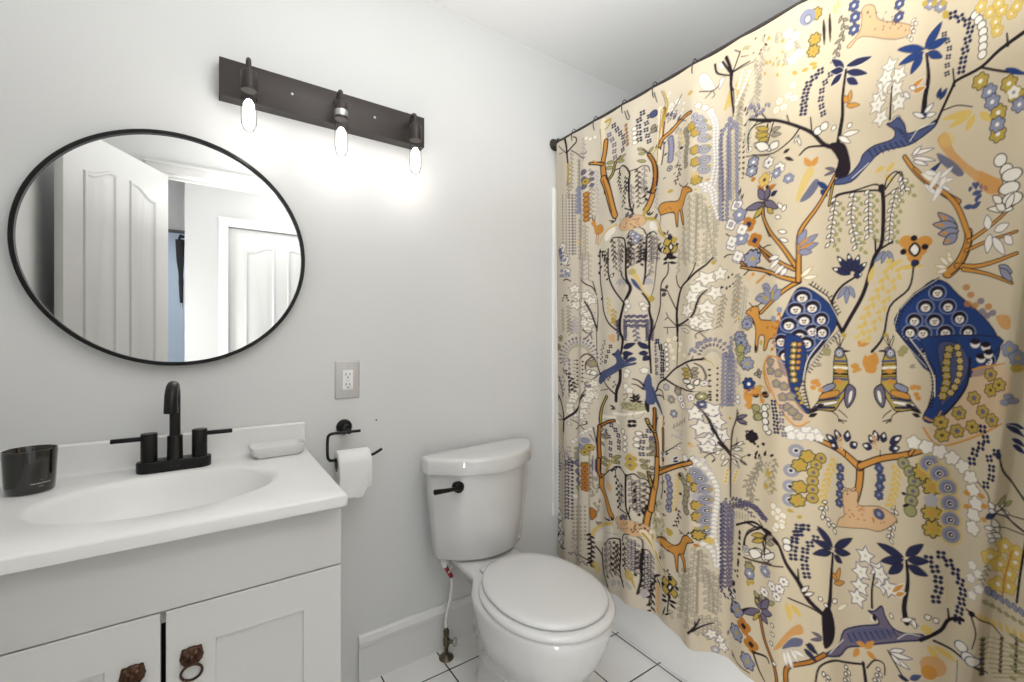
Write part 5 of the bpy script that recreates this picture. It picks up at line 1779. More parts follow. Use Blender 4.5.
S('k',14.2,20.9,[(370,1828),(388,1788),(392,1745),(384,1694)])
S('O',5.8,12.4,[(370,1828),(388,1788),(392,1745),(384,1694)])
V('k',[(385,1743),(383,1699)],9.9,5.8,3.3,0.8,None,0,None,0.7,3)
S('Y',4.1,3.7,[(403,1846),(381,1823)])
L('p',450,1922,455,1935,7.9,'n',1.7)
L('p',470,1894,483,1910,7.8,'n',1.7)
L('p',457,1908,468,1921,7.9,'n',1.7)
L('p',435,1926,444,1937,8,'n',1.7)
E('b',392,1959,13.9,10.6,'n',2.4)
L('g',375,1904,399,1908,14.1,'k',1.8)
L('g',378,1914,396,1922,14.1,'k',1.8)
S('n',3.6,4.8,[(421,1851),(425,1836),(422,1805),(416,1774)])
L('n',424,1800,437,1805,6.8)
L('n',424,1840,432,1845,6.8)
L('n',412,1825,414,1836,6.9)
D('p',[(447,1848),(450,1818),(447,1787),(446,1772)],11.9,11.1)
D('l',[(447,1848),(450,1818),(447,1771)],11.9,6.7)
E('u',444,1749,8.7,8.7,'k',2.7)
E('k',444,1749,3.2,3.2)
V('k',[(472,1754),(480,1723),(462,1695)],14,12.5,5.5,1.2,None,0,None,0.7,3)
L('k',420,1721,433,1724,3.6)
L('k',456,1724,465,1728,3.5)
L('k',477,1801,496,1799,8.5)
D('g',[(502,1847),(513,1810),(505,1768),(507,1729)],16.7,9.1,'G',1.9)
D('y',[(484,1849),(487,1801)],17,5.4)
F('Y',525,1848,15.7,6,'o','d',2.2)
F('Y',539,1825,15.5,6,'o','d',2.2)
F('Y',539,1768,15.5,6,'o','d',2.2)
F('Y',540,1730,15.5,6,'o','d',2.2)
F('Y',541,1672,15.5,6,'o','d',2.2)
D('e',[(562,1854),(573,1830),(570,1773),(568,1711)],29.3,6.6)
E('l',547,1861,15.5,15.5,al=0.8)
E('w',547,1861,6.3,6.3)
E('n',547,1861,5.2,5.2)
E('w',548,1861,2.2,2.2)
E('l',557,1833,15.4,15.4,al=0.8)
E('w',557,1833,6.2,6.2)
E('n',557,1833,5.1,5.1)
E('w',557,1833,2.2,2.2)
E('l',559,1801,15.4,15.4,al=0.8)
E('w',559,1801,6.2,6.2)
E('n',559,1801,5.1,5.1)
E('w',559,1801,2.2,2.2)
E('l',559,1766,15.4,15.4,al=0.8)
E('w',559,1766,6.2,6.2)
E('n',559,1766,5.1,5.1)
E('w',559,1766,2.2,2.2)
E('l',560,1733,15.4,15.4,al=0.8)
E('w',560,1733,6.2,6.2)
E('n',560,1733,5.1,5.1)
E('w',560,1733,2.2,2.2)
E('l',559,1703,15.4,15.4,al=0.8)
E('w',559,1703,6.2,6.2)
E('n',559,1703,5.1,5.1)
E('w',559,1703,2.2,2.2)
E('l',536,1877,11.1,11.1,al=0.8)
E('w',536,1877,6.3,6.3)
E('n',536,1877,5.2,5.2)
E('w',537,1877,2.2,2.2)
L('Y',567,1831,575,1836,7.3)
L('Y',566,1802,576,1807,7.3)
L('Y',563,1774,573,1779,7.3)
L('Y',565,1711,575,1715,7.3)
L('Y',561,1668,575,1673,7.3)
E('y',538,1690,11.1,11.1,al=0.6)
D('w',[(571,1877),(584,1837),(583,1772),(584,1711),(568,1637)],9.8,5.5,'u',1.9)
D('w',[(580,1874),(594,1833),(593,1768),(595,1706),(580,1635)],9.8,5.4,'u',1.9)
D('w',[(554,1654),(563,1635)],9.9,5.9,'u',1.9)
D('l',[(623,1817),(610,1801),(603,1765),(602,1625)],14.3,5.7,'p',2.1)
D('l',[(636,1825),(647,1809),(636,1797),(627,1776),(627,1617)],14,5.6,'p',2.1)
D('p',[(603,1765),(602,1625)],14.4,2.5)
D('p',[(627,1776),(627,1617)],14.1,2.5)
V('s',[(665,1829),(653,1807),(648,1746),(648,1611)],11.8,9.7,3.8,0,'g',1.2,None,0.7,3)
V('g',[(636,1786),(636,1614)],11.2,7,2.8,0,None,0,None,0.7,3)
D('k',[(664,1769),(663,1664)],16.5,2.1,ry=3.8)
D('k',[(677,1766),(675,1647)],16.4,2,ry=3.8)
S('p',2.8,2.1,[(643,1849),(644,1833)])
S('k',6,7.3,[(679,1792),(695,1801),(723,1786),(757,1769)])
S('k',3.7,3,[(696,1803),(692,1807)])
S('k',4.3,3.3,[(728,1805),(746,1778)])
S('k',4,3.3,[(689,1736),(692,1767),(709,1780),(740,1776)])
L('Y',739,1756,710,1773,13.1,'d',2)
L('Y',739,1745,710,1759,13.1,'d',2)
L('Y',739,1733,710,1745,13.1,'d',2)
S('k',4.9,4.2,[(747,1766),(742,1717)])
P('w',[(705,1730),(723,1725),(736,1711),(727,1705),(709,1715)],'k',2.5)
P('w',[(740,1711),(757,1700),(757,1687),(740,1698)],'k',2.5)
F('w',691,1717,8.8,6,'p','d',1.7)
S('g',4.6,3,[(682,1701),(716,1693),(755,1680)])
S('d',2,2,[(682,1699),(753,1677)])
F('l',701,1675,14.1,6,'w','k',2.3)
F('l',701,1651,14.1,6,'w','k',2.3)
L('O',695,1627,710,1629,13.5)
L('O',719,1599,740,1602,13.3)
F('y',736,1613,14.4,5,'d','O',1.7)
F('w',745,1659,14.3,6,'p','p',1.9)
L('k',740,1591,753,1594,9.8)
S('d',1.7,1.7,[(665,1605),(668,1615)])
V('u',[(398,1706),(394,1626)],16.4,10.7,5.3,0,'g',1,None,0.7,3)
L('Y',436,1672,458,1671,12)
V('s',[(542,1632),(541,1418)],19.2,13.3,6.3,1.8,'g',1.6,'g',0.6,3)
V('s',[(524,1629),(521,1421)],19.4,13.4,6.3,1.9,'g',1.6,'g',0.6,3)
V('s',[(499,1544),(495,1426)],19.8,13.7,6.5,1.9,'g',1.6,'g',0.6,3)
V('s',[(554,1626),(556,1523)],19.1,13.2,6.2,1.8,'g',1.6,'g',0.6,3)
V('s',[(566,1584),(563,1416)],19.1,13.2,6.2,1.8,'g',1.6,'g',0.6,3)
V('s',[(581,1581),(581,1414)],18.9,13.1,6.2,1.8,'g',1.6,'g',0.6,3)
V('s',[(598,1580),(586,1489)],18.8,13,6.1,1.8,'g',1.5,'g',0.6,3)
S('g',3.7,4.8,[(546,1627),(541,1417)])
S('g',2.6,2.2,[(562,1585),(579,1414)])
L('Y',568,1580,575,1588,6.6)
L('Y',538,1641,544,1645,6.7)
D('w',[(554,1655),(574,1634),(580,1596),(594,1542)],10.9,6.2,'u',1.9)
D('w',[(563,1658),(585,1631),(589,1590)],10.9,6.2,'u',1.9)
D('l',[(602,1655),(602,1529)],14.4,5.7,'p',2.1)
D('l',[(625,1647),(622,1528)],14.2,5.7,'p',2.1)
V('g',[(648,1639),(639,1579)],12.6,8.4,3.5,0,None,0,None,0.7,3)
P('o',[(531,1644),(529,1639),(514,1641),(504,1629),(495,1608),(489,1601),(495,1572),(498,1546),(492,1547),(484,1579),(480,1598),(474,1586),(472,1547),(467,1549),(463,1578),(459,1594),(437,1600),(415,1599),(409,1609),(403,1623),(409,1636),(425,1640),(449,1636),(471,1631),(483,1644),(488,1662),(499,1667),(520,1657)],'k',3.3,k=2)
L('k',450,1602,452,1598,1.6)
L('k',451,1610,449,1608,1.6)
L('k',460,1612,460,1608,1.6)
L('k',431,1615,432,1611,1.6)
L('k',447,1617,448,1613,1.6)
L('k',439,1620,439,1616,1.6)
L('k',456,1601,457,1597,1.6)
L('k',421,1612,419,1609,1.6)
L('k',444,1618,446,1613,1.6)
L('k',457,1600,459,1596,1.6)
L('k',428,1617,429,1613,1.6)
L('k',450,1612,449,1608,1.6)
S('d',2.4,2.4,[(413,1600),(409,1564)])
S('k',2.7,2.7,[(495,1667),(481,1680),(477,1687)])
S('k',2.6,2.6,[(499,1667),(517,1669)])
L('k',487,1673,480,1679,3.1)
L('k',514,1666,515,1674,3)
E('d',517,1652,1.5,1.5)
S('Y',6.1,4.5,[(371,1603),(397,1588),(416,1542),(430,1518)])
E('w',388,1566,16.5,24.7,al=0.5)
L('k',432,1527,421,1541,5.6)
L('k',434,1527,440,1542,5.6)
L('k',436,1525,450,1526,5.6)
L('k',372,1611,384,1621,5.8)
L('p',391,1594,399,1610,9,'k',1.8)
S('k',4.5,3.3,[(370,1550),(384,1551),(396,1539)])
V('u',[(380,1539),(377,1449)],16.6,12.4,5.4,1.7,'d',1.8,None,0.7,3)
V('u',[(398,1531),(400,1445)],16.4,12.3,5.3,1.6,'d',1.7,None,0.7,3)
L('k',416,1505,398,1493,7.3)
L('k',400,1491,416,1468,7.4)
F('Y',459,1503,12.6,4)
F('Y',436,1501,14.3,4,None,'k',3.1)
F('Y',458,1474,14.1,4,None,'k',3)
F('Y',435,1474,14.4,4,None,'k',3.1)
E('k',445,1515,8.7,8.7)
E('n',446,1514,4.8,4.8)
L('k',464,1489,476,1485,9.4)
L('k',430,1484,423,1480,9.6)
P('w',[(441,1484),(448,1495),(455,1482),(448,1471)],'k',5.4)
E('k',444,1455,11.9,10.3)
L('k',446,1449,470,1442,11.1)
L('k',442,1450,424,1447,11.1)
F('w',654,1566,18.7,4,'w','p',2.7)
F('u',654,1566,7.6,4,None,'p',1.8)
F('w',635,1514,18.9,4,'w','p',2.7)
F('u',635,1514,7.7,4,None,'p',1.8)
F('w',638,1452,18.9,4,'w','p',2.7)
F('u',638,1452,7.7,4,None,'p',1.8)
F('w',658,1411,18.7,4,'w','p',2.7)
F('u',658,1411,7.6,4,None,'p',1.8)
F('l',665,1535,18.6,5,'p','n',2.6)
F('l',659,1518,9,5)
F('u',671,1465,17.8,6,'w','p',2.6)
F('l',702,1406,23.5,8,'Y','k',3.1)
F('Y',690,1503,21.6,4)
F('o',709,1454,21.4,4)
F('n',687,1504,8.1,4)
F('n',708,1454,8,4)
L('k',665,1611,654,1590,3.4)
L('k',670,1594,665,1580,3.4)
L('p',734,1552,681,1546,20.3,'k',2.8)
L('Y',730,1534,704,1516,14.5,'k',2.8)
L('p',736,1552,757,1587,19.6,'k',2.8)
L('p',738,1548,761,1541,19.6,'k',2.8)
L('O',730,1580,715,1608,9.9)
S('k',9.9,10.6,[(733,1547),(736,1507),(756,1456)])
S('o',3.3,3.9,[(733,1547),(736,1507),(756,1456)])
S('k',11.3,10.6,[(718,1435),(739,1405),(757,1385)])
S('O',4.6,3.9,[(718,1435),(739,1405),(757,1385)])
S('k',4.6,2.6,[(727,1423),(747,1429),(759,1428)])
S('k',4.9,2.8,[(614,1420),(625,1425),(643,1423)])
S('k',4.2,2.8,[(620,1489),(631,1480)])
L('k',438,1446,468,1442,9.6)
L('k',436,1443,421,1445,9.6)
L('k',440,1432,469,1424,9.5)
L('k',437,1434,420,1428,9.6)
S('k',4.5,3.6,[(439,1432),(437,1395),(413,1358),(411,1297),(396,1242),(378,1201)])
L('d',414,1341,437,1336,9.7,'k',1.7)
L('d',417,1320,433,1326,9.7,'k',1.7)
L('d',432,1343,436,1356,9.6,'k',1.7)
V('s',[(478,1468),(474,1389)],17.8,12.4,5.8,1.6,'g',1.7,'g',0.6,3)
V('s',[(505,1461),(506,1410)],17.4,12.1,5.7,1.5,'g',1.6,'g',0.6,3)
V('s',[(545,1453),(542,1407)],17,11.8,5.5,1.5,'g',1.6,'g',0.6,3)
V('s',[(561,1452),(563,1410)],16.9,11.7,5.5,1.5,'g',1.6,'g',0.6,3)
V('s',[(586,1449),(582,1419)],16.7,11.6,5.5,1.5,'g',1.6,'g',0.6,3)
V('g',[(615,1306),(603,1257),(596,1207)],13.6,17.2,6.1,1.8,None,0,'G',0.8,3)
V('g',[(661,1364),(663,1312),(654,1226)],15.2,15.2,4.5,1.7,None,0,'G',0.7,3)
V('s',[(646,1310),(638,1241)],15.4,10.5,4.5,1.4,'g',1.5,None,0.7,3)
Q('w',600,1372,26.6,5,'g',2.3,0.3)
Q('w',563,1361,27.2,5,'g',2.3,0.8)
Q('w',543,1329,27.3,5,'g',2.4,1.3)
Q('w',529,1304,27.5,5,'g',2.4,1.8)
Q('w',513,1263,27.8,5,'g',2.4,2.3)
Q('w',565,1270,27.1,5,'g',2.3,2.8)
Q('w',585,1315,26.9,5,'g',2.3,3.3)
Q('w',554,1232,27.2,5,'g',2.4,3.8)
Q('w',539,1215,20.7,5,'g',2.2,0.3)
S('k',9.8,4.1,[(473,1199),(470,1265),(487,1337),(522,1362),(545,1385),(561,1402),(578,1425)])
S('k',3,4.8,[(541,1412),(534,1386),(516,1361)])
S('k',3.5,4.7,[(467,1383),(472,1354),(485,1338)])
S('k',3.2,5.1,[(437,1334),(453,1298),(469,1267)])
S('k',7.4,3.4,[(477,1217),(530,1241),(545,1285),(552,1307),(564,1324)])
S('k',2.4,4,[(433,1263),(441,1243),(467,1216)])
L('k',441,1247,423,1235,3.6)
L('k',624,1353,629,1361,7.1)
L('k',638,1360,640,1368,7)
L('k',599,1327,611,1331,7.2)
L('k',620,1320,620,1331,7.1)
L('k',628,1326,634,1333,7.1)
L('k',640,1333,644,1339,7)
S('k',11.2,11.2,[(668,1395),(688,1374),(724,1369),(758,1349)])
S('O',4.3,4.3,[(668,1395),(688,1374),(724,1369),(758,1349)])
S('k',4.1,3.1,[(676,1357),(692,1371)])
S('o',7.9,5.3,[(714,1331),(742,1349)])
E('o',702,1356,5.4,5.4)
E('t',690,1349,11.5,11.5,al=0.5)
L('l',709,1283,747,1296,20,'p',2.3)
L('l',731,1321,759,1308,19.7,'p',2.2)
L('Y',711,1281,755,1278,10,'p',2)
F('l',685,1220,16.3,5,'b','d',2)
E('Y',685,1202,8.1,8.1)
E('o',654,1285,4.8,4.8)
E('Y',580,1409,6.6,6.6)
E('Y',376,1315,10.8,10.8)
E('y',655,1233,4.8,4.8)
Q('w',554,1223,22.1,5,'g',2.2,0.3)
Q('w',562,1212,22,5,'g',2.2,0.8)
Q('w',539,1227,22.2,5,'g',2.2,1.3)
S('k',8.6,7.8,[(471,1239),(473,1165)])
S('k',3.2,3.2,[(424,1211),(471,1211)])
S('k',2.8,2.8,[(437,1208),(437,1189)])
S('k',3,2.6,[(479,1213),(513,1216),(545,1196),(568,1201)])
S('k',2.6,2.6,[(554,1195),(542,1185),(543,1173)])
S('k',2.6,2.6,[(552,1190),(563,1173)])
L('w',490,1206,522,1190,9.2,'d',2)
L('w',522,1190,501,1206,9,'d',1.9)
S('k',3.3,2.1,[(368,1190),(386,1210),(389,1227)])
F('w',463,1174,9.4,5,'y','Y',1.3)
F('w',446,1148,9.5,5,'y','Y',1.4)
F('w',486,1155,9.2,5,'y','Y',1.3)
F('w',503,1119,9.1,5,'y','Y',1.3)
F('w',459,1109,9.4,5,'y','Y',1.3)
F('w',453,1133,9.5,5,'y','Y',1.3)
F('w',480,1137,9.3,5,'y','Y',1.3)
F('w',441,1168,9.5,5,'y','Y',1.4)
S('k',3.5,3.1,[(475,1157),(471,1079)])
G('n',[(396,1163),(413,1136),(418,1100),(418,1060),(415,1035)],24.9,11)
D('w',[(431,1153),(436,1105),(436,1057)],16.8,7.2,'d',2.4)
G('p',[(393,1099),(393,1045)],23.6,7.9)
D('p',[(388,1148),(392,1111)],14,3.3)
S('k',5.5,7,[(392,990),(404,1018),(434,1041),(468,1075),(527,1102),(559,1108)])
S('k',3.3,2.6,[(531,1102),(536,1117)])
S('Y',3.3,1.8,[(559,1107),(572,1099),(581,1084)])
S('k',4,3.3,[(539,1095),(554,1084),(562,1058),(561,1045)])
S('k',4.8,3.7,[(515,1090),(529,1072),(533,1046)])
S('k',6.9,4.6,[(434,1033),(468,1016),(508,1008),(538,1005)])
S('g',2.9,1.8,[(537,1005),(567,1009)])
L('k',554,1108,559,1114,5.1)
L('Y',527,1071,491,1075,12.6,'d',2.2)
L('Y',528,1062,493,1056,12.6,'d',2.2)
L('Y',529,1054,502,1047,12.6,'d',2.2)
L('g',533,1072,547,1081,12.6,'d',2.2)
L('g',534,1062,549,1066,12.6,'d',2.2)
L('g',534,1054,546,1052,12.6,'d',2.2)
P('w',[(498,1040),(519,1043),(529,1037),(523,1029),(503,1030)],'k',3.5)
P('w',[(551,1045),(543,1043),(537,1033),(543,1025),(550,1030)],'k',3.5)
P('w',[(514,1022),(529,1029),(539,1019),(531,1011),(519,1015)],'k',3.5)
F('w',559,1032,9.6,6,'p','d',1.9)
L('l',543,1128,537,1138,8.1,'p',2.2)
L('p',553,1122,546,1126,5.1,'n',1.3)
L('s',562,1117,555,1121,4.4,'g',1.3)
L('l',547,1141,544,1153,8.1,'p',2.2)
L('p',556,1131,550,1138,5.1,'n',1.3)
L('s',564,1122,558,1129,4.4,'g',1.3)
L('l',553,1151,552,1164,8.1,'p',2.2)
L('p',560,1139,555,1148,5.1,'n',1.3)
L('s',566,1126,561,1136,4.4,'g',1.3)
L('l',561,1159,561,1172,8.1,'p',2.2)
L('p',565,1144,562,1155,5.1,'n',1.3)
L('s',569,1129,566,1140,4.4,'g',1.3)
L('l',569,1163,572,1176,8.1,'p',2.2)
L('p',571,1147,570,1159,5.1,'n',1.3)
L('s',573,1131,572,1143,4.4,'g',1.2)
L('l',580,1164,587,1175,8,'p',2.2)
L('p',579,1148,580,1159,5.1,'n',1.2)
L('s',578,1131,578,1144,4.4,'g',1.2)
L('l',593,1161,603,1170,8,'p',2.2)
L('p',588,1146,592,1157,5.1,'n',1.2)
L('s',582,1130,586,1142,4.4,'g',1.2)
L('l',606,1154,618,1160,7.9,'p',2.1)
L('p',596,1141,603,1151,5.1,'n',1.2)
L('s',587,1128,594,1138,4.4,'g',1.2)
L('l',617,1145,631,1148,7.8,'p',2.1)
L('p',604,1135,613,1142,5,'n',1.2)
L('s',591,1124,601,1132,4.3,'g',1.2)
L('l',625,1134,639,1133,7.8,'p',2.1)
L('p',609,1126,620,1131,5,'n',1.2)
L('s',594,1119,605,1125,4.3,'g',1.2)
L('l',629,1120,644,1117,7.8,'p',2.1)
L('p',612,1117,624,1119,5,'n',1.2)
L('s',596,1114,608,1116,4.3,'g',1.2)
L('l',526,1129,536,1144,7.4,'p',1.9)
L('l',528,1125,520,1121,7.4,'p',1.9)
L('l',544,1155,549,1162,7.4,'p',1.9)
D('k',[(590,1081),(588,979)],17.4,3.3)
D('k',[(569,1075),(571,978)],17.2,3.3)
D('g',[(603,1086),(600,981)],12.3,2.9)
L('l',632,1118,623,1113,6,'p',1.8)
L('l',637,1119,646,1115,6,'p',1.8)
L('p',618,1111,623,1103,4.3)
L('l',632,1107,623,1101,6,'p',1.8)
L('l',636,1107,646,1104,6,'p',1.8)
L('p',618,1099,623,1092,4.3)
L('l',632,1096,623,1090,6,'p',1.8)
L('l',636,1096,646,1092,6,'p',1.8)
L('p',618,1088,623,1080,4.3)
L('l',632,1085,623,1079,6,'p',1.8)
L('l',636,1085,646,1081,6,'p',1.8)
L('p',618,1077,623,1069,4.3)
L('l',632,1073,623,1067,6,'p',1.8)
L('l',636,1074,645,1070,6,'p',1.8)
L('p',618,1065,623,1058,4.3)
L('l',632,1062,623,1056,6,'p',1.8)
L('l',636,1062,645,1059,6,'p',1.8)
L('p',618,1054,623,1046,4.3)
L('l',632,1051,623,1045,6,'p',1.8)
L('l',636,1051,645,1048,6,'p',1.8)
L('p',618,1042,623,1035,4.3)
L('l',632,1039,623,1033,6,'p',1.8)
L('l',636,1040,645,1037,6,'p',1.8)
L('p',618,1031,623,1024,4.3)
L('l',632,1028,623,1022,6,'p',1.8)
L('l',636,1029,645,1025,6,'p',1.8)
L('p',617,1020,623,1012,4.3)
L('l',632,1017,622,1010,6,'p',1.8)
L('l',636,1017,645,1014,6,'p',1.8)
L('p',617,1008,622,1001,4.3)
L('l',632,1006,622,999,6,'p',1.8)
L('l',636,1006,645,1003,6,'p',1.8)
L('p',617,997,622,989,4.3)
L('l',631,994,622,988,6,'p',1.8)
L('l',636,995,645,992,6,'p',1.8)
L('p',617,985,622,978,4.3)
V('u',[(659,1072),(663,1041)],10.3,7.6,4.1,0,'p',1.5,None,0.7,3)
F('l',664,1175,20.6,8,'b','d',2.1)
F('l',684,1099,20.3,8,'b','d',2)
F('e',664,1136,17.2,5,'Y','d',2.1)
E('Y',664,1114,7.6,7.6)
F('B',690,1042,17.6,7,'l','k',2.3)
L('g',719,1072,721,1087,9.9,'k',2.3)
L('g',719,1072,706,1070,9.9,'k',2.3)
L('g',719,1072,725,1060,9.9,'k',2.3)
L('g',719,1073,731,1079,9.9,'k',2.3)
F('l',685,1220,17.6,5,'b','d',2)
E('Y',686,1202,7.5,7.5)
S('O',6,6,[(752,1123),(738,1093),(742,1054),(758,1025)])
S('o',3.2,3.2,[(752,1123),(738,1093),(742,1054),(758,1025)])
L('g',750,1109,758,1116,7.8)
L('g',750,1080,759,1087,7.8)
F('g',476,1001,14.7,6,'u','d',2)
F('u',433,1008,12,6,None,'d',2)
F('g',553,990,11.8,8,'k','d',1.9)
F('w',529,988,10.4,6,'p','p',1.9)
F('w',446,972,11.1,6,'p','p',2)
F('w',494,981,10.7,6,'p','p',2)
S('O',8.5,6.5,[(689,989),(687,1009),(681,1025)])
S('o',6.8,4.7,[(689,989),(687,1009),(681,1025)])
S('O',6.3,5,[(730,994),(728,1013)])
S('o',4.6,3.3,[(730,994),(728,1013)])
E('k',711,1011,8.7,6.7)
E('k',743,1019,8.4,6.5)
L('Y',712,1025,733,1040,13.3)
S('k',19.8,26.3,[(712,1218),(732,1198),(760,1184)])
S('o',13.1,19.6,[(712,1218),(732,1198),(760,1184)])
S('k',4.7,4,[(717,1198),(712,1171),(710,1138)])
S('o',3.3,3.3,[(717,1198),(712,1171),(710,1141)])
S('k',5.2,4.6,[(734,1191),(746,1168),(739,1139)])
S('o',3.3,3.3,[(734,1191),(746,1168),(739,1142)])
E('Y',728,1161,5.3,7.9)
S('b',16.7,29.3,[(365,1014),(371,952)])
F('g',476,998,13.2,6,'u','d',2)
F('g',452,968,13.4,6,'u','d',2)
F('w',529,986,12.6,6,'p','p',2.2)
F('w',497,956,12.9,6,'p','p',2.3)
F('w',487,976,13.1,6,'p','p',2.3)
F('l',461,922,13.3,6,'w','d',2.3)
F('e',554,991,13.2,8,'w','k',2.2)
F('b',555,966,12.5,6,'w','n',1.9)
D('k',[(570,997),(571,979)],16.1,3.7)
D('k',[(588,998),(588,978)],16,3.6)
D('g',[(601,1011),(602,957)],12.3,2.9)
L('l',632,1017,622,1011,6,'p',1.8)
L('l',636,1018,645,1014,6,'p',1.8)
L('l',632,1006,622,1000,6,'p',1.8)
L('l',636,1007,645,1004,6,'p',1.8)
L('l',632,996,622,990,6,'p',1.8)
L('l',636,996,645,994,6,'p',1.8)
L('l',631,985,622,979,6,'p',1.8)
L('l',636,986,645,983,6,'p',1.8)
L('l',631,975,622,968,6,'p',1.8)
L('l',636,975,645,973,6,'p',1.8)
FF('w',[(657,1000),(657,982)],13.8,7.6,6,None,'p',1.8)
V('g',[(456,875),(509,911)],13.1,11.5,5.4,1.5,None,0,'G',0.7,3)
L('u',459,853,452,843,6.3,'s',2.3)
L('u',488,875,496,867,6.1,'s',2.3)
L('u',485,864,488,854,6.2,'s',2.3)
L('u',475,854,469,844,6.2,'s',2.3)
L('u',463,852,467,843,6.3,'s',2.3)
L('u',479,850,486,842,6.2,'s',2.3)
L('u',476,850,484,844,6.2,'s',2.3)
L('u',493,864,493,854,6.1,'s',2.3)
L('u',483,849,491,842,6.2,'s',2.3)
L('u',477,874,479,863,6.2,'s',2.3)
L('u',468,872,472,863,6.2,'s',2.3)
L('u',474,852,468,841,6.2,'s',2.3)
Q('w',541,937,29.5,5,'p',2.5,0.3)
Q('w',577,949,29.2,5,'p',2.5,0.8)
Q('w',588,915,29.1,5,'p',2.5,1.3)
Q('w',556,893,29.4,5,'p',2.5,1.8)
Q('w',603,875,28.8,5,'p',2.5,2.3)
Q('w',568,850,29.3,5,'p',2.5,2.8)
Q('w',566,831,22,5,'p',2.2,0.3)
Q('w',588,863,21.8,5,'p',2.2,0.8)
S('k',3.3,8.8,[(556,946),(567,920),(577,888)])
S('k',9.4,6.5,[(577,890),(594,860),(611,843),(629,829)])
S('d',2.9,2.9,[(537,970),(556,946)])
S('k',2.6,3.3,[(552,824),(567,813),(584,819),(604,832)])
S('k',2.6,2.6,[(570,812),(561,802),(559,791)])
S('k',2.6,2.6,[(572,811),(581,799),(575,787)])
L('w',583,837,603,837,10.9,'d',1.9)
L('w',610,819,599,797,10.8,'d',1.8)
L('w',596,825,583,813,10.9,'d',1.9)
S('d',4.6,4.9,[(655,962),(651,929),(636,895),(631,848),(627,772)])
L('p',652,935,686,951,11.1,'k',2.4)
L('p',653,933,686,923,11.1,'k',2.4)
S('k',2.8,2.1,[(632,837),(651,856),(653,878)])
S('k',2.4,2.4,[(652,859),(681,867)])
S('k',2.8,2.1,[(631,823),(657,819),(685,834)])
L('w',646,851,674,844,9.1,'d',2.1)
L('w',647,813,662,791,9.1,'d',2.1)
L('w',665,815,687,807,8.9,'d',2.1)
L('w',655,857,676,872,9,'d',2.1)
L('k',661,817,687,806,4.8)
L('k',698,897,681,905,14.8)
L('k',699,898,704,912,14.8)
L('k',701,895,718,903,14.7)
L('k',700,893,713,886,14.8)
L('k',697,892,683,879,14.8)
L('k',699,890,701,879,14.8)
S('c',2,2,[(687,902),(713,888)])
S('c',2,2,[(708,909),(691,881)])
L('k',717,864,722,871,8)
L('k',734,873,741,881,7.9)
L('k',687,834,699,840,8.1)
L('k',711,829,713,841,8)
L('k',722,835,725,849,7.9)
L('k',741,846,745,857,7.8)
L('Y',623,931,635,933,10.6)
L('Y',519,840,534,836,11.2)
L('t',523,836,542,832,11.2)
S('O',13.2,11.9,[(692,975),(690,993),(687,1017)])
S('o',11.5,10.1,[(692,975),(690,993),(687,1017)])
S('o',6.1,3.4,[(690,997),(676,1019)])
S('O',7.6,6.3,[(730,996),(727,1021)])
S('o',5.9,4.6,[(730,996),(727,1021)])
E('k',711,1015,10.7,8.7,'d',2)
E('k',743,1016,10.4,8.4,'d',1.9)
E('o',697,980,16.8,5.4)
E('e',713,962,8.6,8,'d',2.3)
E('e',713,948,8.6,8,'d',2.3)
E('e',724,957,8.6,7.9,'d',2.3)
P('w',[(731,979),(749,991),(757,982),(743,972)],'k',2.8)
E('w',743,962,10.4,8.4,'k',2.8)
E('w',744,941,10.4,8.4,'k',2.8)
E('w',753,915,10.3,8.4,'k',2.7)
V('g',[(712,813),(757,828)],13.1,9.8,4.6,0,None,0,None,0.7,3)
S('c',17.9,17.9,[(410,898),(406,823),(403,741)])
S('k',13.4,17.6,[(383,925),(382,846),(393,807),(395,730)])
S('O',5,9.1,[(383,925),(382,846),(393,807),(395,730)])
S('k',11.9,11.4,[(366,864),(378,847),(385,845)])
S('Y',3.3,2.9,[(366,864),(378,847),(385,845)])
S('k',11.9,10.7,[(420,863),(421,811),(420,755)])
S('O',3.6,2.4,[(420,863),(421,811),(420,755)])
S('b',20.6,4.9,[(372,995),(391,955),(415,919)])
S('n',2.5,2.5,[(375,991),(393,956),(414,923)])
S('k',4.1,2.8,[(399,977),(415,976),(426,966)])
L('k',392,887,400,901,3.7)
L('k',422,896,426,906,3.6)
L('k',425,876,428,889,3.6)
L('n',456,765,479,785,10.2,'w',2)
L('n',456,761,482,770,10.2,'w',2)
L('n',430,773,449,799,10.4,'w',2)
L('n',425,768,408,783,10.4,'w',2.1)
L('w',460,805,493,834,9.4,'g',2)
L('w',470,813,497,811,9.3,'g',2)
L('w',443,785,439,804,9.5,'g',2)
S('k',4.7,2,[(430,786),(460,809),(489,832)])
L('g',384,784,365,813,14.9,'d',2.1)
L('g',384,780,367,784,14.9,'d',2.1)
L('g',384,767,370,758,14.9,'d',2.1)
E('p',372,819,8.4,8.4)
S('k',15.9,16.6,[(399,713),(440,736),(474,753),(528,783)])
S('o',7.8,8.6,[(399,713),(440,736),(474,753),(528,783)])
S('k',15,16.7,[(396,709),(394,738)])
S('O',6.6,8.2,[(396,709),(394,738)])
S('k',3.4,2.6,[(498,758),(514,749)])
F('w',508,788,12.8,5,None,'p',1.9)
F('w',537,792,11.1,5,None,'p',1.9)
D('w',[(528,772),(552,794),(559,758)],12.5,8.1,'u',1.9)
S('k',16.6,16.6,[(397,702),(440,730),(478,753),(529,779)])
S('o',8.6,8.6,[(397,702),(440,730),(478,753),(529,779)])
S('k',21.8,22.6,[(392,750),(388,671),(379,630),(370,562)])
S('o',13.3,14.1,[(392,750),(388,671),(379,630),(370,562)])
S('k',3.3,3.3,[(365,685),(381,637)])
S('k',3.4,2.3,[(492,758),(515,752)])
L('g',366,710,381,718,10.1,'d',1.8)
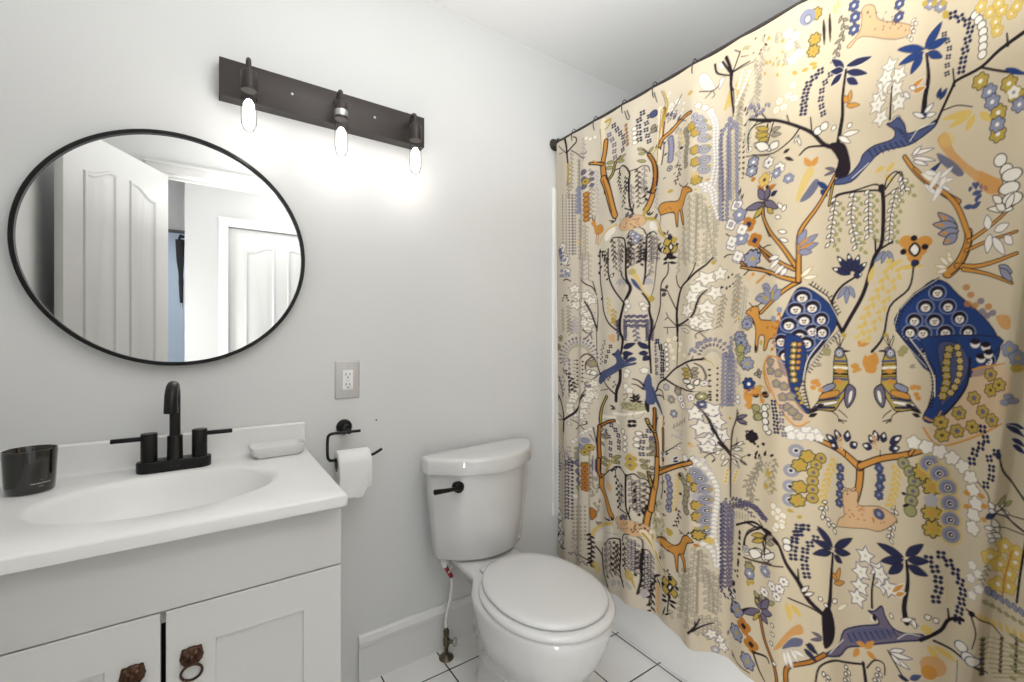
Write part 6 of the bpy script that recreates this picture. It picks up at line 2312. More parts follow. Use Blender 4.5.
L('g',366,689,383,697,10.1,'d',1.8)
S('n',3.6,4.9,[(415,705),(419,667),(411,620)])
L('n',418,670,407,678,5.2)
L('n',419,678,427,688,5.2)
L('n',381,601,389,580,5.4)
L('n',377,537,385,524,5.4)
E('n',428,650,5.2,5.2)
D('p',[(441,703),(448,675),(446,629),(443,600)],20.6,12.3)
D('l',[(441,703),(448,675),(446,629),(443,600)],20.6,7.1)
E('l',443,598,11.1,11.1,'n',2.4)
E('n',443,598,3.6,3.6)
V('y',[(475,725),(474,671),(466,605)],13.2,15.5,7,0,None,0,None,0.7,3)
V('k',[(471,613),(482,589),(467,549)],16.3,14,6.2,1.2,None,0,None,0.7,3)
L('k',416,570,434,569,4.9)
D('g',[(490,722),(511,702),(515,681),(507,638),(515,615)],18.9,12.1,'d',2.6)
D('e',[(492,721),(511,702),(515,681),(507,638)],18.9,5.3)
L('k',477,729,494,720,10.1)
L('k',494,666,480,663,9.9)
F('Y',529,729,17.1,7,'o','k',2.8)
F('Y',545,703,16.9,7,'o','k',2.8)
F('Y',545,647,16.9,7,'o','k',2.8)
F('Y',547,612,16.9,7,'o','k',2.8)
F('Y',547,556,16.9,7,'o','k',2.8)
F('u',544,676,13.3,5)
E('l',540,751,17,17,al=0.85)
E('p',540,751,11.1,11.1,al=0.5)
E('w',540,751,7.4,7.4)
E('n',540,751,6.3,6.3)
E('w',540,751,2.6,2.6)
E('l',551,733,16.9,16.9,al=0.85)
E('p',551,733,11,11,al=0.5)
E('w',551,733,7.4,7.4)
E('n',551,733,6.3,6.3)
E('w',551,733,2.6,2.6)
E('l',560,702,16.9,16.9,al=0.85)
E('p',560,702,11,11,al=0.5)
E('w',560,702,7.3,7.3)
E('n',560,702,6.2,6.2)
E('w',561,702,2.6,2.6)
E('l',563,669,16.9,16.9,al=0.85)
E('p',563,669,11,11,al=0.5)
E('w',563,669,7.3,7.3)
E('n',563,669,6.2,6.2)
E('w',563,669,2.6,2.6)
E('l',564,634,16.9,16.9,al=0.85)
E('p',564,634,11,11,al=0.5)
E('w',564,634,7.3,7.3)
E('n',564,634,6.2,6.2)
E('w',565,634,2.6,2.6)
E('l',564,603,16.9,16.9,al=0.85)
E('p',564,603,11,11,al=0.5)
E('w',564,603,7.3,7.3)
E('n',564,603,6.2,6.2)
E('w',565,603,2.6,2.6)
E('l',563,572,16.9,16.9,al=0.85)
E('p',563,572,11,11,al=0.5)
E('w',563,572,7.3,7.3)
E('n',563,572,6.2,6.2)
E('w',564,572,2.6,2.6)
L('Y',567,700,578,704,9.5)
L('Y',569,668,578,671,9.5)
L('Y',569,635,578,635,9.5)
L('Y',537,577,552,575,9.6)
L('Y',554,575,577,589,9.6)
FF('w',[(552,784),(572,745),(587,708),(588,672),(583,631),(580,590),(580,542)],13.1,9.5,5,None,'u',2.2)
FF('w',[(543,787),(563,763)],13.2,8.8,5,None,'u',1.9)
V('n',[(617,685),(601,647),(599,549)],14.4,9.4,5.4,0,'p',0.9,None,0.5,3)
V('p',[(630,682),(622,647),(620,557)],10.7,8.5,4.3,1.4,'n',0.9,None,0.7,3)
V('p',[(634,671),(665,679),(690,677),(707,663)],11.6,8.9,5.1,0,'n',1.2,None,0.8,3)
V('p',[(630,689),(665,698),(706,694),(723,688),(744,671)],13.5,9.4,5.7,0,'n',1.7,None,0.6,3)
L('s',643,659,641,637,4.2,'g',1.5)
L('s',654,661,652,640,4.2,'g',1.5)
L('s',664,663,662,642,4.1,'g',1.5)
L('s',674,665,672,644,4.1,'g',1.5)
L('s',683,666,681,646,4.1,'g',1.4)
L('s',691,667,690,647,4,'g',1.4)
D('k',[(663,606),(663,578)],15.1,3.8)
D('k',[(636,607),(633,563)],14.1,2.8)
S('k',4,7.3,[(650,618),(685,640),(713,638),(742,643),(761,640)])
S('k',3,4.3,[(723,660),(735,646)])
S('k',4,3.4,[(680,589),(689,616),(713,638)])
S('k',3,3,[(681,644),(692,639)])
L('Y',743,624,707,613,14.3,'d',2.2)
L('Y',743,616,705,599,14.3,'d',2.2)
S('d',3.9,3.2,[(627,807),(627,694)])
D('y',[(618,771),(610,725)],12.2,6.4,'w',1.5)
D('y',[(653,778),(641,746)],10.5,6.3,'w',1.5)
V('g',[(730,819),(725,804),(691,765),(686,737),(714,712)],17.3,17.3,6.7,2,None,0,'G',0.8,3)
V('s',[(749,817),(749,746)],18.1,12.9,6.5,0,'g',1.4,None,0.7,3)
E('Y',751,801,7.7,7.7)
E('Y',745,764,7.8,7.8)
L('k',652,812,654,799,4.2)
L('k',673,814,685,807,4.1)
L('k',574,787,583,798,4.4)
L('s',393,540,389,526,3.7,'e',2.5)
L('s',426,535,416,520,3.6,'e',2.4)
L('s',389,558,382,545,3.7,'e',2.5)
L('s',379,539,376,526,3.7,'e',2.5)
L('s',402,552,393,537,3.7,'e',2.4)
L('s',389,537,384,524,3.7,'e',2.5)
L('s',382,545,382,533,3.7,'e',2.5)
L('s',404,563,406,552,3.7,'e',2.4)
L('s',379,558,382,547,3.7,'e',2.5)
L('s',382,512,386,502,3.7,'e',2.5)
L('s',388,524,384,511,3.7,'e',2.5)
L('s',387,522,385,508,3.7,'e',2.5)
L('s',394,535,400,527,3.7,'e',2.5)
L('s',387,519,389,507,3.7,'e',2.5)
L('e',439,531,448,512,9.5)
F('w',397,554,12.3,5,None,'y',1.8)
P('o',[(385,462),(398,479),(427,493),(435,482),(390,456)],'k',2.8)
V('s',[(542,515),(535,421)],21.4,16.2,7.4,1.8,'g',2.2,'g',0.6,3)
V('s',[(523,441),(521,306)],21.6,16.4,7.5,1.9,'g',2.2,'g',0.6,3)
V('s',[(539,415),(538,316)],21.4,16.2,7.4,1.8,'g',2.2,'g',0.6,3)
V('s',[(555,510),(558,408)],21.3,16.2,7.3,1.8,'g',2.2,'g',0.6,3)
V('s',[(569,449),(569,322)],21.2,16.1,7.3,1.8,'g',2.2,'g',0.6,3)
V('s',[(579,445),(579,325)],21.2,16.1,7.3,1.8,'g',2.2,'g',0.6,3)
V('s',[(592,438),(591,330)],21,16,7.3,1.8,'g',2.2,'g',0.6,3)
V('s',[(502,428),(494,287)],22.1,16.7,7.6,1.9,'g',2.3,'g',0.6,3)
V('s',[(482,405),(503,372)],22.2,16.8,7.6,1.9,'g',2.3,'g',0.6,3)
S('g',5.1,6.6,[(550,506),(547,417),(547,315)])
S('g',2.9,2.9,[(563,449),(578,372),(579,322)])
FF('w',[(559,529),(575,513),(585,476),(587,455)],13.9,9.5,5,None,'u',2.2)
D('w',[(575,553),(590,525),(593,461)],12.4,7.3,'u',1.9)
V('n',[(601,585),(602,475),(599,402),(617,382)],14.4,9.4,5.8,0,'p',1.2,None,0.5,3)
V('p',[(621,592),(621,448),(629,395)],10.7,9.2,4.3,1.8,'n',0.9,None,0.7,3)
D('k',[(635,589),(634,501)],16.2,2.8)
D('k',[(663,600),(663,538)],15.1,4.1)
L('k',660,520,654,501,8.3)
L('k',649,477,642,484,8.4)
L('k',633,429,639,449,8.5)
E('n',642,418,6.3,6.3)
E('w',638,399,7,7,'n',2.1)
P('o',[(537,532),(535,528),(518,519),(511,502),(504,480),(499,473),(507,458),(510,426),(504,421),(498,445),(485,463),(478,453),(477,407),(472,404),(468,428),(462,454),(440,455),(419,457),(400,461),(387,467),(400,480),(430,488),(457,483),(477,492),(490,512),(497,529),(515,543),(527,540)],'k',3.6,k=2)
L('k',453,476,456,472,2)
L('k',421,446,420,440,2)
L('k',419,460,415,453,2)
L('k',439,454,443,451,2)
L('k',443,472,441,466,2)
L('k',443,461,446,457,2)
L('k',455,478,458,475,2)
L('k',446,474,449,471,2)
L('k',438,458,435,451,2)
L('k',447,475,446,469,2)
S('k',3.4,3.4,[(504,538),(486,541),(482,543)])
S('k',3.4,3.4,[(513,542),(524,558)])
L('k',493,538,482,532,3.4)
L('k',519,549,529,557,3.4)
S('k',2.3,2.3,[(482,466),(497,472)])
E('d',523,530,1.5,1.5)
S('c',9.9,9.9,[(370,486),(385,413),(419,365)])
S('Y',7.4,4.5,[(373,475),(390,403),(433,366)])
E('g',412,427,16.2,14.6,al=0.5)
E('w',389,444,16.5,24.8,al=0.5)
E('d',403,409,5.3,5.3)
L('k',434,377,419,384,6)
L('k',436,380,444,394,6)
L('k',439,378,453,380,6)
F('Y',446,521,14.2,3)
L('O',537,523,552,522,11.1)
F('y',570,541,12.5,4)
F('Y',548,555,16.2,7,'o','k',2.8)
F('Y',458,360,15.7,4,None,'k',3.3)
F('Y',431,344,16,4,None,'k',3.4)
F('Y',432,318,16,4,None,'k',3.4)
F('Y',462,326,15.6,4,None,'k',3.3)
E('k',448,366,8.7,8.7)
L('k',467,346,483,348,13.2)
L('k',425,333,412,322,13.6)
L('k',447,315,448,292,13.4)
P('w',[(441,333),(450,348),(458,341),(449,324)],'k',7.4)
S('k',5.1,5.9,[(446,303),(442,250)])
L('k',442,285,413,269,10.3)
L('k',446,289,476,300,10.3)
L('k',436,295,416,288,10.3)
L('k',448,281,473,279,10.2)
S('k',6.6,3.3,[(379,319),(384,336),(406,350)])
V('k',[(386,332),(376,261),(373,206)],24.9,20.8,8.3,2.5,None,0,None,0.7,3)
S('t',14.8,10.7,[(392,306),(396,216)])
S('k',3.7,3.3,[(391,326),(408,309)])
V('u',[(370,407),(371,324)],16.7,14.2,5.9,1.7,'d',1.8,None,0.7,3)
S('k',4.7,4.7,[(680,571),(683,598),(699,621),(723,636)])
S('k',8.4,5.8,[(753,639),(736,609),(738,593)])
L('Y',734,621,705,613,14.4,'d',2.2)
L('Y',734,611,705,596,14.4,'d',2.2)
P('w',[(701,565),(713,579),(732,578),(723,564)],'k',3.4)
E('w',743,563,12.3,9.7,'k',3.3)
E('w',749,582,12.3,9.7,'k',3.3)
F('w',685,557,11.5,6,'p','d',2)
S('d',5,6.6,[(677,537),(713,541),(761,554)])
F('e',695,518,15.5,6,'g','d',2.3)
F('p',694,494,14.8,6,'w','n',2.3)
L('Y',692,480,690,459,13.5)
L('Y',699,480,705,470,13.4)
F('w',743,527,16.9,7,'p','p',2.2)
L('e',723,435,709,456,14.5,'d',2.3)
L('p',723,415,745,466,23.1,'k',3.1)
P('b',[(633,377),(652,389),(656,368),(630,346)],'k',3)
P('k',[(665,374),(688,397),(713,407),(723,402)])
V('s',[(490,358),(487,261)],21.8,16.6,7.9,1.7,'g',2.3,'g',0.6,3)
V('s',[(522,303),(516,257)],21.3,16.2,7.7,1.7,'g',2.2,'g',0.6,3)
V('s',[(542,314),(543,256)],20.9,15.9,7.5,1.7,'g',2.2,'g',0.6,3)
V('s',[(558,309),(560,251)],20.9,15.9,7.5,1.7,'g',2.2,'g',0.6,3)
V('s',[(572,311),(577,247)],20.8,15.8,7.5,1.7,'g',2.2,'g',0.6,3)
V('s',[(590,309),(595,231)],20.6,15.7,7.4,1.6,'g',2.2,'g',0.6,3)
V('s',[(462,262),(453,248)],22.3,16.9,8,1.8,'g',2.3,'g',0.6,3)
S('k',7.6,3.4,[(524,244),(544,273),(553,298)])
S('k',6.7,3.3,[(535,256),(559,278),(581,289)])
S('k',4.2,4.2,[(543,273),(544,288)])
Q('w',598,246,18.1,5,'p',2.2,0.3)
Q('w',577,255,18.3,5,'p',2.2,0.8)
Q('w',608,227,18,5,'p',2.1,1.3)
L('k',420,220,434,262,6.4)
L('k',429,229,453,252,6.4)
V('n',[(623,415),(638,383)],12.9,11.3,6.4,0,None,0,None,0.7,3)
L('p',624,287,620,268,7.3)
L('p',635,223,648,217,7.2)
S('d',3.9,3.9,[(636,231),(657,212),(697,214)])
F('u',587,210,11.6,5,'w','p',1.9)
V('g',[(667,1894),(660,1758)],10.5,17.4,5.2,1.7,None,0,None,0.7,3)
V('s',[(701,1862),(684,1740)],12,15.4,6,1.7,'g',1.2,None,0.7,3)
L('l',743,1827,739,1818,6.6,'p',1.9)
L('l',701,1840,708,1827,6.8,'p',2)
L('l',737,1814,730,1807,6.6,'p',2)
L('l',715,1839,720,1826,6.7,'p',2)
L('l',701,1812,706,1799,6.8,'p',2)
L('l',689,1842,696,1830,6.9,'p',2)
L('l',712,1821,710,1810,6.8,'p',2)
L('l',695,1849,696,1837,6.8,'p',2)
L('l',731,1819,730,1808,6.7,'p',2)
L('l',749,1823,753,1810,6.6,'p',1.9)
L('l',717,1822,711,1815,6.7,'p',2)
L('l',722,1815,723,1803,6.7,'p',2)
L('s',813,1918,816,1906,6.3,'g',1.9)
L('s',738,2011,740,1999,6.6,'g',1.9)
L('s',825,1965,823,1955,6.2,'g',1.8)
L('s',798,1913,803,1901,6.3,'g',1.9)
L('s',813,1964,818,1953,6.3,'g',1.9)
L('s',798,1923,796,1913,6.3,'g',1.9)
L('s',727,1949,728,1938,6.7,'g',2)
L('s',798,1935,801,1923,6.3,'g',1.9)
L('s',773,1985,779,1972,6.4,'g',1.9)
L('s',731,1972,731,1960,6.6,'g',2)
L('s',823,1984,826,1973,6.2,'g',1.8)
L('s',743,1943,738,1936,6.6,'g',1.9)
L('s',825,1943,829,1932,6.2,'g',1.8)
L('s',774,1994,781,1982,6.4,'g',1.9)
L('s',791,1979,796,1967,6.4,'g',1.9)
L('s',784,1922,778,1916,6.4,'g',1.9)
L('s',780,2003,776,1994,6.4,'g',1.9)
L('s',738,1985,743,1972,6.6,'g',1.9)
L('s',833,1937,834,1926,6.2,'g',1.8)
L('s',756,1973,749,1968,6.5,'g',1.9)
L('s',775,1995,775,1984,6.4,'g',1.9)
L('s',827,1953,825,1944,6.2,'g',1.8)
L('s',828,1958,824,1950,6.2,'g',1.8)
L('s',787,1995,793,1983,6.4,'g',1.9)
L('s',829,1945,830,1934,6.2,'g',1.8)
L('s',827,1936,826,1926,6.2,'g',1.8)
L('Y',764,1927,767,1916,7.3)
L('Y',780,1916,779,1907,7.2)
L('Y',753,2002,751,1994,7.3)
L('Y',802,1988,796,1983,7.1)
L('Y',753,2006,758,1995,7.3)
L('Y',778,1935,774,1929,7.2)
L('Y',753,1939,758,1928,7.4)
L('Y',790,1975,792,1965,7.2)
L('Y',743,1942,748,1931,7.4)
L('Y',804,1958,803,1949,7.1)
L('Y',794,1943,790,1937,7.1)
L('Y',816,1959,817,1949,7.1)
L('Y',813,1979,814,1969,7.1)
L('Y',775,1891,780,1880,7.2)
L('Y',795,1909,792,1901,7.1)
L('Y',737,1917,739,1906,7.5)
F('w',810,1950,11.8,5,None,'u',1.6)
F('w',825,1966,11.7,5,None,'u',1.6)
F('w',831,1919,11.7,5,None,'u',1.6)
F('w',817,1909,11.8,5,None,'u',1.6)
F('w',807,1982,11.8,5,None,'u',1.6)
L('k',742,2010,744,2018,4.9)
L('k',750,1982,741,1994,4.9)
L('k',717,2016,719,2023,5)
D('w',[(675,1949),(659,1907)],10.4,6.1,'Y',1.5)
D('w',[(695,1939),(649,1859)],10.4,6.1,'Y',1.5)
F('w',816,1842,10.2,5,'y','Y',1.3)
F('w',806,1818,10.3,5,'y','Y',1.3)
F('w',783,1812,10.4,5,'y','Y',1.3)
F('w',820,1806,10.2,5,'y','Y',1.3)
F('w',795,1791,10.3,5,'y','Y',1.3)
F('w',774,1792,10.5,5,'y','Y',1.4)
L('Y',853,1884,874,1878,10)
L('Y',860,1870,874,1872,10)
L('Y',837,1871,853,1874,10.1)
L('Y',816,1878,827,1866,10.2)
F('Y',878,1999,15.8,7,'o','k',2)
F('Y',870,1940,16,7,'o','k',2.1)
F('Y',865,1913,16.1,7,'o','k',2.1)
E('l',856,2000,19.9,19.9)
E('w',857,1995,6.9,9.2,'k',1.8)
L('k',911,1983,907,1916,6.6,'d',1.7)
L('k',895,1977,892,1916,6.7,'d',1.8)
V('g',[(940,1962),(944,1926),(929,1899),(919,1870)],19,16.1,7.3,1.5,'k',1.7,None,0.7,3)
F('b',970,1970,13.5,6,'w','n',1.9)
F('b',971,1943,13.5,6,'w','n',1.9)
F('b',967,1916,13.6,6,'w','n',1.9)
F('b',1077,1917,12.6,6,'w','n',1.8)
F('b',1075,1889,12.6,6,'w','n',1.8)
V('y',[(919,1980),(934,1993)],11.7,13.2,5.8,0,None,0,None,0.7,3)
P('t',[(988,1951),(1000,1956),(1017,1945),(1023,1916),(1044,1896),(1101,1858),(1108,1838),(1066,1843),(987,1891),(958,1877),(950,1885),(969,1895),(984,1913)],'d',1.6)
E('d',1080,1866,1.7,1.7)
E('d',1036,1882,1.8,1.8)
E('d',1062,1891,1.7,1.7)
E('d',1068,1880,1.7,1.7)
E('d',1066,1876,1.7,1.7)
E('d',1074,1892,1.7,1.7)
E('d',1044,1917,1.8,1.8)
E('d',1074,1864,1.7,1.7)
E('d',1078,1896,1.7,1.7)
E('d',1047,1893,1.8,1.8)
E('d',1006,1927,1.8,1.8)
E('d',1091,1851,1.7,1.7)
E('d',1017,1893,1.8,1.8)
E('d',1059,1890,1.7,1.7)
E('d',1059,1898,1.7,1.7)
E('d',1022,1928,1.8,1.8)
E('d',1060,1881,1.7,1.7)
E('d',1069,1879,1.7,1.7)
E('d',1037,1906,1.8,1.8)
E('d',1068,1886,1.7,1.7)
E('d',1054,1876,1.8,1.8)
E('d',1038,1888,1.8,1.8)
E('d',1001,1939,2.8,2.8)
V('w',[(1113,1868),(1101,1828)],15.6,11.7,6.5,1.3,'k',1.5,None,0.7,3)
F('l',1143,1887,12.7,6,'w','d',1.5)
F('l',1163,1875,12.6,6,'w','d',1.5)
D('Y',[(1132,1892),(1178,1877)],19,6.3)
L('Y',1178,1845,1169,1864,16.3)
G('n',[(1187,1849),(1215,1824),(1222,1805),(1214,1777),(1208,1749),(1203,1723)],19.6,10.3)
G('n',[(1170,1814),(1180,1783),(1176,1753),(1175,1719)],17.3,6.5)
D('w',[(1232,1830),(1248,1793),(1246,1734)],15,9,'k',2)
F('y',1244,1842,13.2,5,'w','Y',1.6)
F('y',1274,1797,12.9,5,'w','Y',1.6)
F('y',1277,1778,12.9,5,'w','Y',1.6)
F('y',1306,1801,12.7,5,'w','Y',1.5)
F('y',1286,1815,12.8,5,'w','Y',1.6)
F('y',1315,1810,12.6,5,'w','Y',1.5)
F('y',1262,1821,13,5,'w','Y',1.6)
F('y',1280,1831,12.9,5,'w','Y',1.6)
S('k',7.1,11,[(692,1804),(766,1768),(827,1730),(862,1702),(891,1664),(930,1641)])
S('k',3.8,3.1,[(860,1704),(857,1745)])
S('k',3.4,3.4,[(689,1714),(689,1764),(716,1789)])
S('k',4,3.2,[(833,1725),(810,1696),(766,1678),(699,1699)])
S('k',3.8,6.1,[(832,1653),(853,1669),(899,1659)])
S('k',3.2,3.2,[(803,1766),(808,1746)])
L('Y',751,1750,709,1773,13.1,'d',1.9)
L('Y',751,1737,707,1750,13.1,'d',1.9)
L('Y',751,1725,716,1732,13.1,'d',1.9)
L('g',758,1742,787,1740,13,'d',1.9)
L('g',758,1730,789,1721,13,'d',1.9)
S('k',4.1,4.1,[(766,1764),(747,1715)])
P('w',[(709,1727),(737,1721),(752,1698),(723,1700)],'k',2.5)
P('w',[(756,1707),(779,1706),(779,1689),(758,1690)],'k',2.5)
L('w',830,1706,820,1688,7,'k',1.8)
L('w',828,1702,834,1677,7,'k',1.8)
F('l',703,1677,17,6,'w','k',2.3)
F('l',698,1653,17,6,'w','k',2.3)
F('w',751,1658,16.4,6,'p','k',1.9)
F('w',747,1616,16.4,6,'p','k',1.9)
F('w',783,1631,16,6,'p','k',1.9)
F('l',807,1597,13.4,6,'w','p',1.9)
F('l',775,1620,13.7,6,'w','p',1.9)
F('y',737,1615,19.9,5,'d','O',2)
L('k',795,1668,809,1675,7.9,'d',1.9)
L('k',799,1655,818,1642,7.9,'d',1.9)
G('n',[(881,1855),(854,1835),(844,1799),(840,1758)],18,10.5)
G('n',[(907,1836),(888,1814),(882,1779),(890,1734)],20,9)
D('w',[(875,1705),(891,1711)],16.7,10.6,'k',2.3)
L('n',943,1834,909,1872,18.9,'w',1.2)
L('n',946,1837,1011,1833,18.9,'w',1.2)
L('n',942,1829,905,1843,18.9,'w',1.2)
L('n',946,1824,1000,1797,18.9,'w',1.2)
L('n',937,1824,906,1805,19,'w',1.2)
L('n',948,1807,977,1780,18.9,'w',1.2)
S('k',5.8,12.4,[(947,1828),(939,1770),(938,1719),(932,1685),(925,1643)])
L('w',920,1703,911,1692,13.3,'d',1.7)
L('w',950,1685,961,1694,13,'d',1.7)
L('w',937,1671,979,1668,13.1,'d',1.7)
L('w',928,1671,958,1646,13.2,'d',1.7)
L('o',947,1740,980,1730,13.1,'d',1.5)
L('o',952,1742,959,1774,13,'d',1.5)
L('o',950,1746,943,1767,13,'d',1.5)
P('k',[(902,1660),(938,1653),(952,1627),(958,1582),(940,1562),(916,1579),(927,1613)])
L('p',919,1593,893,1604,7.4,'k',1.5)
L('p',919,1589,890,1586,7.4,'k',1.5)
Q('w',1053,1789,22.2,5,'g',2,0.3)
Q('w',1075,1759,21.9,5,'g',2,0.8)
Q('w',1038,1750,22.5,5,'g',2.1,1.3)
Q('w',1068,1730,22,5,'g',2,1.8)
Q('w',1025,1727,22.7,5,'g',2.1,2.3)
Q('w',1075,1697,21.9,5,'g',2,2.8)
Q('w',1031,1681,22.6,5,'g',2.1,3.3)
Q('w',1022,1713,22.8,5,'g',2.1,3.8)
Q('w',1044,1768,22.4,5,'g',2.1,4.3)
S('k',3.4,6.1,[(1059,1741),(1056,1706),(1054,1668)])
L('B',1132,1793,1165,1842,17.3,'n',1.5)
L('B',1131,1794,1072,1817,17.3,'n',1.5)
L('B',1130,1788,1075,1781,17.3,'n',1.5)
L('B',1126,1784,1102,1749,17.3,'n',1.5)
L('B',1137,1792,1177,1805,17.2,'n',1.5)
L('B',1138,1785,1166,1766,17.2,'n',1.5)
S('k',5.1,12.8,[(1135,1783),(1139,1731),(1132,1689),(1129,1650)])
L('o',1100,1715,1131,1734,13,'w',1.5)
L('o',1107,1707,1134,1713,13,'w',1.5)
L('w',1087,1715,1100,1697,10.5,'b',1.8)
L('w',1131,1656,1149,1674,10.2,'b',1.7)
L('w',1134,1649,1154,1651,10.2,'b',1.7)
L('w',1131,1647,1107,1663,10.2,'b',1.7)
L('w',1113,1713,1100,1723,10.3,'b',1.7)
L('B',1157,1682,1163,1702,8.8,'k',1.5)
L('B',1161,1678,1175,1699,8.8,'k',1.5)
E('w',1070,1662,9.3,7.3,'k',1.6)
P('b',[(1046,1660),(1060,1659),(1074,1665),(1089,1643),(1096,1621),(1132,1625),(1154,1637),(1150,1622),(1115,1600),(1089,1595),(1031,1601),(995,1578),(959,1551),(916,1556),(919,1567),(952,1568),(979,1591),(988,1610),(1015,1622),(1060,1620),(1066,1638)],'n',3.2)
S('n',3.5,2.1,[(1001,1616),(1011,1597)])
S('n',3.5,2.1,[(1014,1616),(1025,1597)])
S('n',3.4,2.1,[(1027,1615),(1038,1596)])
S('n',3.4,2,[(1040,1613),(1052,1596)])
S('n',3.4,2,[(1054,1612),(1065,1595)])
S('n',3.3,2,[(1067,1611),(1078,1595)])
S('n',3.3,2,[(1080,1610),(1090,1595)])
S('n',3.3,2,[(1092,1609),(1102,1596)])
S('n',3.2,1.9,[(1104,1609),(1113,1597)])
S('n',2.6,2,[(1067,1644),(1085,1631)])
S('n',2.6,2,[(1073,1635),(1090,1624)])
S('n',2.6,2,[(1080,1626),(1095,1617)])
S('n',2.6,2,[(1086,1617),(1101,1610)])
S('w',1.6,1.6,[(1101,1603),(1121,1626),(1150,1630)])
S('w',1.8,1.8,[(962,1560),(1001,1585)])
S('k',5.4,8.5,[(1154,1631),(1184,1694),(1196,1710),(1245,1719),(1281,1738),(1332,1756)])
S('k',5.2,5.2,[(1245,1718),(1286,1695),(1332,1675)])
S('k',5.2,3.5,[(1298,1740),(1296,1765)])
S('k',4.4,3.1,[(1190,1699),(1187,1736)])
S('k',3.1,2.5,[(1168,1654),(1196,1657),(1226,1645)])
L('B',1292,1698,1332,1673,11.6)
F('Y',1243,1691,18,6,'w','k',1.8)
F('Y',1300,1666,17.3,6,'w','k',1.8)
F('Y',1279,1616,17.6,6,'w','k',1.8)
F('Y',1278,1574,17.6,6,'w','k',1.8)
F('Y',1315,1638,17.2,6,'w','k',1.7)
F('l',1261,1663,16.6,6,'w','n',1.8)
F('l',1267,1641,16.5,6,'w','n',1.8)
F('l',1277,1593,16.4,6,'w','n',1.8)
F('l',1320,1619,15.9,6,'w','n',1.7)
F('w',1309,1646,13.8,5,'l','Y',1.5)
L('y',1226,1637,1165,1635,15.8)
L('y',1232,1628,1212,1598,15.7)
L('y',1242,1628,1265,1604,15.6)
L('y',1226,1635,1178,1614,15.8)
L('y',1041,1565,1015,1559,12.2)
L('y',1045,1550,1067,1567,12.2)
L('y',1041,1544,1063,1524,12.2)
P('o',[(1156,1596),(1172,1607),(1182,1589),(1191,1562),(1233,1515),(1293,1478),(1301,1463),(1257,1461),(1226,1498),(1183,1545),(1163,1574)],al=0.75)
P('b',[(1156,1566),(1185,1545),(1209,1514),(1196,1509),(1172,1533),(1159,1549)],al=0.85)
E('y',1175,1590,15,16.3,al=0.5)
S('k',10.3,13.5,[(1089,1572),(1114,1532),(1150,1493),(1197,1456)])
S('o',5.1,8.3,[(1089,1572),(1114,1532),(1150,1493),(1197,1456)])
L('w',1104,1572,1150,1577,9.7,'p',2)
L('w',1107,1565,1153,1550,9.7,'p',2)
L('w',1106,1569,1125,1587,9.7,'p',2)
L('w',1108,1558,1137,1543,9.7,'p',2)
L('B',1131,1515,1163,1545,9.6,'n',1.7)
L('B',1131,1514,1161,1520,9.6,'n',1.7)
L('w',1160,1511,1186,1531,9.5,'u',1.7)
L('w',1160,1503,1189,1506,9.5,'u',1.7)
L('w',1157,1496,1183,1482,9.5,'u',1.7)
L('w',1131,1503,1157,1474,9.6,'u',1.7)
L('b',1224,1483,1219,1472,8.5)
L('b',1226,1490,1235,1478,8.5)
L('b',1244,1484,1245,1471,8.4)
L('b',1234,1459,1235,1446,8.5)
L('b',1237,1489,1232,1477,8.5)
L('b',1244,1464,1238,1453,8.4)
L('b',1239,1462,1234,1451,8.4)
L('b',1239,1488,1233,1478,8.4)
L('b',1250,1479,1257,1466,8.4)
L('b',1232,1487,1234,1473,8.5)
P('y',[(853,1619),(866,1605),(853,1581),(833,1538),(823,1536),(835,1584)],al=0.8)
P('b',[(868,1583),(848,1559),(832,1530),(856,1538),(878,1569)],al=0.85)
S('k',9,9,[(914,1565),(903,1508)])
S('Y',3,3,[(914,1565),(903,1508)])
L('B',874,1574,903,1545,12.2,'n',1.8)
L('B',881,1551,898,1532,12.2,'n',1.8)
L('o',856,1618,843,1644,15.4)
L('o',860,1617,874,1640,15.4)
S('k',4.3,5,[(911,1506),(922,1524),(952,1526),(1017,1517),(1036,1504)])
S('k',4,3.3,[(1042,1511),(1069,1538),(1083,1538),(1087,1512)])
V('w',[(1087,1518),(1075,1479)],14.5,11.9,7.2,1.3,'k',1.8,None,0.7,3)
D('p',[(605,1808),(612,1594)],11.8,4.1)
D('l',[(631,1832),(633,1588)],12.5,5.3,'p',1.8)
D('l',[(654,1804),(656,1581)],12.3,5.3,'p',1.8)
D('k',[(674,1744),(672,1641)],14.7,2.6)
L('k',662,1591,668,1615,4.4)
L('k',669,1577,675,1596,4.3)
S('k',10.6,5.3,[(645,1964),(638,1917),(644,1844)])
S('k',7.1,7.1,[(644,1956),(621,2005)])
S('k',4.3,3.5,[(649,1962),(697,1966)])
D('w',[(1283,1521),(1301,1482),(1292,1449)],25.5,12.8,'k',2.2)
L('O',747,1583,775,1590,14.8)
L('O',737,1578,718,1601,14.9)
L('n',757,1563,779,1572,14.7)
V('g',[(657,1363),(647,1250)],14.1,17.6,6.2,1.8,None,0,None,0.7,3)
V('s',[(680,1325),(667,1196)],13.9,15.6,6.9,1.7,'g',1.5,None,0.7,3)
D('p',[(609,1687),(610,1524)],11.8,4.1)
V('l',[(637,1179),(626,1077)],12.5,10.7,6.3,0,'p',1.5,None,0.7,3)
S('k',12.1,14.5,[(727,1245),(801,1303),(829,1321)])
S('o',5.6,8,[(727,1245),(801,1303),(829,1321)])
S('k',14.8,9.9,[(828,1323),(789,1337),(749,1357),(668,1381)])
S('o',8.2,3.3,[(828,1323),(789,1337),(749,1357),(668,1381)])
S('k',13,9.7,[(821,1354),(785,1377),(726,1427)])
S('o',6.4,3.2,[(821,1354),(785,1377),(726,1427)])
S('k',13.9,9.8,[(824,1361),(794,1414),(758,1463),(734,1511),(733,1538)])
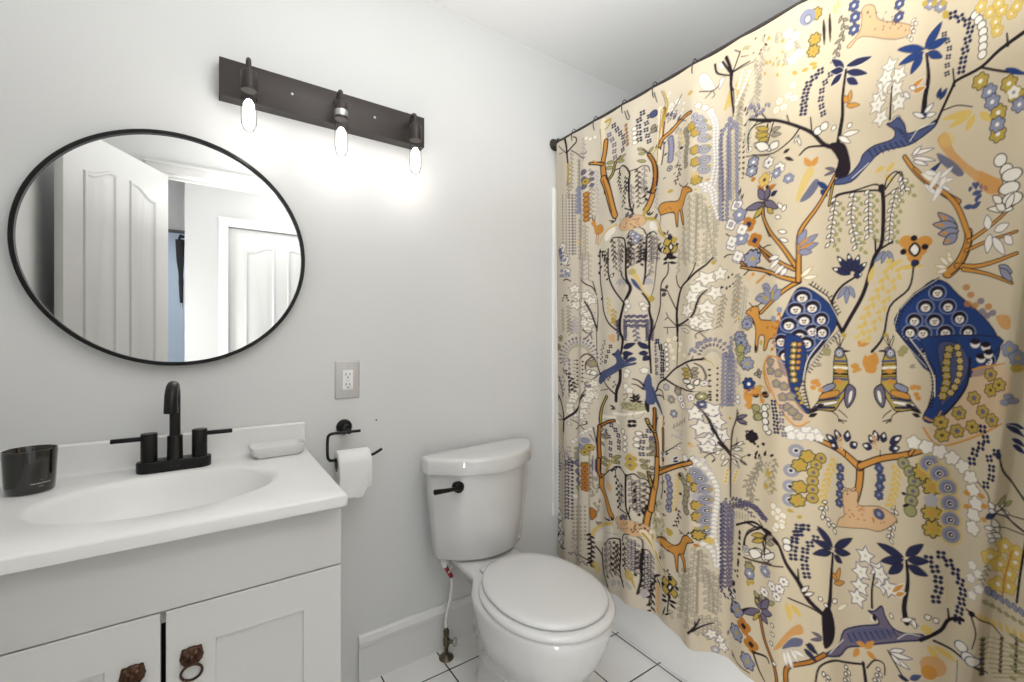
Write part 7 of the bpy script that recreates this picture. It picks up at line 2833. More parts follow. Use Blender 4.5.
S('o',7.3,3.2,[(824,1361),(794,1414),(758,1463),(734,1511),(733,1538)])
S('k',14.6,9.2,[(829,1324),(830,1392),(834,1454),(874,1512),(906,1558),(917,1577)])
S('o',8.4,3.1,[(829,1324),(830,1392),(834,1454),(874,1512),(906,1558),(917,1577)])
L('p',733,1550,681,1547,21.6,'k',2.5)
L('p',737,1554,780,1523,21.5,'k',2.5)
L('p',737,1559,752,1589,21.5,'k',2.5)
L('p',735,1560,718,1597,21.6,'k',2.5)
L('Y',732,1540,704,1516,15,'k',2.2)
L('Y',747,1533,766,1513,14.8,'k',2.2)
L('w',792,1519,780,1538,11.1,'k',1.9)
L('w',788,1496,771,1504,11.2,'k',1.9)
L('w',803,1454,780,1462,11.1,'k',1.9)
L('w',806,1429,784,1441,11,'k',1.9)
L('w',792,1511,800,1529,11.1,'k',1.9)
F('O',689,1502,22.3,4)
F('O',707,1452,22,4)
F('n',689,1502,8.6,4)
F('n',707,1452,8.5,4)
F('l',700,1401,26.4,8,'Y','k',2.6)
F('l',662,1536,20.9,5,'w','p',2.1)
F('l',668,1465,20.9,5,'w','p',2)
F('w',670,1491,17.4,4,'u','p',2)
F('w',657,1415,17.5,4,'u','p',2.1)
F('w',638,1463,17.8,4,'u','p',2.1)
L('l',829,1419,846,1456,17.2,'p',2.4)
L('l',831,1413,873,1440,17.2,'p',2.4)
L('l',831,1405,874,1417,17.2,'p',2.4)
L('l',829,1399,859,1396,17.2,'p',2.4)
L('o',831,1415,852,1436,7.8)
L('o',832,1407,864,1422,7.8)
L('w',784,1393,753,1390,13.6,'p',1.9)
L('w',784,1385,753,1361,13.6,'p',1.9)
L('w',796,1367,772,1346,13.5,'p',1.9)
L('w',803,1359,788,1340,13.4,'p',1.9)
L('w',835,1333,859,1358,11.7,'Y',1.8)
L('w',839,1329,873,1333,11.7,'Y',1.8)
L('l',753,1271,710,1288,19.6,'p',2.5)
L('l',758,1275,738,1314,19.5,'p',2.5)
L('l',763,1275,776,1318,19.4,'p',2.5)
L('l',768,1274,788,1305,19.4,'p',2.4)
L('Y',756,1274,728,1295,8.1)
L('Y',764,1276,766,1307,8.1)
P('o',[(682,1246),(696,1261),(718,1263),(723,1229),(741,1223),(785,1216),(790,1178),(757,1170),(746,1144),(736,1140),(739,1177),(722,1178),(716,1138),(708,1138),(711,1195),(700,1231)],'k',2.8)
S('k',3,3,[(703,1262),(691,1275)])
S('k',2.9,2.9,[(712,1263),(731,1273)])
E('k',696,1253,2.1,2.1)
E('O',749,1202,4.1,4.1)
E('O',766,1203,4,4)
F('l',685,1214,17.2,7,'b','d',2.3)
F('l',662,1177,17.4,7,'b','d',2.4)
F('l',680,1144,17.2,7,'b','d',2.3)
F('e',666,1152,17.4,5,'Y','d',2.1)
F('e',671,1109,17.3,5,'Y','d',2)
V('O',[(789,1241),(769,1146)],19.2,12.8,9.6,0,None,0,None,0.7,3)
E('l',785,1249,8,8)
E('l',768,1226,8.1,8.1)
S('k',10.5,9.8,[(1034,1519),(1038,1483),(1035,1394),(1016,1362),(1005,1328),(987,1274),(952,1213),(937,1187)])
S('k',4.3,3.6,[(1035,1518),(1015,1531),(967,1528),(922,1528),(911,1510)])
S('k',4,3.3,[(1042,1514),(1047,1535),(1069,1545),(1084,1529)])
S('k',3.4,3.4,[(1042,1495),(1075,1507)])
E('k',1033,1519,8.2,8.2)
V('w',[(967,1523),(959,1465),(974,1387)],21.5,15.8,9.3,2.2,'k',2.2,'k',0.8,3)
V('e',[(982,1510),(975,1452),(989,1375)],24.1,14.2,9.2,0,None,0,None,0.7,3)
V('w',[(920,1523),(912,1467),(903,1406)],22.3,16.4,9.7,2.2,'k',2.3,'k',0.8,3)
V('e',[(937,1508),(930,1453),(920,1392)],25,14.7,9.6,0,None,0,None,0.7,3)
V('w',[(1002,1522),(1001,1471),(1002,1411)],21,15.4,9.1,2.1,'k',2.1,'k',0.8,3)
V('e',[(1018,1508),(1017,1457),(1019,1398)],23.5,13.8,9,0,None,0,None,0.7,3)
V('w',[(1069,1504),(1057,1451),(1052,1395)],20.1,14.7,8.7,2,'k',2,'k',0.8,3)
V('e',[(1084,1491),(1073,1438),(1068,1382)],22.5,13.2,8.6,0,None,0,None,0.7,3)
V('w',[(1083,1531),(1092,1493)],19.7,14.4,8.5,2,'k',2,'k',0.8,3)
V('e',[(1098,1518),(1106,1481)],22.1,13,8.4,0,None,0,None,0.7,3)
S('k',9.5,5.1,[(937,1187),(908,1250),(929,1294),(967,1318)])
S('k',6.1,4.8,[(1023,1375),(1062,1389)])
S('k',4.8,5.5,[(1017,1403),(1020,1361)])
L('n',958,1327,910,1348,17.3,'k',1.7)
L('w',925,1341,915,1346,6.6)
L('n',958,1331,924,1376,17.3,'k',1.7)
L('w',934,1362,927,1371,6.6)
L('n',961,1334,952,1379,17.3,'k',1.7)
L('w',955,1365,953,1374,6.5)
L('n',965,1332,978,1372,17.2,'k',1.7)
L('w',974,1360,976,1368,6.4)
L('n',968,1328,997,1351,17.2,'k',1.7)
L('w',988,1344,994,1349,6.4)
L('n',965,1323,986,1324,17.2,'k',1.7)
L('w',980,1324,984,1324,6.4)
L('l',1041,1371,1015,1349,11.5,'b',1.6)
L('l',1044,1369,1034,1343,11.5,'b',1.6)
L('l',1049,1370,1064,1342,11.5,'b',1.6)
L('l',949,1299,923,1269,12.3,'b',1.7)
L('l',950,1296,947,1256,12.3,'b',1.7)
L('l',954,1299,968,1269,12.3,'b',1.7)
V('y',[(1061,1350),(1031,1286),(1001,1239),(980,1176)],23.5,18.7,9.7,2.8,None,0,'y',0.7,3)
V('y',[(1082,1327),(1046,1257),(994,1162)],25.8,17,9.5,2,None,0,'y',0.7,3)
L('y',1001,1302,1015,1342,12.6)
L('y',1075,1327,1131,1328,11.9)
L('y',1045,1331,1088,1345,12.2)
E('o',1111,1376,15.5,12.9)
E('o',1101,1365,15.6,13)
E('o',1121,1362,15.4,12.9)
E('o',1111,1349,15.5,12.9)
E('o',1093,1384,15.7,13.1)
E('o',1131,1379,15.4,12.8)
E('k',1087,1362,7.2,6.6)
E('k',1132,1368,7,6.4)
E('k',1110,1389,7.1,6.5)
E('k',1114,1335,7.1,6.5)
E('n',1110,1334,6.5,8.4)
P('w',[(1100,1365),(1112,1378),(1122,1363),(1112,1350)],'k',4.8)
S('k',4,6.7,[(1109,1325),(1099,1279),(1055,1242),(1039,1176),(1010,1140)])
P('B',[(828,1303),(852,1300),(885,1274),(913,1244),(921,1206),(889,1162),(853,1115),(840,1076),(797,1075),(779,1130),(782,1194),(808,1264)],'n',3.9)
E(None,837,1279,20.2,19.5,'l',2.4)
E('k',837,1282,16.3,14)
E('w',837,1277,10.9,10.1)
E('t',837,1273,5.4,4.7,al=0.6)
E('k',834,1279,2.3,2.3)
E('k',840,1279,2.3,2.3)
E('k',837,1273,2.7,1.2)
E(None,859,1252,20,19.3,'l',2.3)
E('k',859,1255,16.2,13.9)
E('w',859,1249,10.8,10)
E('t',859,1245,5.4,4.6,al=0.6)
E('k',856,1252,2.3,2.3)
E('k',863,1251,2.3,2.3)
E('k',859,1245,2.7,1.2)
E(None,823,1248,20.3,19.6,'l',2.4)
E('k',823,1251,16.4,14.1)
E('w',823,1246,11,10.2)
E('t',823,1242,5.5,4.7,al=0.6)
E('k',820,1248,2.4,2.4)
E('k',826,1248,2.3,2.3)
E('k',823,1242,2.7,1.3)
E(None,881,1220,19.8,19,'l',2.3)
E('k',881,1223,16,13.7)
E('w',881,1218,10.7,9.9)
E('t',881,1214,5.3,4.6,al=0.6)
E('k',877,1220,2.3,2.3)
E('k',885,1220,2.3,2.3)
E('k',881,1214,2.7,1.2)
E(None,841,1219,20.2,19.4,'l',2.4)
E('k',841,1222,16.3,14)
E('w',841,1217,10.9,10.1)
E('t',841,1213,5.4,4.7,al=0.6)
E('k',838,1219,2.3,2.3)
E('k',844,1219,2.3,2.3)
E('k',841,1213,2.7,1.2)
E(None,808,1208,20.5,19.7,'l',2.4)
E('k',808,1211,16.5,14.2)
E('w',808,1205,11,10.2)
E('t',808,1202,5.5,4.7,al=0.6)
E('k',804,1208,2.4,2.4)
E('k',811,1208,2.4,2.4)
E('k',808,1202,2.8,1.3)
E(None,859,1190,20,19.3,'l',2.3)
E('k',859,1193,16.2,13.9)
E('w',859,1188,10.8,10)
E('t',859,1184,5.4,4.6,al=0.6)
E('k',856,1190,2.3,2.3)
E('k',863,1190,2.3,2.3)
E('k',859,1184,2.7,1.2)
E(None,831,1178,20.3,19.5,'l',2.4)
E('k',831,1181,16.4,14)
E('w',831,1175,10.9,10.1)
E('t',831,1172,5.5,4.7,al=0.6)
E('k',828,1178,2.3,2.3)
E('k',834,1178,2.3,2.3)
E('k',831,1172,2.7,1.2)
E(None,790,1164,20.7,19.9,'l',2.4)
E('k',790,1167,16.7,14.3)
E('w',790,1161,11.1,10.3)
E('t',790,1157,5.6,4.8,al=0.6)
E('k',786,1164,2.4,2.4)
E('k',793,1164,2.4,2.4)
E('k',790,1157,2.8,1.3)
E(None,818,1151,20.4,19.6,'l',2.4)
E('k',818,1154,16.5,14.1)
E('w',818,1149,11,10.2)
E('t',818,1145,5.5,4.7,al=0.6)
E('k',815,1151,2.4,2.4)
E('k',821,1151,2.3,2.3)
E('k',818,1145,2.7,1.3)
E(None,845,1159,20.2,19.4,'l',2.4)
E('k',845,1162,16.3,14)
E('w',845,1157,10.9,10.1)
E('t',845,1153,5.4,4.7,al=0.6)
E('k',841,1159,2.3,2.3)
E('k',848,1159,2.3,2.3)
E('k',845,1153,2.7,1.2)
E(None,883,1187,19.8,19,'l',2.3)
E('k',883,1190,16,13.7)
E('w',883,1185,10.6,9.9)
E('t',883,1181,5.3,4.6,al=0.6)
E('k',879,1187,2.3,2.3)
E('k',887,1187,2.3,2.3)
E('k',883,1181,2.7,1.2)
E(None,801,1125,20.5,19.8,'l',2.4)
E('k',801,1128,16.6,14.2)
E('w',801,1123,11.1,10.3)
E('t',801,1119,5.5,4.7,al=0.6)
E('k',798,1125,2.4,2.4)
E('k',805,1125,2.4,2.4)
E('k',801,1119,2.8,1.3)
E(None,827,1123,20.3,19.5,'l',2.4)
E('k',827,1126,16.4,14.1)
E('w',827,1121,10.9,10.2)
E('t',827,1117,5.5,4.7,al=0.6)
E('k',824,1123,2.3,2.3)
E('k',830,1123,2.3,2.3)
E('k',827,1117,2.7,1.3)
S('k',3.1,3.1,[(856,1310),(861,1319)])
S('k',3.1,3.1,[(863,1304),(868,1313)])
S('k',3.1,3.1,[(870,1299),(875,1307)])
S('k',3,3,[(877,1293),(883,1301)])
S('k',3,3,[(885,1287),(891,1296)])
S('k',3,3,[(893,1282),(899,1290)])
S('k',3.1,3.1,[(852,1313),(897,1279)])
S('w',1.5,1.5,[(850,1309),(895,1275)])
S('k',3,3,[(900,1274),(910,1279)])
S('k',3,3,[(904,1266),(914,1270)])
S('k',3,3,[(909,1257),(919,1262)])
S('k',3,3,[(914,1249),(924,1253)])
S('k',3,3,[(919,1241),(929,1245)])
S('k',2.9,2.9,[(924,1232),(933,1237)])
S('k',3,3,[(897,1279),(926,1228)])
S('w',1.5,1.5,[(895,1275),(924,1225)])
S('k',2.9,2.9,[(928,1192),(936,1185)])
S('k',3,3,[(921,1185),(929,1178)])
S('k',3,3,[(914,1178),(922,1171)])
S('k',3,3,[(906,1172),(915,1164)])
S('k',3,3,[(899,1165),(907,1158)])
S('k',3,3,[(892,1158),(900,1151)])
S('k',3,3,[(932,1195),(889,1154)])
S('w',1.5,1.5,[(929,1191),(886,1151)])
S('k',3,3,[(886,1151),(895,1145)])
S('k',3,3,[(881,1143),(889,1137)])
S('k',3.1,3.1,[(875,1135),(884,1129)])
S('k',3.1,3.1,[(870,1127),(879,1122)])
S('k',3.1,3.1,[(865,1120),(874,1114)])
S('k',3.1,3.1,[(861,1112),(869,1106)])
S('k',3.1,3.1,[(856,1104),(864,1098)])
S('k',3.1,3.1,[(851,1096),(859,1090)])
S('k',3.1,3.1,[(847,1088),(854,1082)])
S('k',3.1,3.1,[(889,1154),(845,1084)])
S('w',1.5,1.5,[(886,1151),(843,1080)])
P('B',[(1147,1295),(1173,1288),(1196,1262),(1245,1217),(1278,1174),(1281,1136),(1245,1096),(1150,1093),(1102,1149),(1067,1201),(1081,1235),(1114,1266)],'n',3.2)
E(None,1156,1268,16.5,15.8,'l',1.9)
E('k',1156,1270,13.3,11.4)
E('w',1156,1266,8.9,8.2)
E('t',1156,1263,4.4,3.8,al=0.6)
E('k',1153,1268,1.9,1.9)
E('k',1159,1268,1.9,1.9)
E('k',1156,1263,2.2,1)
E(None,1133,1238,16.6,16,'l',1.9)
E('k',1133,1241,13.4,11.5)
E('w',1133,1236,8.9,8.3)
E('t',1133,1233,4.5,3.8,al=0.6)
E('k',1131,1238,1.9,1.9)
E('k',1136,1238,1.9,1.9)
E('k',1133,1233,2.2,1)
E(None,1176,1238,16.3,15.7,'l',1.9)
E('k',1176,1240,13.2,11.3)
E('w',1176,1236,8.8,8.2)
E('t',1175,1233,4.4,3.8,al=0.6)
E('k',1173,1238,1.9,1.9)
E('k',1178,1238,1.9,1.9)
E('k',1175,1233,2.2,1)
E(None,1111,1209,16.8,16.1,'l',2)
E('k',1111,1212,13.6,11.6)
E('w',1111,1207,9,8.4)
E('t',1111,1204,4.5,3.9,al=0.6)
E('k',1108,1209,1.9,1.9)
E('k',1114,1209,1.9,1.9)
E('k',1111,1204,2.3,1)
E(None,1150,1208,16.5,15.9,'l',1.9)
E('k',1150,1211,13.3,11.4)
E('w',1150,1206,8.9,8.3)
E('t',1150,1203,4.4,3.8,al=0.6)
E('k',1148,1208,1.9,1.9)
E('k',1153,1208,1.9,1.9)
E('k',1150,1203,2.2,1)
E(None,1199,1212,16.1,15.5,'l',1.9)
E('k',1199,1215,13,11.2)
E('w',1199,1210,8.7,8.1)
E('t',1199,1207,4.3,3.7,al=0.6)
E('k',1196,1212,1.9,1.9)
E('k',1202,1212,1.9,1.9)
E('k',1199,1207,2.2,1)
E(None,1128,1182,16.7,16,'l',1.9)
E('k',1128,1184,13.5,11.5)
E('w',1128,1180,9,8.3)
E('t',1128,1177,4.5,3.8,al=0.6)
E('k',1125,1182,1.9,1.9)
E('k',1131,1182,1.9,1.9)
E('k',1128,1177,2.2,1)
E(None,1171,1183,16.4,15.7,'l',1.9)
E('k',1171,1186,13.2,11.3)
E('w',1171,1181,8.8,8.2)
E('t',1171,1178,4.4,3.8,al=0.6)
E('k',1168,1183,1.9,1.9)
E('k',1174,1183,1.9,1.9)
E('k',1171,1178,2.2,1)
E(None,1216,1183,16,15.4,'l',1.9)
E('k',1216,1185,12.9,11.1)
E('w',1216,1181,8.6,8)
E('t',1216,1178,4.3,3.7,al=0.6)
E('k',1213,1183,1.8,1.8)
E('k',1219,1183,1.8,1.8)
E('k',1216,1178,2.1,1)
E(None,1150,1160,16.5,15.9,'l',1.9)
E('k',1150,1163,13.3,11.4)
E('w',1150,1158,8.9,8.3)
E('t',1150,1155,4.4,3.8,al=0.6)
E('k',1148,1160,1.9,1.9)
E('k',1153,1160,1.9,1.9)
E('k',1150,1155,2.2,1)
E(None,1194,1156,16.2,15.6,'l',1.9)
E('k',1194,1159,13.1,11.2)
E('w',1194,1155,8.7,8.1)
E('t',1194,1151,4.4,3.7,al=0.6)
E('k',1191,1156,1.9,1.9)
E('k',1197,1156,1.9,1.9)
E('k',1194,1151,2.2,1)
E(None,1253,1156,15.5,14.9,'l',1.8)
E('k',1253,1158,12.6,10.8)
E('w',1253,1154,8.4,7.8)
E('t',1253,1151,4.2,3.6,al=0.6)
E('k',1249,1156,1.8,1.8)
E('k',1256,1156,1.8,1.8)
E('k',1253,1151,2.1,1)
E(None,1232,1125,15.8,15.2,'l',1.8)
E('k',1232,1127,12.8,10.9)
E('w',1232,1123,8.5,7.9)
E('t',1232,1120,4.3,3.6,al=0.6)
E('k',1229,1125,1.8,1.8)
E('k',1235,1125,1.8,1.8)
E('k',1232,1120,2.1,1)
E(None,1102,1184,16.9,16.2,'l',2)
E('k',1102,1187,13.6,11.7)
E('w',1102,1182,9.1,8.4)
E('t',1102,1179,4.5,3.9,al=0.6)
E('k',1098,1184,2,2)
E('k',1105,1184,1.9,1.9)
E('k',1102,1179,2.3,1)
E(None,1137,1136,16.6,16,'l',1.9)
E('k',1137,1138,13.4,11.5)
E('w',1137,1134,8.9,8.3)
E('t',1137,1131,4.5,3.8,al=0.6)
E('k',1134,1136,1.9,1.9)
E('k',1140,1136,1.9,1.9)
E('k',1137,1131,2.2,1)
E(None,1176,1133,16.3,15.7,'l',1.9)
E('k',1176,1136,13.2,11.3)
E('w',1176,1131,8.8,8.2)
E('t',1176,1128,4.4,3.8,al=0.6)
E('k',1174,1133,1.9,1.9)
E('k',1179,1133,1.9,1.9)
E('k',1176,1128,2.2,1)
E(None,1212,1137,16,15.4,'l',1.9)
E('k',1212,1139,12.9,11.1)
E('w',1212,1135,8.6,8)
E('t',1212,1132,4.3,3.7,al=0.6)
E('k',1209,1137,1.9,1.9)
E('k',1215,1137,1.8,1.8)
E('k',1212,1132,2.2,1)
E(None,1259,1126,15.5,14.9,'l',1.8)
E('k',1259,1128,12.5,10.7)
E('w',1259,1124,8.3,7.7)
E('t',1259,1121,4.2,3.6,al=0.6)
E('k',1256,1126,1.8,1.8)
E('k',1262,1126,1.8,1.8)
E('k',1259,1121,2.1,1)
S('k',2.5,2.5,[(1156,1298),(1160,1291)])
S('k',2.5,2.5,[(1150,1295),(1154,1287)])
S('k',2.5,2.5,[(1144,1291),(1149,1283)])
S('k',2.5,2.5,[(1138,1287),(1143,1279)])
S('k',2.6,2.6,[(1132,1283),(1137,1275)])
S('k',2.6,2.6,[(1126,1279),(1131,1271)])
S('k',2.6,2.6,[(1120,1275),(1125,1267)])
S('k',2.6,2.6,[(1114,1271),(1119,1263)])
S('k',2.6,2.6,[(1159,1300),(1111,1269)])
S('w',1.3,1.3,[(1157,1297),(1109,1266)])
S('k',2.6,2.6,[(1109,1266),(1115,1260)])
S('k',2.6,2.6,[(1103,1261),(1110,1254)])
S('k',2.6,2.6,[(1098,1255),(1105,1248)])
S('k',2.6,2.6,[(1093,1249),(1100,1243)])
S('k',2.6,2.6,[(1087,1243),(1094,1237)])
S('k',2.6,2.6,[(1082,1238),(1089,1231)])
S('k',2.6,2.6,[(1111,1269),(1079,1235)])
S('w',1.3,1.3,[(1109,1266),(1077,1232)])
S('k',2.6,2.6,[(1078,1231),(1087,1228)])
S('k',2.6,2.6,[(1076,1224),(1085,1221)])
S('k',2.6,2.6,[(1074,1217),(1083,1214)])
S('k',2.6,2.6,[(1072,1210),(1081,1207)])
S('k',2.6,2.6,[(1070,1202),(1079,1200)])
S('k',2.6,2.6,[(1079,1235),(1069,1199)])
S('w',1.3,1.3,[(1077,1232),(1066,1196)])
S('k',2.6,2.6,[(1073,1186),(1080,1192)])
S('k',2.6,2.6,[(1078,1180),(1085,1186)])
S('k',2.6,2.6,[(1083,1175),(1090,1181)])
S('k',2.6,2.6,[(1089,1169),(1095,1175)])
S('k',2.6,2.6,[(1094,1163),(1100,1169)])
S('k',2.6,2.6,[(1099,1158),(1105,1164)])
S('k',2.6,2.6,[(1103,1152),(1110,1158)])
S('k',2.6,2.6,[(1108,1147),(1114,1153)])
S('k',2.6,2.6,[(1113,1141),(1119,1147)])
S('k',2.6,2.6,[(1117,1136),(1123,1142)])
S('k',2.6,2.6,[(1122,1130),(1128,1136)])
S('k',2.6,2.6,[(1126,1125),(1132,1131)])
S('k',2.6,2.6,[(1131,1119),(1137,1126)])
S('k',2.6,2.6,[(1135,1114),(1141,1120)])
S('k',2.6,2.6,[(1070,1189),(1137,1111)])
S('w',1.3,1.3,[(1068,1186),(1136,1108)])
P('n',[(1157,1150),(1189,1156),(1210,1144),(1220,1095),(1150,1093)])
P('b',[(1165,1142),(1194,1145),(1209,1095),(1160,1093)])
FF('Y',[(1177,1134),(1176,1093)],11.3,7.5,6,'w','k',1.7)
FF('Y',[(1194,1134),(1199,1094)],11.2,6.8,6,'w','k',1.7)
P('B',[(810,1154),(827,1162),(835,1076),(808,1075)],'n',3.2)
FF('Y',[(822,1142),(824,1076)],11.7,7,6,None,'k',1.8)
S('k',1.8,1.8,[(931,1153),(915,1175)])
E('b',914,1176,3,3)
S('k',1.8,1.8,[(931,1153),(929,1175)])
E('b',929,1176,2.9,2.9)
S('k',1.8,1.8,[(931,1153),(943,1175)])
E('b',943,1176,2.9,2.9)
E('l',930,1140,11,9.5,'k',2.5)
E('w',930,1140,4.4,4.4)
E('k',930,1140,2.2,2.2)
P('Y',[(920,1132),(942,1133),(946,1082),(917,1080)],'k',3)
S('b',5.1,5.1,[(919,1118),(945,1118)])
S('w',3.7,3.7,[(919,1106),(945,1108)])
S('k',1.7,1.7,[(1052,1154),(1037,1175)])
E('b',1037,1175,2.7,2.7)
S('k',1.7,1.7,[(1052,1154),(1051,1174)])
E('b',1050,1175,2.7,2.7)
S('k',1.7,1.7,[(1052,1154),(1064,1174)])
E('b',1064,1175,2.7,2.7)
E('l',1052,1142,10.1,8.7,'k',2.3)
E('w',1052,1142,4,4)
E('k',1052,1142,2,2)
P('Y',[(1043,1135),(1063,1136),(1067,1089),(1041,1088)],'k',2.7)
S('b',4.7,4.7,[(1042,1122),(1066,1122)])
S('w',3.4,3.4,[(1042,1111),(1066,1112)])
L('k',938,1141,956,1140,5.1)
L('k',1044,1143,1026,1141,4.7)
P('o',[(994,1120),(1007,1133),(1020,1121),(1020,1093),(995,1092)])
L('o',958,1104,980,1108,10.1)
L('o',969,1112,980,1091,10)
L('g',1102,1110,1114,1114,5.2)
L('g',864,1100,882,1102,6.2)
F('e',894,1139,11.3,5,'Y','g',1.5)
F('e',1089,1146,9.8,5,'Y','g',1.3)
F('Y',941,1179,7.3,4)
F('Y',1046,1178,6.8,4)
S('k',22.3,17.4,[(1176,1308),(1199,1329),(1216,1365),(1218,1390)])
S('o',17.3,12.4,[(1176,1308),(1199,1329),(1216,1365),(1218,1390)])
S('k',14.3,8,[(1218,1382),(1197,1442),(1173,1476),(1139,1507),(1111,1541)])
S('o',10.1,3.8,[(1218,1382),(1197,1442),(1173,1476),(1139,1507),(1111,1541)])
S('k',10.5,6.3,[(1218,1371),(1269,1399),(1323,1439)])
S('o',6.5,2.4,[(1218,1371),(1269,1399),(1323,1439)])
S('k',9.3,6.4,[(1212,1352),(1256,1365),(1317,1375)])
S('o',5.3,2.4,[(1212,1352),(1256,1365),(1317,1375)])
S('k',13,7.6,[(1194,1323),(1244,1318),(1317,1333)])
S('o',9,3.6,[(1194,1323),(1244,1318),(1317,1333)])
S('k',10.5,6.4,[(1207,1314),(1256,1300),(1308,1276)])
S('o',6.5,2.4,[(1207,1314),(1256,1300),(1308,1276)])
S('k',2.5,1.8,[(1182,1305),(1204,1325),(1221,1361),(1223,1385)])
S('O',3.1,1.9,[(1195,1318),(1211,1353),(1213,1387)])
L('l',1195,1398,1157,1439,21.1,'k',1.9)
L('o',1176,1419,1161,1435,6.9)
L('l',1196,1404,1147,1415,21.1,'k',1.9)
L('o',1171,1410,1152,1414,6.9)
L('l',1198,1395,1157,1393,21.1,'k',1.9)
L('o',1177,1394,1161,1393,6.9)
L('l',1195,1389,1167,1370,21.1,'k',1.9)
L('o',1181,1380,1169,1372,6.9)
L('w',1262,1379,1256,1341,16.6,'p',1.8)
L('w',1268,1372,1292,1333,16.5,'p',1.8)
L('w',1259,1388,1256,1418,16.6,'p',1.8)
L('w',1271,1383,1301,1393,16.5,'p',1.8)
L('w',1292,1371,1308,1351,16.2,'p',1.8)
L('w',1125,1528,1160,1500,11.5,'u',1.5)
L('w',1131,1530,1157,1519,11.5,'u',1.5)
L('w',1163,1528,1137,1484,11.4,'u',1.5)
L('w',1167,1502,1146,1461,11.3,'u',1.5)
L('w',1172,1514,1160,1490,11.3,'u',1.5)
L('w',1174,1319,1151,1327,9.4,'Y',1.5)
L('w',1174,1316,1154,1311,9.4,'Y',1.5)
L('w',1177,1325,1160,1345,9.4,'Y',1.5)
L('w',1180,1328,1177,1356,9.4,'Y',1.5)
L('w',1186,1331,1174,1344,9.4,'Y',1.5)
L('b',1207,1442,1232,1441,11.1)
L('b',1225,1436,1244,1448,11)
L('b',1225,1466,1247,1468,11)
P('o',[(1244,1511),(1310,1449),(1292,1436),(1244,1475)],al=0.55)
E('w',1306,1487,20.7,12.6,'k',1.9)
E('w',1301,1462,20.8,12.7,'k',1.9)
E('w',1307,1440,20.7,12.6,'k',1.9)
L('w',1310,1420,1256,1430,14.9,'k',1.9)
L('w',1292,1420,1274,1439,15.1,'k',2)
L('w',1295,1423,1310,1451,15.1,'k',2)
L('w',1286,1436,1268,1454,15.2,'k',2)
L('l',1280,1314,1308,1296,15.2,'k',1.8)
L('l',1283,1308,1308,1279,15.2,'k',1.8)
E('O',1213,1276,8,6.8,al=0.8)
E('O',1222,1260,7.9,6.7,al=0.8)
E('O',1216,1242,8,6.8,al=0.8)
E('O',1231,1238,7.9,6.7,al=0.8)
E('p',1243,1246,7.8,6.6,al=0.8)
E('p',1246,1225,7.8,6.6,al=0.8)
E('O',1259,1234,7.7,6.5,al=0.8)
E('p',1256,1216,7.8,6.6,al=0.8)
E('p',1268,1221,7.7,6.5,al=0.8)
P('o',[(1275,1215),(1303,1213),(1303,1188),(1285,1192)],al=0.8)
D('l',[(609,1123),(604,958)],12.7,5.5,'p',1.8)
D('l',[(622,1123),(617,960)],12.6,5.4,'p',1.8)
D('l',[(639,1124),(633,963)],12.5,5.3,'p',1.8)
V('u',[(647,1115),(641,991)],14.2,12.4,7.1,0,'p',1.5,None,0.7,3)
F('l',668,1160,19.1,7,'b','d',2.3)
F('e',666,1143,13.9,5,'Y','d',2.1)
F('l',686,1100,20.6,7,'Y','d',2.3)
F('B',691,1041,19.7,7,'w','k',2.6)
L('k',710,1155,712,1135,8.4)
S('O',9.9,9.1,[(694,976),(698,1010),(710,1028)])
S('o',7.6,6.8,[(694,976),(698,1010),(710,1028)])
L('o',676,1012,698,984,17.3)
E('k',713,1012,9.3,7.6)
E('k',740,1017,9.1,7.4)
L('o',702,1015,730,1030,15.3)
L('o',735,989,730,1009,14.9)
P(None,[(681,1013),(725,1041),(750,1016)],'O',2)
E('o',694,978,15.4,5.1)
P('B',[(799,1176),(832,1175),(845,1129),(837,1066),(827,1018),(853,980),(838,981),(814,1026),(804,1089)],'n',3.7)
FF('Y',[(820,1156),(817,1097),(821,1050)],15.7,8.6,6,'w','k',2.1)
FF('o',[(831,1156),(827,1089)],15.6,6.2,6,None,'k',1.8)
FF('Y',[(825,1039),(838,992)],12.5,5.5,5,None,'k',1.6)
S('k',3,3,[(884,1160),(877,1166)])
S('k',3.1,3.1,[(878,1153),(872,1159)])
S('k',3.1,3.1,[(873,1146),(866,1152)])
S('k',3.1,3.1,[(867,1139),(861,1145)])
S('k',3.1,3.1,[(862,1132),(856,1138)])
S('k',3.1,3.1,[(857,1125),(851,1131)])
S('k',3.1,3.1,[(853,1116),(846,1119)])
S('k',3.1,3.1,[(850,1107),(843,1109)])
S('k',3.1,3.1,[(848,1097),(840,1100)])
S('k',3.1,3.1,[(845,1087),(838,1090)])
S('k',3.1,3.1,[(843,1077),(836,1077)])
S('k',3.1,3.1,[(843,1068),(836,1068)])
S('k',3.1,3.1,[(843,1058),(835,1058)])
S('k',3.1,3.1,[(842,1048),(835,1048)])
S('k',3.1,3.1,[(843,1039),(836,1037)])
S('k',3.1,3.1,[(845,1031),(837,1028)])
S('k',3.1,3.1,[(846,1022),(839,1020)])
S('k',3.1,3.1,[(848,1014),(840,1011)])
S('k',3.1,3.1,[(849,1006),(842,1003)])
S('k',3.1,3.1,[(851,997),(844,995)])
S('k',3.1,3.1,[(853,989),(845,986)])
S('k',3.1,3.1,[(887,1164),(855,1121),(844,1082),(842,1043),(853,985)])
S('w',2.3,2.3,[(883,1168),(850,1121),(839,1066)])
P('t',[(740,1117),(782,1121),(802,1089),(814,1026),(841,981),(851,954),(820,944),(778,1003),(745,1061)],al=0.5)
S('o',4.8,4,[(790,1118),(755,1123),(740,1085),(778,1001),(821,942),(851,954)])
F('g',759,1109,12.2,5,'Y','p',2.5)
F('g',759,1084,12.2,5,'Y','p',2.5)
F('g',782,1078,12,5,'Y','p',2.4)
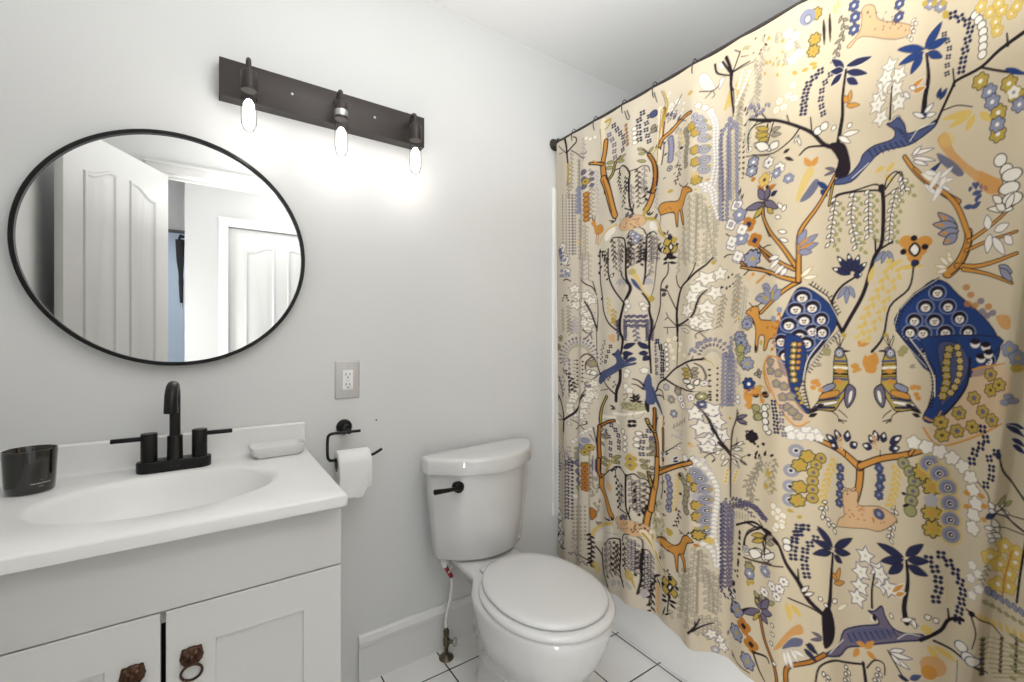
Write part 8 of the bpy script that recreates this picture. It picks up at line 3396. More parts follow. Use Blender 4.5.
F('g',777,1050,12,5,'Y','p',2.4)
F('g',797,1044,11.9,5,'Y','p',2.4)
F('g',794,1015,11.9,5,'Y','p',2.4)
F('g',812,1018,11.8,5,'Y','p',2.4)
F('g',805,989,11.8,5,'Y','p',2.4)
F('g',826,967,11.7,5,'Y','p',2.4)
F('g',816,979,11.8,5,'Y','p',2.4)
P('Y',[(916,1129),(945,1130),(951,1088),(953,1048),(931,1012),(912,989),(872,987),(851,977),(871,1008),(885,1037),(896,1054),(912,1063)],'k',3.3)
S('b',5.9,5.9,[(915,1115),(949,1115)])
S('w',5.9,5.9,[(915,1099),(949,1099)])
S('k',5.9,5.9,[(915,1084),(949,1084)])
S('b',5.9,5.9,[(915,1071),(949,1071)])
S('k',2.2,2.2,[(914,1108),(951,1107)])
S('k',2.2,2.2,[(914,1092),(951,1091)])
S('k',2.2,2.2,[(914,1077),(951,1077)])
E('o',930,1091,10.3,6.6)
E('o',927,1064,10.3,6.6)
P('l',[(882,1046),(911,1059),(917,1049),(886,1032)],'k',2.5)
S('k',2.3,2.3,[(879,1026),(923,1038)])
P('o',[(882,1030),(923,1043),(926,1030),(878,1015)],'k',2)
S('n',6,6,[(875,1011),(927,1024)])
P('w',[(871,1003),(921,1016),(917,1007),(870,996)],'k',1.8)
S('n',6.8,6.8,[(865,992),(915,998)])
S('b',4.4,4.4,[(919,1019),(947,1051)])
P('p',[(951,1059),(970,1050),(967,1024),(950,1002),(942,1029)],'k',3.2)
P('w',[(956,1039),(963,1044),(960,1024),(953,1014)])
L('k',850,981,872,989,10.8)
L('k',850,967,870,978,10.8)
L('k',867,994,887,1003,10.8)
S('k',3,2.2,[(904,989),(923,979),(927,965)])
S('k',2.9,2.2,[(927,994),(943,984),(950,978)])
S('k',2.9,2.9,[(929,970),(930,965)])
S('k',2.9,2.9,[(929,970),(940,963)])
S('k',2.9,2.9,[(929,970),(948,969)])
S('k',2.2,2.2,[(929,1145),(919,1170)])
S('k',2.2,2.2,[(929,1145),(931,1170)])
S('k',2.2,2.2,[(929,1145),(939,1170)])
E('l',929,1135,12.5,11.8,'k',2.7)
E('w',929,1135,5.1,5.1)
E('k',929,1135,2.6,2.6)
S('k',4.4,1.5,[(940,1138),(957,1141)])
P('Y',[(1069,1133),(1042,1132),(1036,1092),(1035,1055),(1055,1025),(1072,1008),(1105,1014),(1124,1009),(1106,1033),(1095,1055),(1085,1069),(1072,1075)],'k',2.9)
S('b',5.4,5.4,[(1069,1121),(1037,1118)])
S('w',5.4,5.4,[(1069,1106),(1038,1103)])
S('k',5.4,5.4,[(1070,1093),(1038,1089)])
S('b',5.4,5.4,[(1070,1081),(1038,1077)])
S('k',2,2,[(1070,1114),(1036,1111)])
S('k',2,2,[(1070,1100),(1036,1096)])
S('k',2,2,[(1070,1086),(1036,1082)])
E('o',1055,1097,9.4,6)
E('o',1058,1073,9.4,6)
P('l',[(1097,1063),(1073,1071),(1067,1061),(1093,1051)],'k',2.2)
S('k',2,2,[(1100,1047),(1062,1051)])
P('o',[(1097,1050),(1062,1055),(1060,1043),(1100,1037)],'k',1.8)
S('n',5.3,5.3,[(1103,1034),(1059,1037)])
P('w',[(1106,1029),(1065,1031),(1067,1024),(1107,1022)],'k',1.5)
S('n',5.9,5.9,[(1111,1020),(1070,1016)])
S('b',4,4,[(1066,1034),(1040,1059)])
P('p',[(1036,1065),(1017,1053),(1020,1029),(1038,1012),(1045,1039)],'k',3)
P('w',[(1032,1046),(1024,1049),(1027,1030),(1035,1023)])
L('k',1123,1013,1104,1016,9)
L('k',1123,1001,1106,1007,9)
L('k',1109,1021,1092,1026,9)
S('k',2.7,2,[(1079,1010),(1062,997),(1059,983)])
S('k',2.7,2,[(1059,1009),(1044,997),(1038,989)])
S('k',2.7,2.7,[(1057,988),(1056,982)])
S('k',2.7,2.7,[(1057,988),(1047,978)])
S('k',2.7,2.7,[(1057,988),(1039,981)])
S('k',2,2,[(1057,1147),(1066,1170)])
S('k',2,2,[(1057,1147),(1055,1170)])
S('k',2,2,[(1057,1147),(1048,1170)])
E('l',1057,1137,11.4,10.7,'k',2.5)
E('w',1057,1138,4.7,4.7)
E('k',1057,1138,2.3,2.3)
S('k',4.1,1.4,[(1047,1140),(1030,1143)])
P('o',[(993,1132),(1003,1125),(1018,1140),(1028,1116),(1011,1101),(998,1097),(987,1111)])
L('o',958,1104,987,1096,9.4)
L('o',962,1089,980,1099,9.3)
L('o',979,1167,980,1153,9.2)
L('o',976,1153,1005,1160,9.3)
E('o',868,1061,6.9,6.1)
E('o',860,1044,6.9,6.2)
E('o',878,1039,6.9,6.1)
E('o',872,1052,6.9,6.1)
E('o',861,1058,6.9,6.2)
E('o',1111,1065,5.8,5.2)
E('o',1119,1064,5.8,5.1)
E('o',1115,1049,5.8,5.2)
E('o',1119,1041,5.8,5.1)
E('o',1107,1063,5.8,5.2)
L('g',866,1107,882,1106,5.4)
L('g',1100,1108,1115,1107,4.5)
F('e',896,1137,10.6,5,'Y','g',1.5)
F('e',1083,1139,9.2,5,'Y','g',1.3)
P('B',[(1137,1174),(1282,1173),(1272,1143),(1244,1113),(1220,1106),(1212,1073),(1185,1029),(1150,991),(1128,999),(1146,1040),(1153,1091),(1132,1142)],'n',3.3)
E('w',1253,1153,9.6,8.4)
E('k',1253,1158,10.2,6)
E('d',1250,1153,1.2,1.2)
E('d',1255,1153,1.2,1.2)
E('w',1231,1159,9.7,8.5)
E('k',1231,1164,10.3,6.1)
E('d',1228,1159,1.2,1.2)
E('d',1233,1159,1.2,1.2)
E('w',1243,1129,9.6,8.4)
E('k',1243,1134,10.2,6)
E('d',1241,1129,1.2,1.2)
E('d',1246,1129,1.2,1.2)
E('w',1259,1138,9.5,8.3)
E('k',1259,1143,10.1,5.9)
E('d',1256,1138,1.2,1.2)
E('d',1262,1138,1.2,1.2)
P('b',[(1159,1161),(1189,1162),(1211,1142),(1217,1112),(1203,1074),(1177,1041),(1161,1027),(1167,1079),(1157,1129)],'n',2.1)
FF('Y',[(1178,1148),(1172,1110),(1173,1079),(1163,1041)],14.5,9.4,6,'l','k',1.9)
FF('y',[(1194,1152),(1200,1111),(1191,1073),(1177,1051)],14.4,7.5,6,'l','k',1.7)
S('k',4.4,4.4,[(1220,1130),(1214,1075),(1185,1028),(1150,989)])
S('o',4.5,2.5,[(1132,1000),(1150,994),(1162,1015)])
S('k',2.6,2.6,[(1099,1167),(1105,1172)])
S('k',2.6,2.6,[(1104,1161),(1110,1166)])
S('k',2.6,2.6,[(1108,1155),(1114,1160)])
S('k',2.6,2.6,[(1112,1149),(1118,1154)])
S('k',2.6,2.6,[(1117,1143),(1122,1148)])
S('k',2.6,2.6,[(1121,1138),(1126,1142)])
S('k',2.6,2.6,[(1125,1132),(1131,1136)])
S('k',2.6,2.6,[(1129,1126),(1135,1129)])
S('k',2.6,2.6,[(1131,1119),(1137,1123)])
S('k',2.6,2.6,[(1134,1113),(1140,1116)])
S('k',2.6,2.6,[(1137,1107),(1143,1110)])
S('k',2.5,2.5,[(1140,1100),(1146,1104)])
S('k',2.5,2.5,[(1143,1094),(1149,1097)])
S('k',2.5,2.5,[(1144,1087),(1151,1088)])
S('k',2.5,2.5,[(1145,1079),(1152,1080)])
S('k',2.5,2.5,[(1145,1071),(1152,1072)])
S('k',2.5,2.5,[(1146,1063),(1153,1064)])
S('k',2.5,2.5,[(1145,1055),(1152,1053)])
S('k',2.5,2.5,[(1144,1047),(1150,1046)])
S('k',2.5,2.5,[(1142,1040),(1148,1038)])
S('k',2.5,2.5,[(1140,1032),(1147,1030)])
S('k',2.5,2.5,[(1138,1024),(1145,1023)])
S('k',2.6,2.6,[(1097,1170),(1127,1129),(1144,1091),(1146,1059),(1137,1020)])
S('w',1.9,1.9,[(1102,1170),(1132,1127),(1149,1085),(1150,1046)])
P('t',[(1230,1109),(1260,1116),(1291,1115),(1307,1086),(1291,1016),(1244,976),(1176,946),(1137,976),(1151,988),(1188,1026),(1217,1075)],al=0.55)
S('o',4.3,3.7,[(1129,978),(1149,948),(1179,945),(1244,976),(1287,1003)])
S('o',3.6,3,[(1225,1106),(1260,1115),(1293,1121)])
F('Y',1228,1048,14.6,6,'d','d',2.1)
F('Y',1264,1098,14.2,6,'d','d',2)
F('Y',1264,1067,14.2,6,'d','d',2)
F('Y',1197,1014,14.9,6,'d','d',2.1)
F('Y',1247,1022,14.4,6,'d','d',2)
F('Y',1162,992,15.2,6,'d','d',2.1)
F('Y',1164,964,15.2,6,'d','d',2.1)
F('Y',1193,976,15,6,'d','d',2.1)
F('Y',1224,988,14.7,6,'d','d',2.1)
F('Y',1267,1008,14.1,6,'d','d',2)
F('Y',1282,1079,13.9,6,'d','d',2)
F('p',1228,1048,6.1,5)
F('p',1264,1098,5.9,5)
F('p',1197,1014,6.2,5)
F('p',1247,1022,6,5)
F('p',1193,976,6.2,5)
F('p',1267,1008,5.9,5)
S('k',17.8,21.4,[(965,763),(980,820),(983,870)])
S('o',10.7,14.2,[(965,763),(980,820),(983,870)])
S('k',20.4,13.7,[(981,864),(937,892),(887,905),(851,916)])
S('o',13.4,6.7,[(981,864),(937,892),(887,905),(851,916)])
S('k',18.4,14.4,[(983,867),(1032,894),(1090,914),(1127,929)])
S('o',12.1,8.1,[(983,867),(1032,894),(1090,914),(1127,929)])
S('k',12.4,10.9,[(860,913),(852,927)])
S('o',6.2,4.6,[(860,913),(852,927)])
S('k',10.4,9.1,[(1102,918),(1117,941)])
S('o',5.2,3.9,[(1102,918),(1117,941)])
L('n',921,909,891,926,19.3,'k',2)
L('w',907,917,896,924,7.5)
L('n',932,917,916,943,19.1,'k',2)
L('w',925,929,919,939,7.4)
L('n',948,919,952,947,18.8,'k',2)
L('w',950,931,952,942,7.2)
L('n',958,908,975,921,18.7,'k',1.9)
L('w',966,914,972,919,7.2)
L('n',926,900,903,904,19.2,'k',2)
L('w',916,902,906,903,7.4)
S('k',2.5,2.5,[(945,883),(945,897)])
V('t',[(933,895),(929,927)],8.8,10.3,5.9,0,None,0,None,0.7,3)
L('n',1019,926,1003,944,17.9,'k',1.9)
L('w',1012,934,1006,941,6.9)
L('n',1025,932,1016,957,17.9,'k',1.9)
L('w',1021,943,1018,953,6.9)
L('n',1037,933,1043,957,17.7,'k',1.8)
L('w',1040,944,1042,953,6.8)
L('n',1056,933,1084,956,17.4,'k',1.8)
L('w',1069,943,1080,952,6.6)
L('n',1054,920,1080,929,17.4,'k',1.8)
L('w',1066,924,1076,927,6.6)
L('n',1011,915,988,919,18,'k',1.9)
L('w',1001,917,991,918,7)
S('k',2.4,2.4,[(1032,899),(1032,913)])
V('t',[(1021,911),(1017,941)],8.3,9.7,5.5,0,None,0,None,0.7,3)
FF('w',[(811,928),(827,919),(846,928),(871,923)],20.2,15.6,5,None,'u',2.4)
FF('w',[(814,915),(882,916)],20.1,12.4,5,None,'u',2.1)
E('l',824,876,17.2,17.2,al=0.85)
E('w',824,876,7,7)
E('n',824,876,4.7,4.7)
E('l',813,822,17.3,17.3,al=0.85)
E('w',813,822,7.1,7.1)
E('n',813,822,4.7,4.7)
E('l',811,780,17.3,17.3,al=0.85)
E('w',811,780,7.1,7.1)
E('n',811,780,4.7,4.7)
E('l',810,744,17.3,17.3,al=0.85)
E('w',810,744,7.1,7.1)
E('n',810,744,4.7,4.7)
F('Y',848,863,17.8,6,'o','k',2.4)
F('Y',831,838,18,6,'o','k',2.4)
F('Y',831,781,18,6,'o','k',2.4)
F('Y',827,745,18,6,'o','k',2.4)
D('Y',[(878,863),(863,836),(859,808),(858,739)],22.3,13.1,'d',2.3)
D('p',[(878,863),(863,836),(859,808),(858,739)],22.3,4.6)
V('y',[(917,870),(893,811),(881,747)],15.1,18.1,9.1,0,None,0,None,0.7,3)
FF('b',[(931,851),(930,800),(926,743)],22.1,11,6,'l','n',2.2)
V('w',[(894,755),(881,721),(913,694)],19.7,15.1,9.1,1.9,'k',2.3,None,0.7,3)
V('w',[(1069,796),(1063,754),(1055,715)],17.3,13.3,8,1.7,'k',2,None,0.7,3)
FF('b',[(1029,872),(1034,847),(1028,818),(1031,793)],21.2,11.6,6,'l','n',2.1)
D('b',[(1029,769),(1030,764)],6.8,13.7,'d',1.6)
E('w',1029,766,5.5,5.5)
V('y',[(1069,889),(1071,849),(1056,792)],13.3,17.3,8.6,0,None,0,None,0.7,3)
D('e',[(1088,896),(1109,870),(1110,851),(1103,801),(1106,775)],22,13,'d',2.2)
D('p',[(1088,896),(1109,870),(1110,851),(1103,801)],22,4.5)
L('k',1083,829,1097,829,7.2)
L('k',1086,800,1102,809,7.2)
F('Y',1127,882,19.9,7,'o','k',2.4)
F('Y',1145,852,19.7,7,'o','k',2.4)
F('Y',1144,797,19.7,7,'o','k',2.4)
F('Y',1146,762,19.7,7,'o','k',2.4)
F('u',1144,823,15.3,5)
E('y',1140,902,22.9,22.9,al=0.7)
E('l',1140,902,17.8,17.8)
E('p',1140,902,12.7,12.7,al=0.5)
E('w',1140,902,7,7)
E('n',1140,902,5.7,5.7)
E('w',1141,902,1.9,1.9)
E('y',1159,882,22.8,22.8,al=0.7)
E('l',1159,882,17.7,17.7)
E('p',1159,882,12.7,12.7,al=0.5)
E('w',1159,882,7,7)
E('n',1159,882,5.7,5.7)
E('w',1160,882,1.9,1.9)
E('y',1175,854,22.7,22.7,al=0.7)
E('l',1175,854,17.6,17.6)
E('p',1175,854,12.6,12.6,al=0.5)
E('w',1175,854,6.9,6.9)
E('n',1175,854,5.7,5.7)
E('w',1175,854,1.9,1.9)
E('y',1179,821,22.6,22.6,al=0.7)
E('l',1179,821,17.6,17.6)
E('p',1179,821,12.6,12.6,al=0.5)
E('w',1179,821,6.9,6.9)
E('n',1179,821,5.7,5.7)
E('w',1180,821,1.9,1.9)
E('y',1180,786,22.6,22.6,al=0.7)
E('l',1180,786,17.6,17.6)
E('p',1180,786,12.6,12.6,al=0.5)
E('w',1180,786,6.9,6.9)
E('n',1180,786,5.7,5.7)
E('w',1181,786,1.9,1.9)
E('y',1181,755,22.6,22.6,al=0.7)
E('l',1181,755,17.6,17.6)
E('p',1181,755,12.6,12.6,al=0.5)
E('w',1181,755,6.9,6.9)
E('n',1181,755,5.7,5.7)
E('w',1182,755,1.9,1.9)
FF('w',[(1110,944),(1139,936),(1172,924),(1201,905),(1219,887),(1226,854),(1233,830),(1226,800),(1226,765)],26.1,16.1,5,None,'g',2.1)
L('o',1205,850,1221,848,11.2)
L('o',1205,819,1221,823,11.2)
L('o',1237,852,1254,851,10.9)
L('o',1244,831,1260,835,10.8)
L('o',1245,807,1257,804,10.8)
P('t',[(937,787),(953,806),(961,804),(978,803),(979,773),(1026,783),(1063,776),(1071,762),(1032,727),(996,722),(943,708),(921,703),(928,725),(942,739)],'d',1.9)
E('O',956,754,2.2,2.2)
E('O',947,742,2.2,2.2)
E('O',978,739,2.1,2.1)
E('O',986,765,2.1,2.1)
E('O',1042,751,2,2)
E('O',1016,771,2.1,2.1)
E('O',988,753,2.1,2.1)
E('O',988,771,2.1,2.1)
E('O',993,741,2.1,2.1)
E('O',1016,744,2.1,2.1)
E('O',1015,748,2.1,2.1)
E('O',1034,747,2,2)
E('O',1026,766,2.1,2.1)
E('O',1013,752,2.1,2.1)
E('O',1035,756,2,2)
E('O',992,765,2.1,2.1)
E('O',980,760,2.1,2.1)
E('O',1015,748,2.1,2.1)
E('O',967,744,2.1,2.1)
E('O',1031,769,2.1,2.1)
E('O',957,738,2.2,2.2)
E('O',984,765,2.1,2.1)
E('O',977,769,2.1,2.1)
E('O',963,747,2.2,2.2)
E('d',951,792,2.2,2.2)
L('t',951,798,944,807,6.5,'d',1.7)
L('t',959,802,974,813,6.5,'d',1.7)
E('b',1029,766,13,11.6,'d',1.6)
E('l',1029,766,4.8,4.8)
G('n',[(1247,987),(1254,964),(1232,941),(1223,915)],20.5,10.6)
G('n',[(1276,945),(1261,929),(1269,902),(1253,874)],20,9)
E('k',701,899,11,9.3)
E('k',692,890,11.1,9.4)
E('k',710,892,11,9.3)
E('k',701,882,11,9.3)
L('k',705,871,715,875,7.6)
L('k',730,876,742,881,7.5)
L('k',710,838,719,856,7.6)
L('k',738,845,746,862,7.4)
L('k',758,849,771,857,7.3)
S('d',4.4,4.4,[(659,954),(635,874),(629,693)])
L('p',656,938,687,951,11.4,'k',2.4)
L('p',656,931,687,929,11.4,'k',2.4)
S('k',7.3,7.3,[(591,851),(629,820)])
S('k',3.5,3.5,[(632,846),(659,866)])
L('w',640,839,672,851,9.8,'d',2.4)
L('w',640,826,672,821,9.8,'d',2.4)
L('w',634,811,658,796,9.8,'d',2.4)
L('w',623,807,599,779,9.9,'d',2.4)
V('g',[(731,840),(704,761),(695,695)],16.9,18.5,7.6,2.5,None,0,'G',0.7,3)
V('g',[(778,847),(765,788),(769,757)],17.7,16.1,7.2,1.6,None,0,'G',0.7,3)
V('Y',[(755,817),(765,755)],19.5,11.4,6.5,0,None,0,None,0.7,3)
G('n',[(769,997),(775,957),(778,911)],18.7,10.3)
G('p',[(792,989),(792,937),(802,905)],18.5,8.2)
E('e',713,975,12.6,10.1,'d',2.3)
E('e',720,951,12.6,10,'d',2.3)
D('w',[(740,978),(745,913)],18.1,9.9,'k',2.5)
V('p',[(657,690),(704,694),(741,673)],11.9,11.9,7.6,0,'n',1.4,None,0.7,3)
V('l',[(613,678),(605,553)],12.7,11.8,6.4,1.8,'p',1.5,None,0.7,3)
V('l',[(639,661),(633,565)],12.5,11.6,6.2,1.8,'p',1.5,None,0.7,3)
S('k',5,7.5,[(651,620),(704,650),(741,636),(782,617)])
D('w',[(769,716),(797,693),(769,652)],16,9.6,'Y',1.6)
L('Y',804,718,820,713,10.3)
L('Y',827,698,835,707,10.2)
G('n',[(829,676),(820,640)],18.2,10)
S('p',6.9,9.2,[(870,676),(888,655)])
S('k',4.7,2.9,[(1328,851),(1291,900),(1283,934),(1282,951)])
S('k',2.4,2.4,[(1236,878),(1259,859),(1270,824),(1328,817)])
L('n',1293,1003,1327,993,12.7,'w',1.2)
L('n',1293,1001,1327,976,12.7,'w',1.2)
L('n',1301,974,1327,958,12.8,'w',1.2)
L('n',1302,962,1327,944,12.9,'w',1.2)
E('n',1280,940,5.8,8.2)
L('w',1273,827,1287,847,11.8,'k',1.8)
L('w',1275,824,1295,821,11.8,'k',1.8)
L('w',1271,831,1260,844,11.8,'k',1.8)
L('w',1268,812,1276,780,11.8,'k',1.8)
L('w',1265,781,1280,770,11.9,'k',1.8)
L('e',1278,836,1290,860,8.3,'d',1.2)
L('e',1287,835,1301,849,8.3,'d',1.2)
S('k',2.9,2.9,[(1274,822),(1328,792)])
L('n',1254,809,1275,824,13.1)
E('l',1299,1057,8.1,5.8,'p',1.4)
E('l',1307,1048,8.1,5.8,'p',1.4)
E('l',1293,1045,8.1,5.8,'p',1.4)
F('l',1302,1149,16.1,5,'Y','b',1.5)
F('l',1316,1132,16.1,5,'Y','b',1.5)
E('Y',1314,1112,11.5,8)
V('n',[(602,666),(601,410)],12.8,11,6.4,1.8,'p',1.5,None,0.7,3)
V('p',[(617,671),(614,416)],12.7,10.9,6.3,1.8,'p',1.5,None,0.7,3)
V('p',[(631,677),(628,424)],12.6,10.8,6.3,1.8,'p',1.5,None,0.7,3)
V('p',[(633,669),(695,696),(736,672)],12,12,7.7,0,'n',1.4,None,0.7,3)
D('k',[(663,602),(654,466)],16.6,3.9)
L('k',638,429,644,449,8)
S('k',4.8,11.3,[(654,623),(704,648),(743,640),(780,623),(802,575),(828,534),(852,485),(889,457)])
S('k',4.3,3.4,[(675,566),(685,604),(724,641)])
S('d',4.1,4.1,[(682,536),(741,546),(795,562)])
S('k',4.7,3.1,[(830,532),(828,565)])
S('k',3.9,4.7,[(808,484),(845,473),(880,459)])
S('k',4.9,4.1,[(746,633),(741,579)])
L('Y',738,623,700,610,13.2,'d',2.2)
L('Y',738,611,702,592,13.2,'d',2.2)
L('g',746,618,769,634,12.3,'d',2.2)
L('g',746,606,771,614,12.3,'d',2.2)
P('w',[(694,564),(715,576),(731,564),(706,545)],'k',2.8)
P('w',[(741,571),(769,590),(769,574),(745,559)],'k',2.7)
F('u',684,564,11.1,6,'p','d',2)
F('e',695,515,14.5,6,None,'d',2.3)
F('l',695,498,15.3,6,'w','p',2.3)
F('l',742,526,14.8,6,'w','p',2.2)
L('Y',691,477,693,461,12)
L('Y',700,481,711,476,11.9)
F('w',764,496,13.8,6,'p','p',1.9)
F('w',740,467,14,6,'p','p',1.9)
F('w',786,499,13.5,6,'p','p',1.9)
F('w',778,475,13.6,6,'p','p',1.9)
F('w',797,523,13.4,6,'p','p',1.9)
D('w',[(769,697),(797,674),(769,665)],14.4,8.8,'Y',1.6)
L('e',745,445,722,451,12.3,'d',1.9)
L('e',750,440,773,457,12.3,'d',1.9)
G('n',[(844,677),(822,644),(818,588)],22.4,11.3)
G('n',[(865,652),(843,617),(842,577),(846,551)],21.4,10.5)
D('w',[(804,632),(806,601)],15.8,9.5,'k',2.4)
L('w',835,506,850,525,10.9,'k',2.4)
L('w',841,499,861,510,10.9,'k',2.4)
L('n',908,643,869,685,18.7,'k',1.5)
L('n',913,645,964,689,18.7,'k',1.5)
L('n',905,638,861,645,18.8,'k',1.5)
L('n',905,630,858,610,18.8,'k',1.5)
L('n',913,626,936,617,18.6,'k',1.5)
L('n',913,637,959,650,18.6,'k',1.5)
S('k',6,12.8,[(909,629),(904,567),(900,504),(893,477)])
P('k',[(880,467),(901,486),(915,445),(908,403),(886,376),(880,419)])
L('w',880,495,871,503,11.5,'k',2.1)
L('w',908,504,921,519,11.2,'k',2)
L('w',884,489,895,487,11.4,'k',2.1)
L('o',912,554,943,574,12.7,'d',1.8)
L('o',917,561,930,603,12.6,'d',1.8)
L('o',915,564,912,582,12.7,'d',1.8)
L('p',880,400,857,407,8.4,'k',1.5)
L('p',880,396,854,386,8.4,'k',1.5)
L('w',921,493,951,524,10.4,'Y',1.5)
Q('w',996,658,23.8,5,'p',2.4,0.3)
Q('w',985,616,24,5,'p',2.4,0.8)
Q('w',1026,635,23.3,5,'p',2.3,1.3)
Q('w',983,580,24,5,'p',2.4,1.8)
Q('w',1038,606,23.1,5,'p',2.3,2.3)
Q('w',976,550,24.1,5,'p',2.4,2.8)
Q('w',1055,606,22.8,5,'p',2.3,3.3)
Q('w',1032,628,23.2,5,'p',2.3,3.8)
S('k',4.2,6.2,[(1018,623),(1012,586),(1012,543)])
L('n',1089,689,1024,697,19.6,'k',1.5)
L('n',1093,693,1129,727,19.5,'k',1.5)
L('n',1089,684,1033,659,19.6,'k',1.5)
L('n',1088,674,1052,638,19.6,'k',1.5)
L('n',1097,686,1140,692,19.5,'k',1.5)
L('n',1098,674,1138,660,19.5,'k',1.5)
S('k',5.9,14.3,[(1095,683),(1098,635),(1090,580),(1095,548)])
L('o',1061,600,1091,631,12,'w',1.8)
L('o',1069,597,1093,612,11.9,'w',1.8)
L('w',1061,540,1058,552,10,'k',1.8)
L('w',1082,547,1114,562,9.8,'k',1.8)
L('w',1102,552,1120,548,9.7,'k',1.7)
L('w',1108,560,1114,540,9.7,'k',1.7)
P('p',[(1003,531),(1018,537),(1036,557),(1044,539),(1063,521),(1091,522),(1128,532),(1125,520),(1091,505),(1047,478),(991,443),(951,418),(927,382),(885,359),(924,404),(941,453),(982,486),(1026,510),(1024,525)],'n',3.7)
P('b',[(959,464),(1032,506),(1069,511),(1032,478),(959,435)],al=0.6)
S('n',3.6,2.2,[(951,451),(963,438)])
S('n',3.6,2.1,[(966,460),(977,447)])
S('n',3.5,2.1,[(980,469),(991,456)])
S('n',3.5,2.1,[(994,477),(1005,463)])
S('n',3.5,2.1,[(1008,484),(1018,471)])
S('n',3.4,2.1,[(1021,492),(1032,480)])
S('n',3.4,2,[(1035,500),(1046,488)])
S('n',3.4,2,[(1049,509),(1060,497)])
S('n',3.3,2,[(1063,517),(1074,506)])
S('w',1.6,1.6,[(1075,502),(1096,523),(1122,528)])
S('w',1.9,1.9,[(900,372),(939,430)])
E('w',1014,519,5.5,6.9)
E('k',1018,522,5.5,7.6)
G('n',[(1139,696),(1150,679),(1159,642),(1152,616),(1161,593)],22.2,11.2)
G('n',[(1162,709),(1181,690),(1196,668),(1205,640),(1198,600),(1194,580)],20.5,11)
S('y',1.9,1.9,[(1172,657),(1175,607)])
S('k',8.2,7.6,[(1124,519),(1161,548),(1177,575),(1206,584)])
S('k',5,3.8,[(1177,575),(1175,597)])
S('k',5,4.3,[(1149,524),(1190,511),(1226,495),(1241,476)])
L('w',1132,568,1144,575,12.8,'k',1.9)
L('w',1148,564,1158,571,12.7,'k',1.9)
L('y',1126,540,1137,555,14.1)
L('y',1132,535,1146,551,14.1)
L('y',1137,511,1159,484,14)
L('y',1148,513,1195,490,14)
S('k',13.3,13.3,[(886,361),(853,329),(808,301),(805,257)])
S('O',7,7,[(886,361),(853,329),(808,301),(805,257)])
S('k',10.7,10.7,[(727,390),(741,337),(773,284),(782,244)])
S('O',4.1,4.1,[(727,390),(741,337),(773,284),(782,244)])
P('o',[(770,327),(796,377),(818,410),(834,421),(839,398),(815,384),(791,345)],al=0.85)
P('b',[(793,343),(815,380),(838,383),(835,365),(815,356)],al=0.9)
L('w',798,339,806,303,11.1,'u',2.1)
L('w',815,353,829,322,11,'u',2.1)
L('w',818,350,845,338,11,'u',2.1)
L('w',805,345,819,300,11,'u',2.1)
L('n',845,373,870,354,11.6,'k',1.6)
L('n',842,360,867,334,11.6,'k',1.6)
L('n',851,378,862,355,11.6,'k',1.6)
L('y',804,470,814,423,14.2)
L('y',814,470,835,440,14.1)
L('o',981,432,966,404,14.1)
L('o',996,439,1017,467,14)
L('o',999,434,1024,426,14)
L('o',996,446,974,443,14)
E('o',1148,469,25.4,21.6,al=0.7)
E('o',1140,454,15.3,15.3)
L('b',1102,426,1126,444,13)
S('k',4.5,5.2,[(866,277),(874,324),(910,360),(945,379),(991,400)])
S('k',7.7,9.1,[(991,403),(998,357)])
S('k',4.1,3.4,[(1000,396),(1018,423),(1041,427),(1043,403)])
V('w',[(885,319),(903,296)],16.6,13.6,9.1,1.5,'k',2.5,None,0.7,3)
V('w',[(951,373),(948,327)],15.9,13,8.7,1.4,'k',2.4,None,0.7,3)
V('w',[(1032,410),(1021,370)],15.1,12.3,8.2,1.4,'k',2.3,None,0.7,3)
L('w',1055,463,1091,485,11.4,'p',2.3)
L('w',1057,461,1108,473,11.4,'p',2.3)
L('w',1061,457,1102,448,11.3,'p',2.2)
L('w',1057,458,1084,447,11.4,'p',2.3)
S('k',4,4,[(1051,463),(1093,418)])
L('n',1075,422,1102,422,10.6)
F('l',653,367,23.7,6,'Y','n',3)
F('l',651,298,23.8,6,'Y','n',3)
F('l',690,243,23,6,'Y','n',2.9)
F('O',677,336,24.1,4)
F('O',701,298,23.7,4)
F('k',677,336,8.6,4)
F('k',701,298,8.5,4)
L('p',726,408,675,374,20,'k',2.5)
L('p',729,413,713,441,20,'k',2.5)
L('p',731,414,754,455,19.9,'k',2.5)
L('p',731,408,764,419,19.9,'k',2.5)
L('p',729,403,750,384,20,'k',2.5)
L('Y',723,400,706,370,10.9,'k',2)
L('Y',713,436,722,424,10.9,'k',2)
L('w',769,386,761,394,10.5,'k',2.2)
L('w',771,363,761,370,10.5,'k',2.2)
L('w',768,337,758,343,10.5,'k',2.2)
L('w',779,289,766,292,10.4,'k',2.2)
S('k',6.6,4.1,[(713,282),(747,292),(757,282)])
S('k',6.7,4.2,[(706,282),(724,244),(743,223)])
F('y',1287,754,17.2,5,'w','Y',2)
F('y',1261,732,17.3,5,'w','Y',2)
F('y',1277,715,17.4,5,'w','Y',2)
F('y',1307,729,17,5,'w','Y',2)
F('y',1293,676,17.1,5,'w','Y',2)
F('y',1272,673,17.4,5,'w','Y',2)
F('y',1310,747,16.9,5,'w','Y',2)
F('y',1295,701,17.1,5,'w','Y',2)
S('O',3.4,3.4,[(1301,750),(1286,692),(1280,648)])
S('o',1.8,1.8,[(1301,750),(1286,692),(1280,648)])
S('k',5.2,5.2,[(1328,781),(1317,709),(1310,651)])
S('k',2.9,2.9,[(1279,837),(1298,808),(1328,791)])
S('k',2.3,2.3,[(1267,794),(1328,787)])
L('w',1273,824,1260,829,10,'b',1.8)
L('w',1269,772,1256,778,10.1,'b',1.8)
L('w',1271,769,1259,763,10.1,'b',1.8)
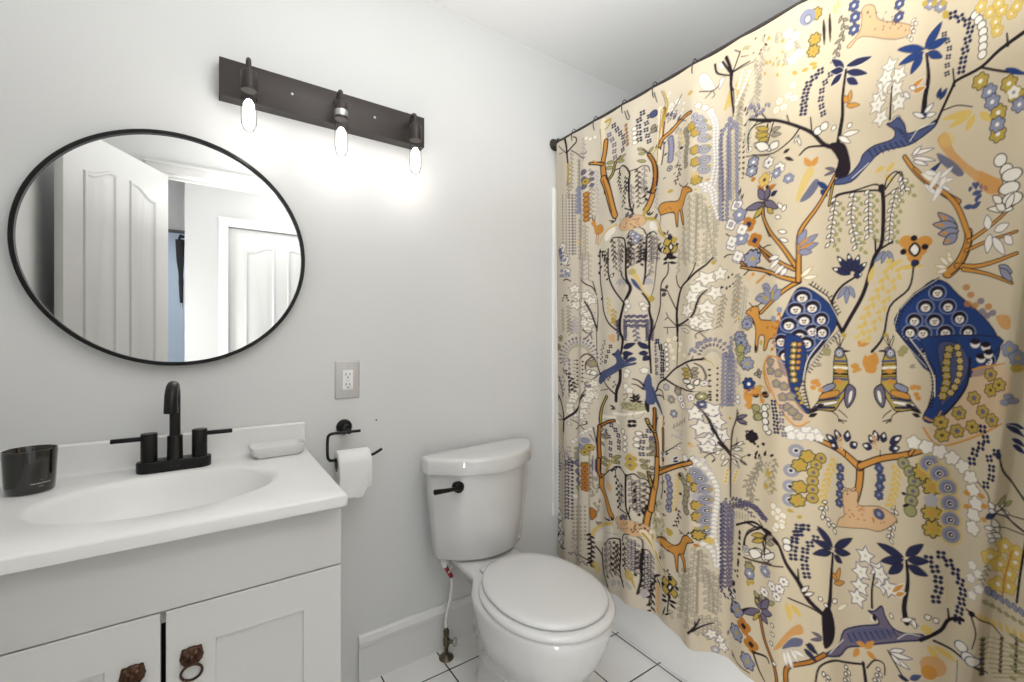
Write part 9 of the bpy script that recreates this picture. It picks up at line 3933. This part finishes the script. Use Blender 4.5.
L('w',1270,791,1251,791,10.1,'b',1.8)
L('l',1253,669,1258,647,10.2,'b',1.6)
L('e',1246,640,1254,628,7.8,'G',1.2)
L('y',1237,611,1242,592,9.1)
L('l',1262,658,1269,639,10.3,'b',1.6)
L('e',1256,630,1266,620,7.9,'G',1.2)
L('y',1249,604,1252,582,9.1)
L('l',1274,652,1283,637,10.2,'b',1.6)
L('e',1269,623,1281,618,7.8,'G',1.2)
L('y',1260,597,1265,578,9.1)
L('l',1288,649,1297,634,10.1,'b',1.6)
L('e',1284,621,1296,616,7.7,'G',1.2)
L('y',1274,597,1281,578,9)
L('l',1302,647,1310,631,10,'b',1.6)
L('e',1298,619,1310,614,7.7,'G',1.2)
L('y',1289,598,1295,578,8.9)
L('l',1315,643,1323,628,9.9,'b',1.6)
L('e',1313,617,1324,611,7.6,'G',1.2)
L('y',1304,598,1310,577,8.8)
L('l',1327,640,1335,625,9.8,'b',1.6)
L('e',1327,614,1338,608,7.5,'G',1.2)
L('y',1318,598,1324,576,8.7)
F('w',1225,704,10.4,5,None,'u',1.6)
F('w',1238,691,10.3,5,None,'u',1.6)
F('w',1222,677,10.4,5,None,'u',1.6)
F('w',1239,660,10.3,5,None,'u',1.6)
F('w',1225,643,10.4,5,None,'u',1.6)
V('g',[(1258,714),(1244,674)],10.8,10.8,5.4,1.2,None,0,None,0.7,3)
D('d',[(1243,553),(1238,473)],11,4.3,ry=5.5)
D('d',[(1279,563),(1275,489)],10.8,4.2,ry=5.4)
D('d',[(1310,578),(1307,506)],10.5,4.1,ry=5.3)
S('e',1.8,1.8,[(1235,554),(1328,568)])
L('e',1295,582,1310,582,7.1,'G',1.2)
S('e',1.8,1.8,[(1238,543),(1328,561)])
L('e',1309,578,1324,578,7,'G',1.2)
S('e',1.8,1.8,[(1241,532),(1328,554)])
L('e',1295,561,1310,561,7.1,'G',1.2)
S('e',1.8,1.8,[(1243,520),(1328,547)])
L('e',1309,557,1324,557,7,'G',1.2)
S('e',1.8,1.8,[(1246,509),(1328,540)])
L('e',1295,540,1310,540,7.1,'G',1.2)
S('e',1.8,1.8,[(1250,500),(1328,533)])
L('e',1309,536,1324,536,7,'G',1.2)
S('e',1.8,1.8,[(1254,492),(1328,526)])
L('e',1295,519,1310,519,7.1,'G',1.2)
S('e',1.8,1.8,[(1259,485),(1328,520)])
L('e',1309,515,1324,515,7,'G',1.2)
S('e',1.8,1.8,[(1263,478),(1328,513)])
L('e',1295,497,1310,498,7.1,'G',1.2)
S('k',4.2,2.4,[(1213,609),(1229,603),(1283,568)])
S('k',3.7,2.4,[(1223,599),(1232,566),(1224,531)])
E('k',1224,604,7.3,6.1)
E('w',1202,528,13.6,10.5,'b',2.1)
E('w',1216,511,13.5,10.4,'b',2.1)
E('w',1224,504,13.4,10.4,'b',2.1)
S('b',1.9,1.9,[(1195,496),(1193,447)])
S('k',3.1,3.1,[(1238,483),(1248,479)])
for b0 in range(230, 1990, 190): FF('Y', [(1372,b0),(1376,b0+80)], 30, 14, 6, 'w', 'd', 1.2); V('e', [(1402,b0+150),(1408,b0)], 24, 22, 9, 1.5); F('l', 1424, b0+60, 17, 7, 'Y', 'n', 1.2); F('w', 1422, b0+120, 15, 5, 'y', 'Y', 1.2); G('n', [(1370,b0+110),(1376,b0+170)], 24, 13)

V = np.empty((NB, NA, 3))
aa, bb_ = np.meshgrid(A_, B_)
sag = np.zeros_like(A_)
for h0, h1 in zip([-120]+hooks_a, hooks_a+[1600]):
    m_ = (A_ >= h0) & (A_ < h1); sag[m_] = 4*np.sin(PI*(A_[m_]-h0)/(h1-h0))*min(1, (h1-h0)/140)
hem = 4*np.sin(A_/62)+3*np.sin(A_/31+1)
zz = bb_ - sag[None, :]*ss(1900, TOP, bb_) + hem[None, :]*(1-ss(BOT, 420, bb_))
V[..., 0] = XC + fold(aa, bb_)*(.12+.88*ss(TOP, TOP-160, bb_))-.0138*ss(TOP-160, TOP, bb_); V[..., 1] = -(aa+30*np.exp(-aa/60)*ss(TOP-150, TOP, bb_))/1000-.004; V[..., 2] = zz/1000
idx = np.arange(NB*NA).reshape(NB, NA)
q = np.stack([idx[:-1, :-1], idx[1:, :-1], idx[1:, 1:], idx[:-1, 1:]], -1).reshape(-1, 4)
me = bpy.data.meshes.new('shower_curtain'); me.vertices.add(NB*NA); me.vertices.foreach_set('co', V.reshape(-1))
me.loops.add(q.size); me.loops.foreach_set('vertex_index', q.reshape(-1).astype(np.int32))
me.polygons.add(len(q)); me.polygons.foreach_set('loop_start', np.arange(0, q.size, 4, dtype=np.int32)); me.polygons.foreach_set('use_smooth', np.ones(len(q), bool))
me.update(calc_edges=True)
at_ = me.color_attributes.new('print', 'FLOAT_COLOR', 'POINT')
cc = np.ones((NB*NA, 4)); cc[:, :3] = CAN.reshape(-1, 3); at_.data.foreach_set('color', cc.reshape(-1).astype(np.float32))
m = mat('printed_cotton', (.8, .7, .55), .85, spec=.12, bump=.12, bscale=900)
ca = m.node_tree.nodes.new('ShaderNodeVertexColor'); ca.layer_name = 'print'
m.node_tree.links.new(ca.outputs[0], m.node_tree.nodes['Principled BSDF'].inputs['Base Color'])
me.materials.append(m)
cu = bpy.data.objects.new('shower_curtain', me); COL.objects.link(cu)
tag(cu, 'cream shower curtain printed with trees, peacocks, deer and flowers, hanging in front of the tub', 'shower curtain')
hook_lab = 'thin black hook hanging the shower curtain from the dark rod'
h0 = None
names = ['nearest the back wall', 'second from the back wall', 'third from the back wall', 'fourth from the back wall', 'fifth from the back wall', 'sixth from the back wall', 'seventh from the back wall', 'eighth from the back wall', 'ninth from the back wall', 'tenth from the back wall', 'eleventh from the back wall']
for i, a in enumerate(hooks_a[:6]):
    if h0 is None:
        pts = [(.019*math.sin(t)*(1 if t < PI else 1), .002*math.sin(t*2), -.013+.030*math.cos(t)) for t in [2*PI*k/36 for k in range(36)]]
        h0 = B().tube(pts, .0017, 8, closed=True).build('curtain_hook', M['bronze'], ang=60); o = h0
    else:
        o = h0.copy(); COL.objects.link(o)
    o.location = (XC, -a/1000-.004, RZ)
    tag(o, 'thin black ring hook on the curtain rod, ' + names[i], 'curtain hook', 'curtain hooks on the rod')
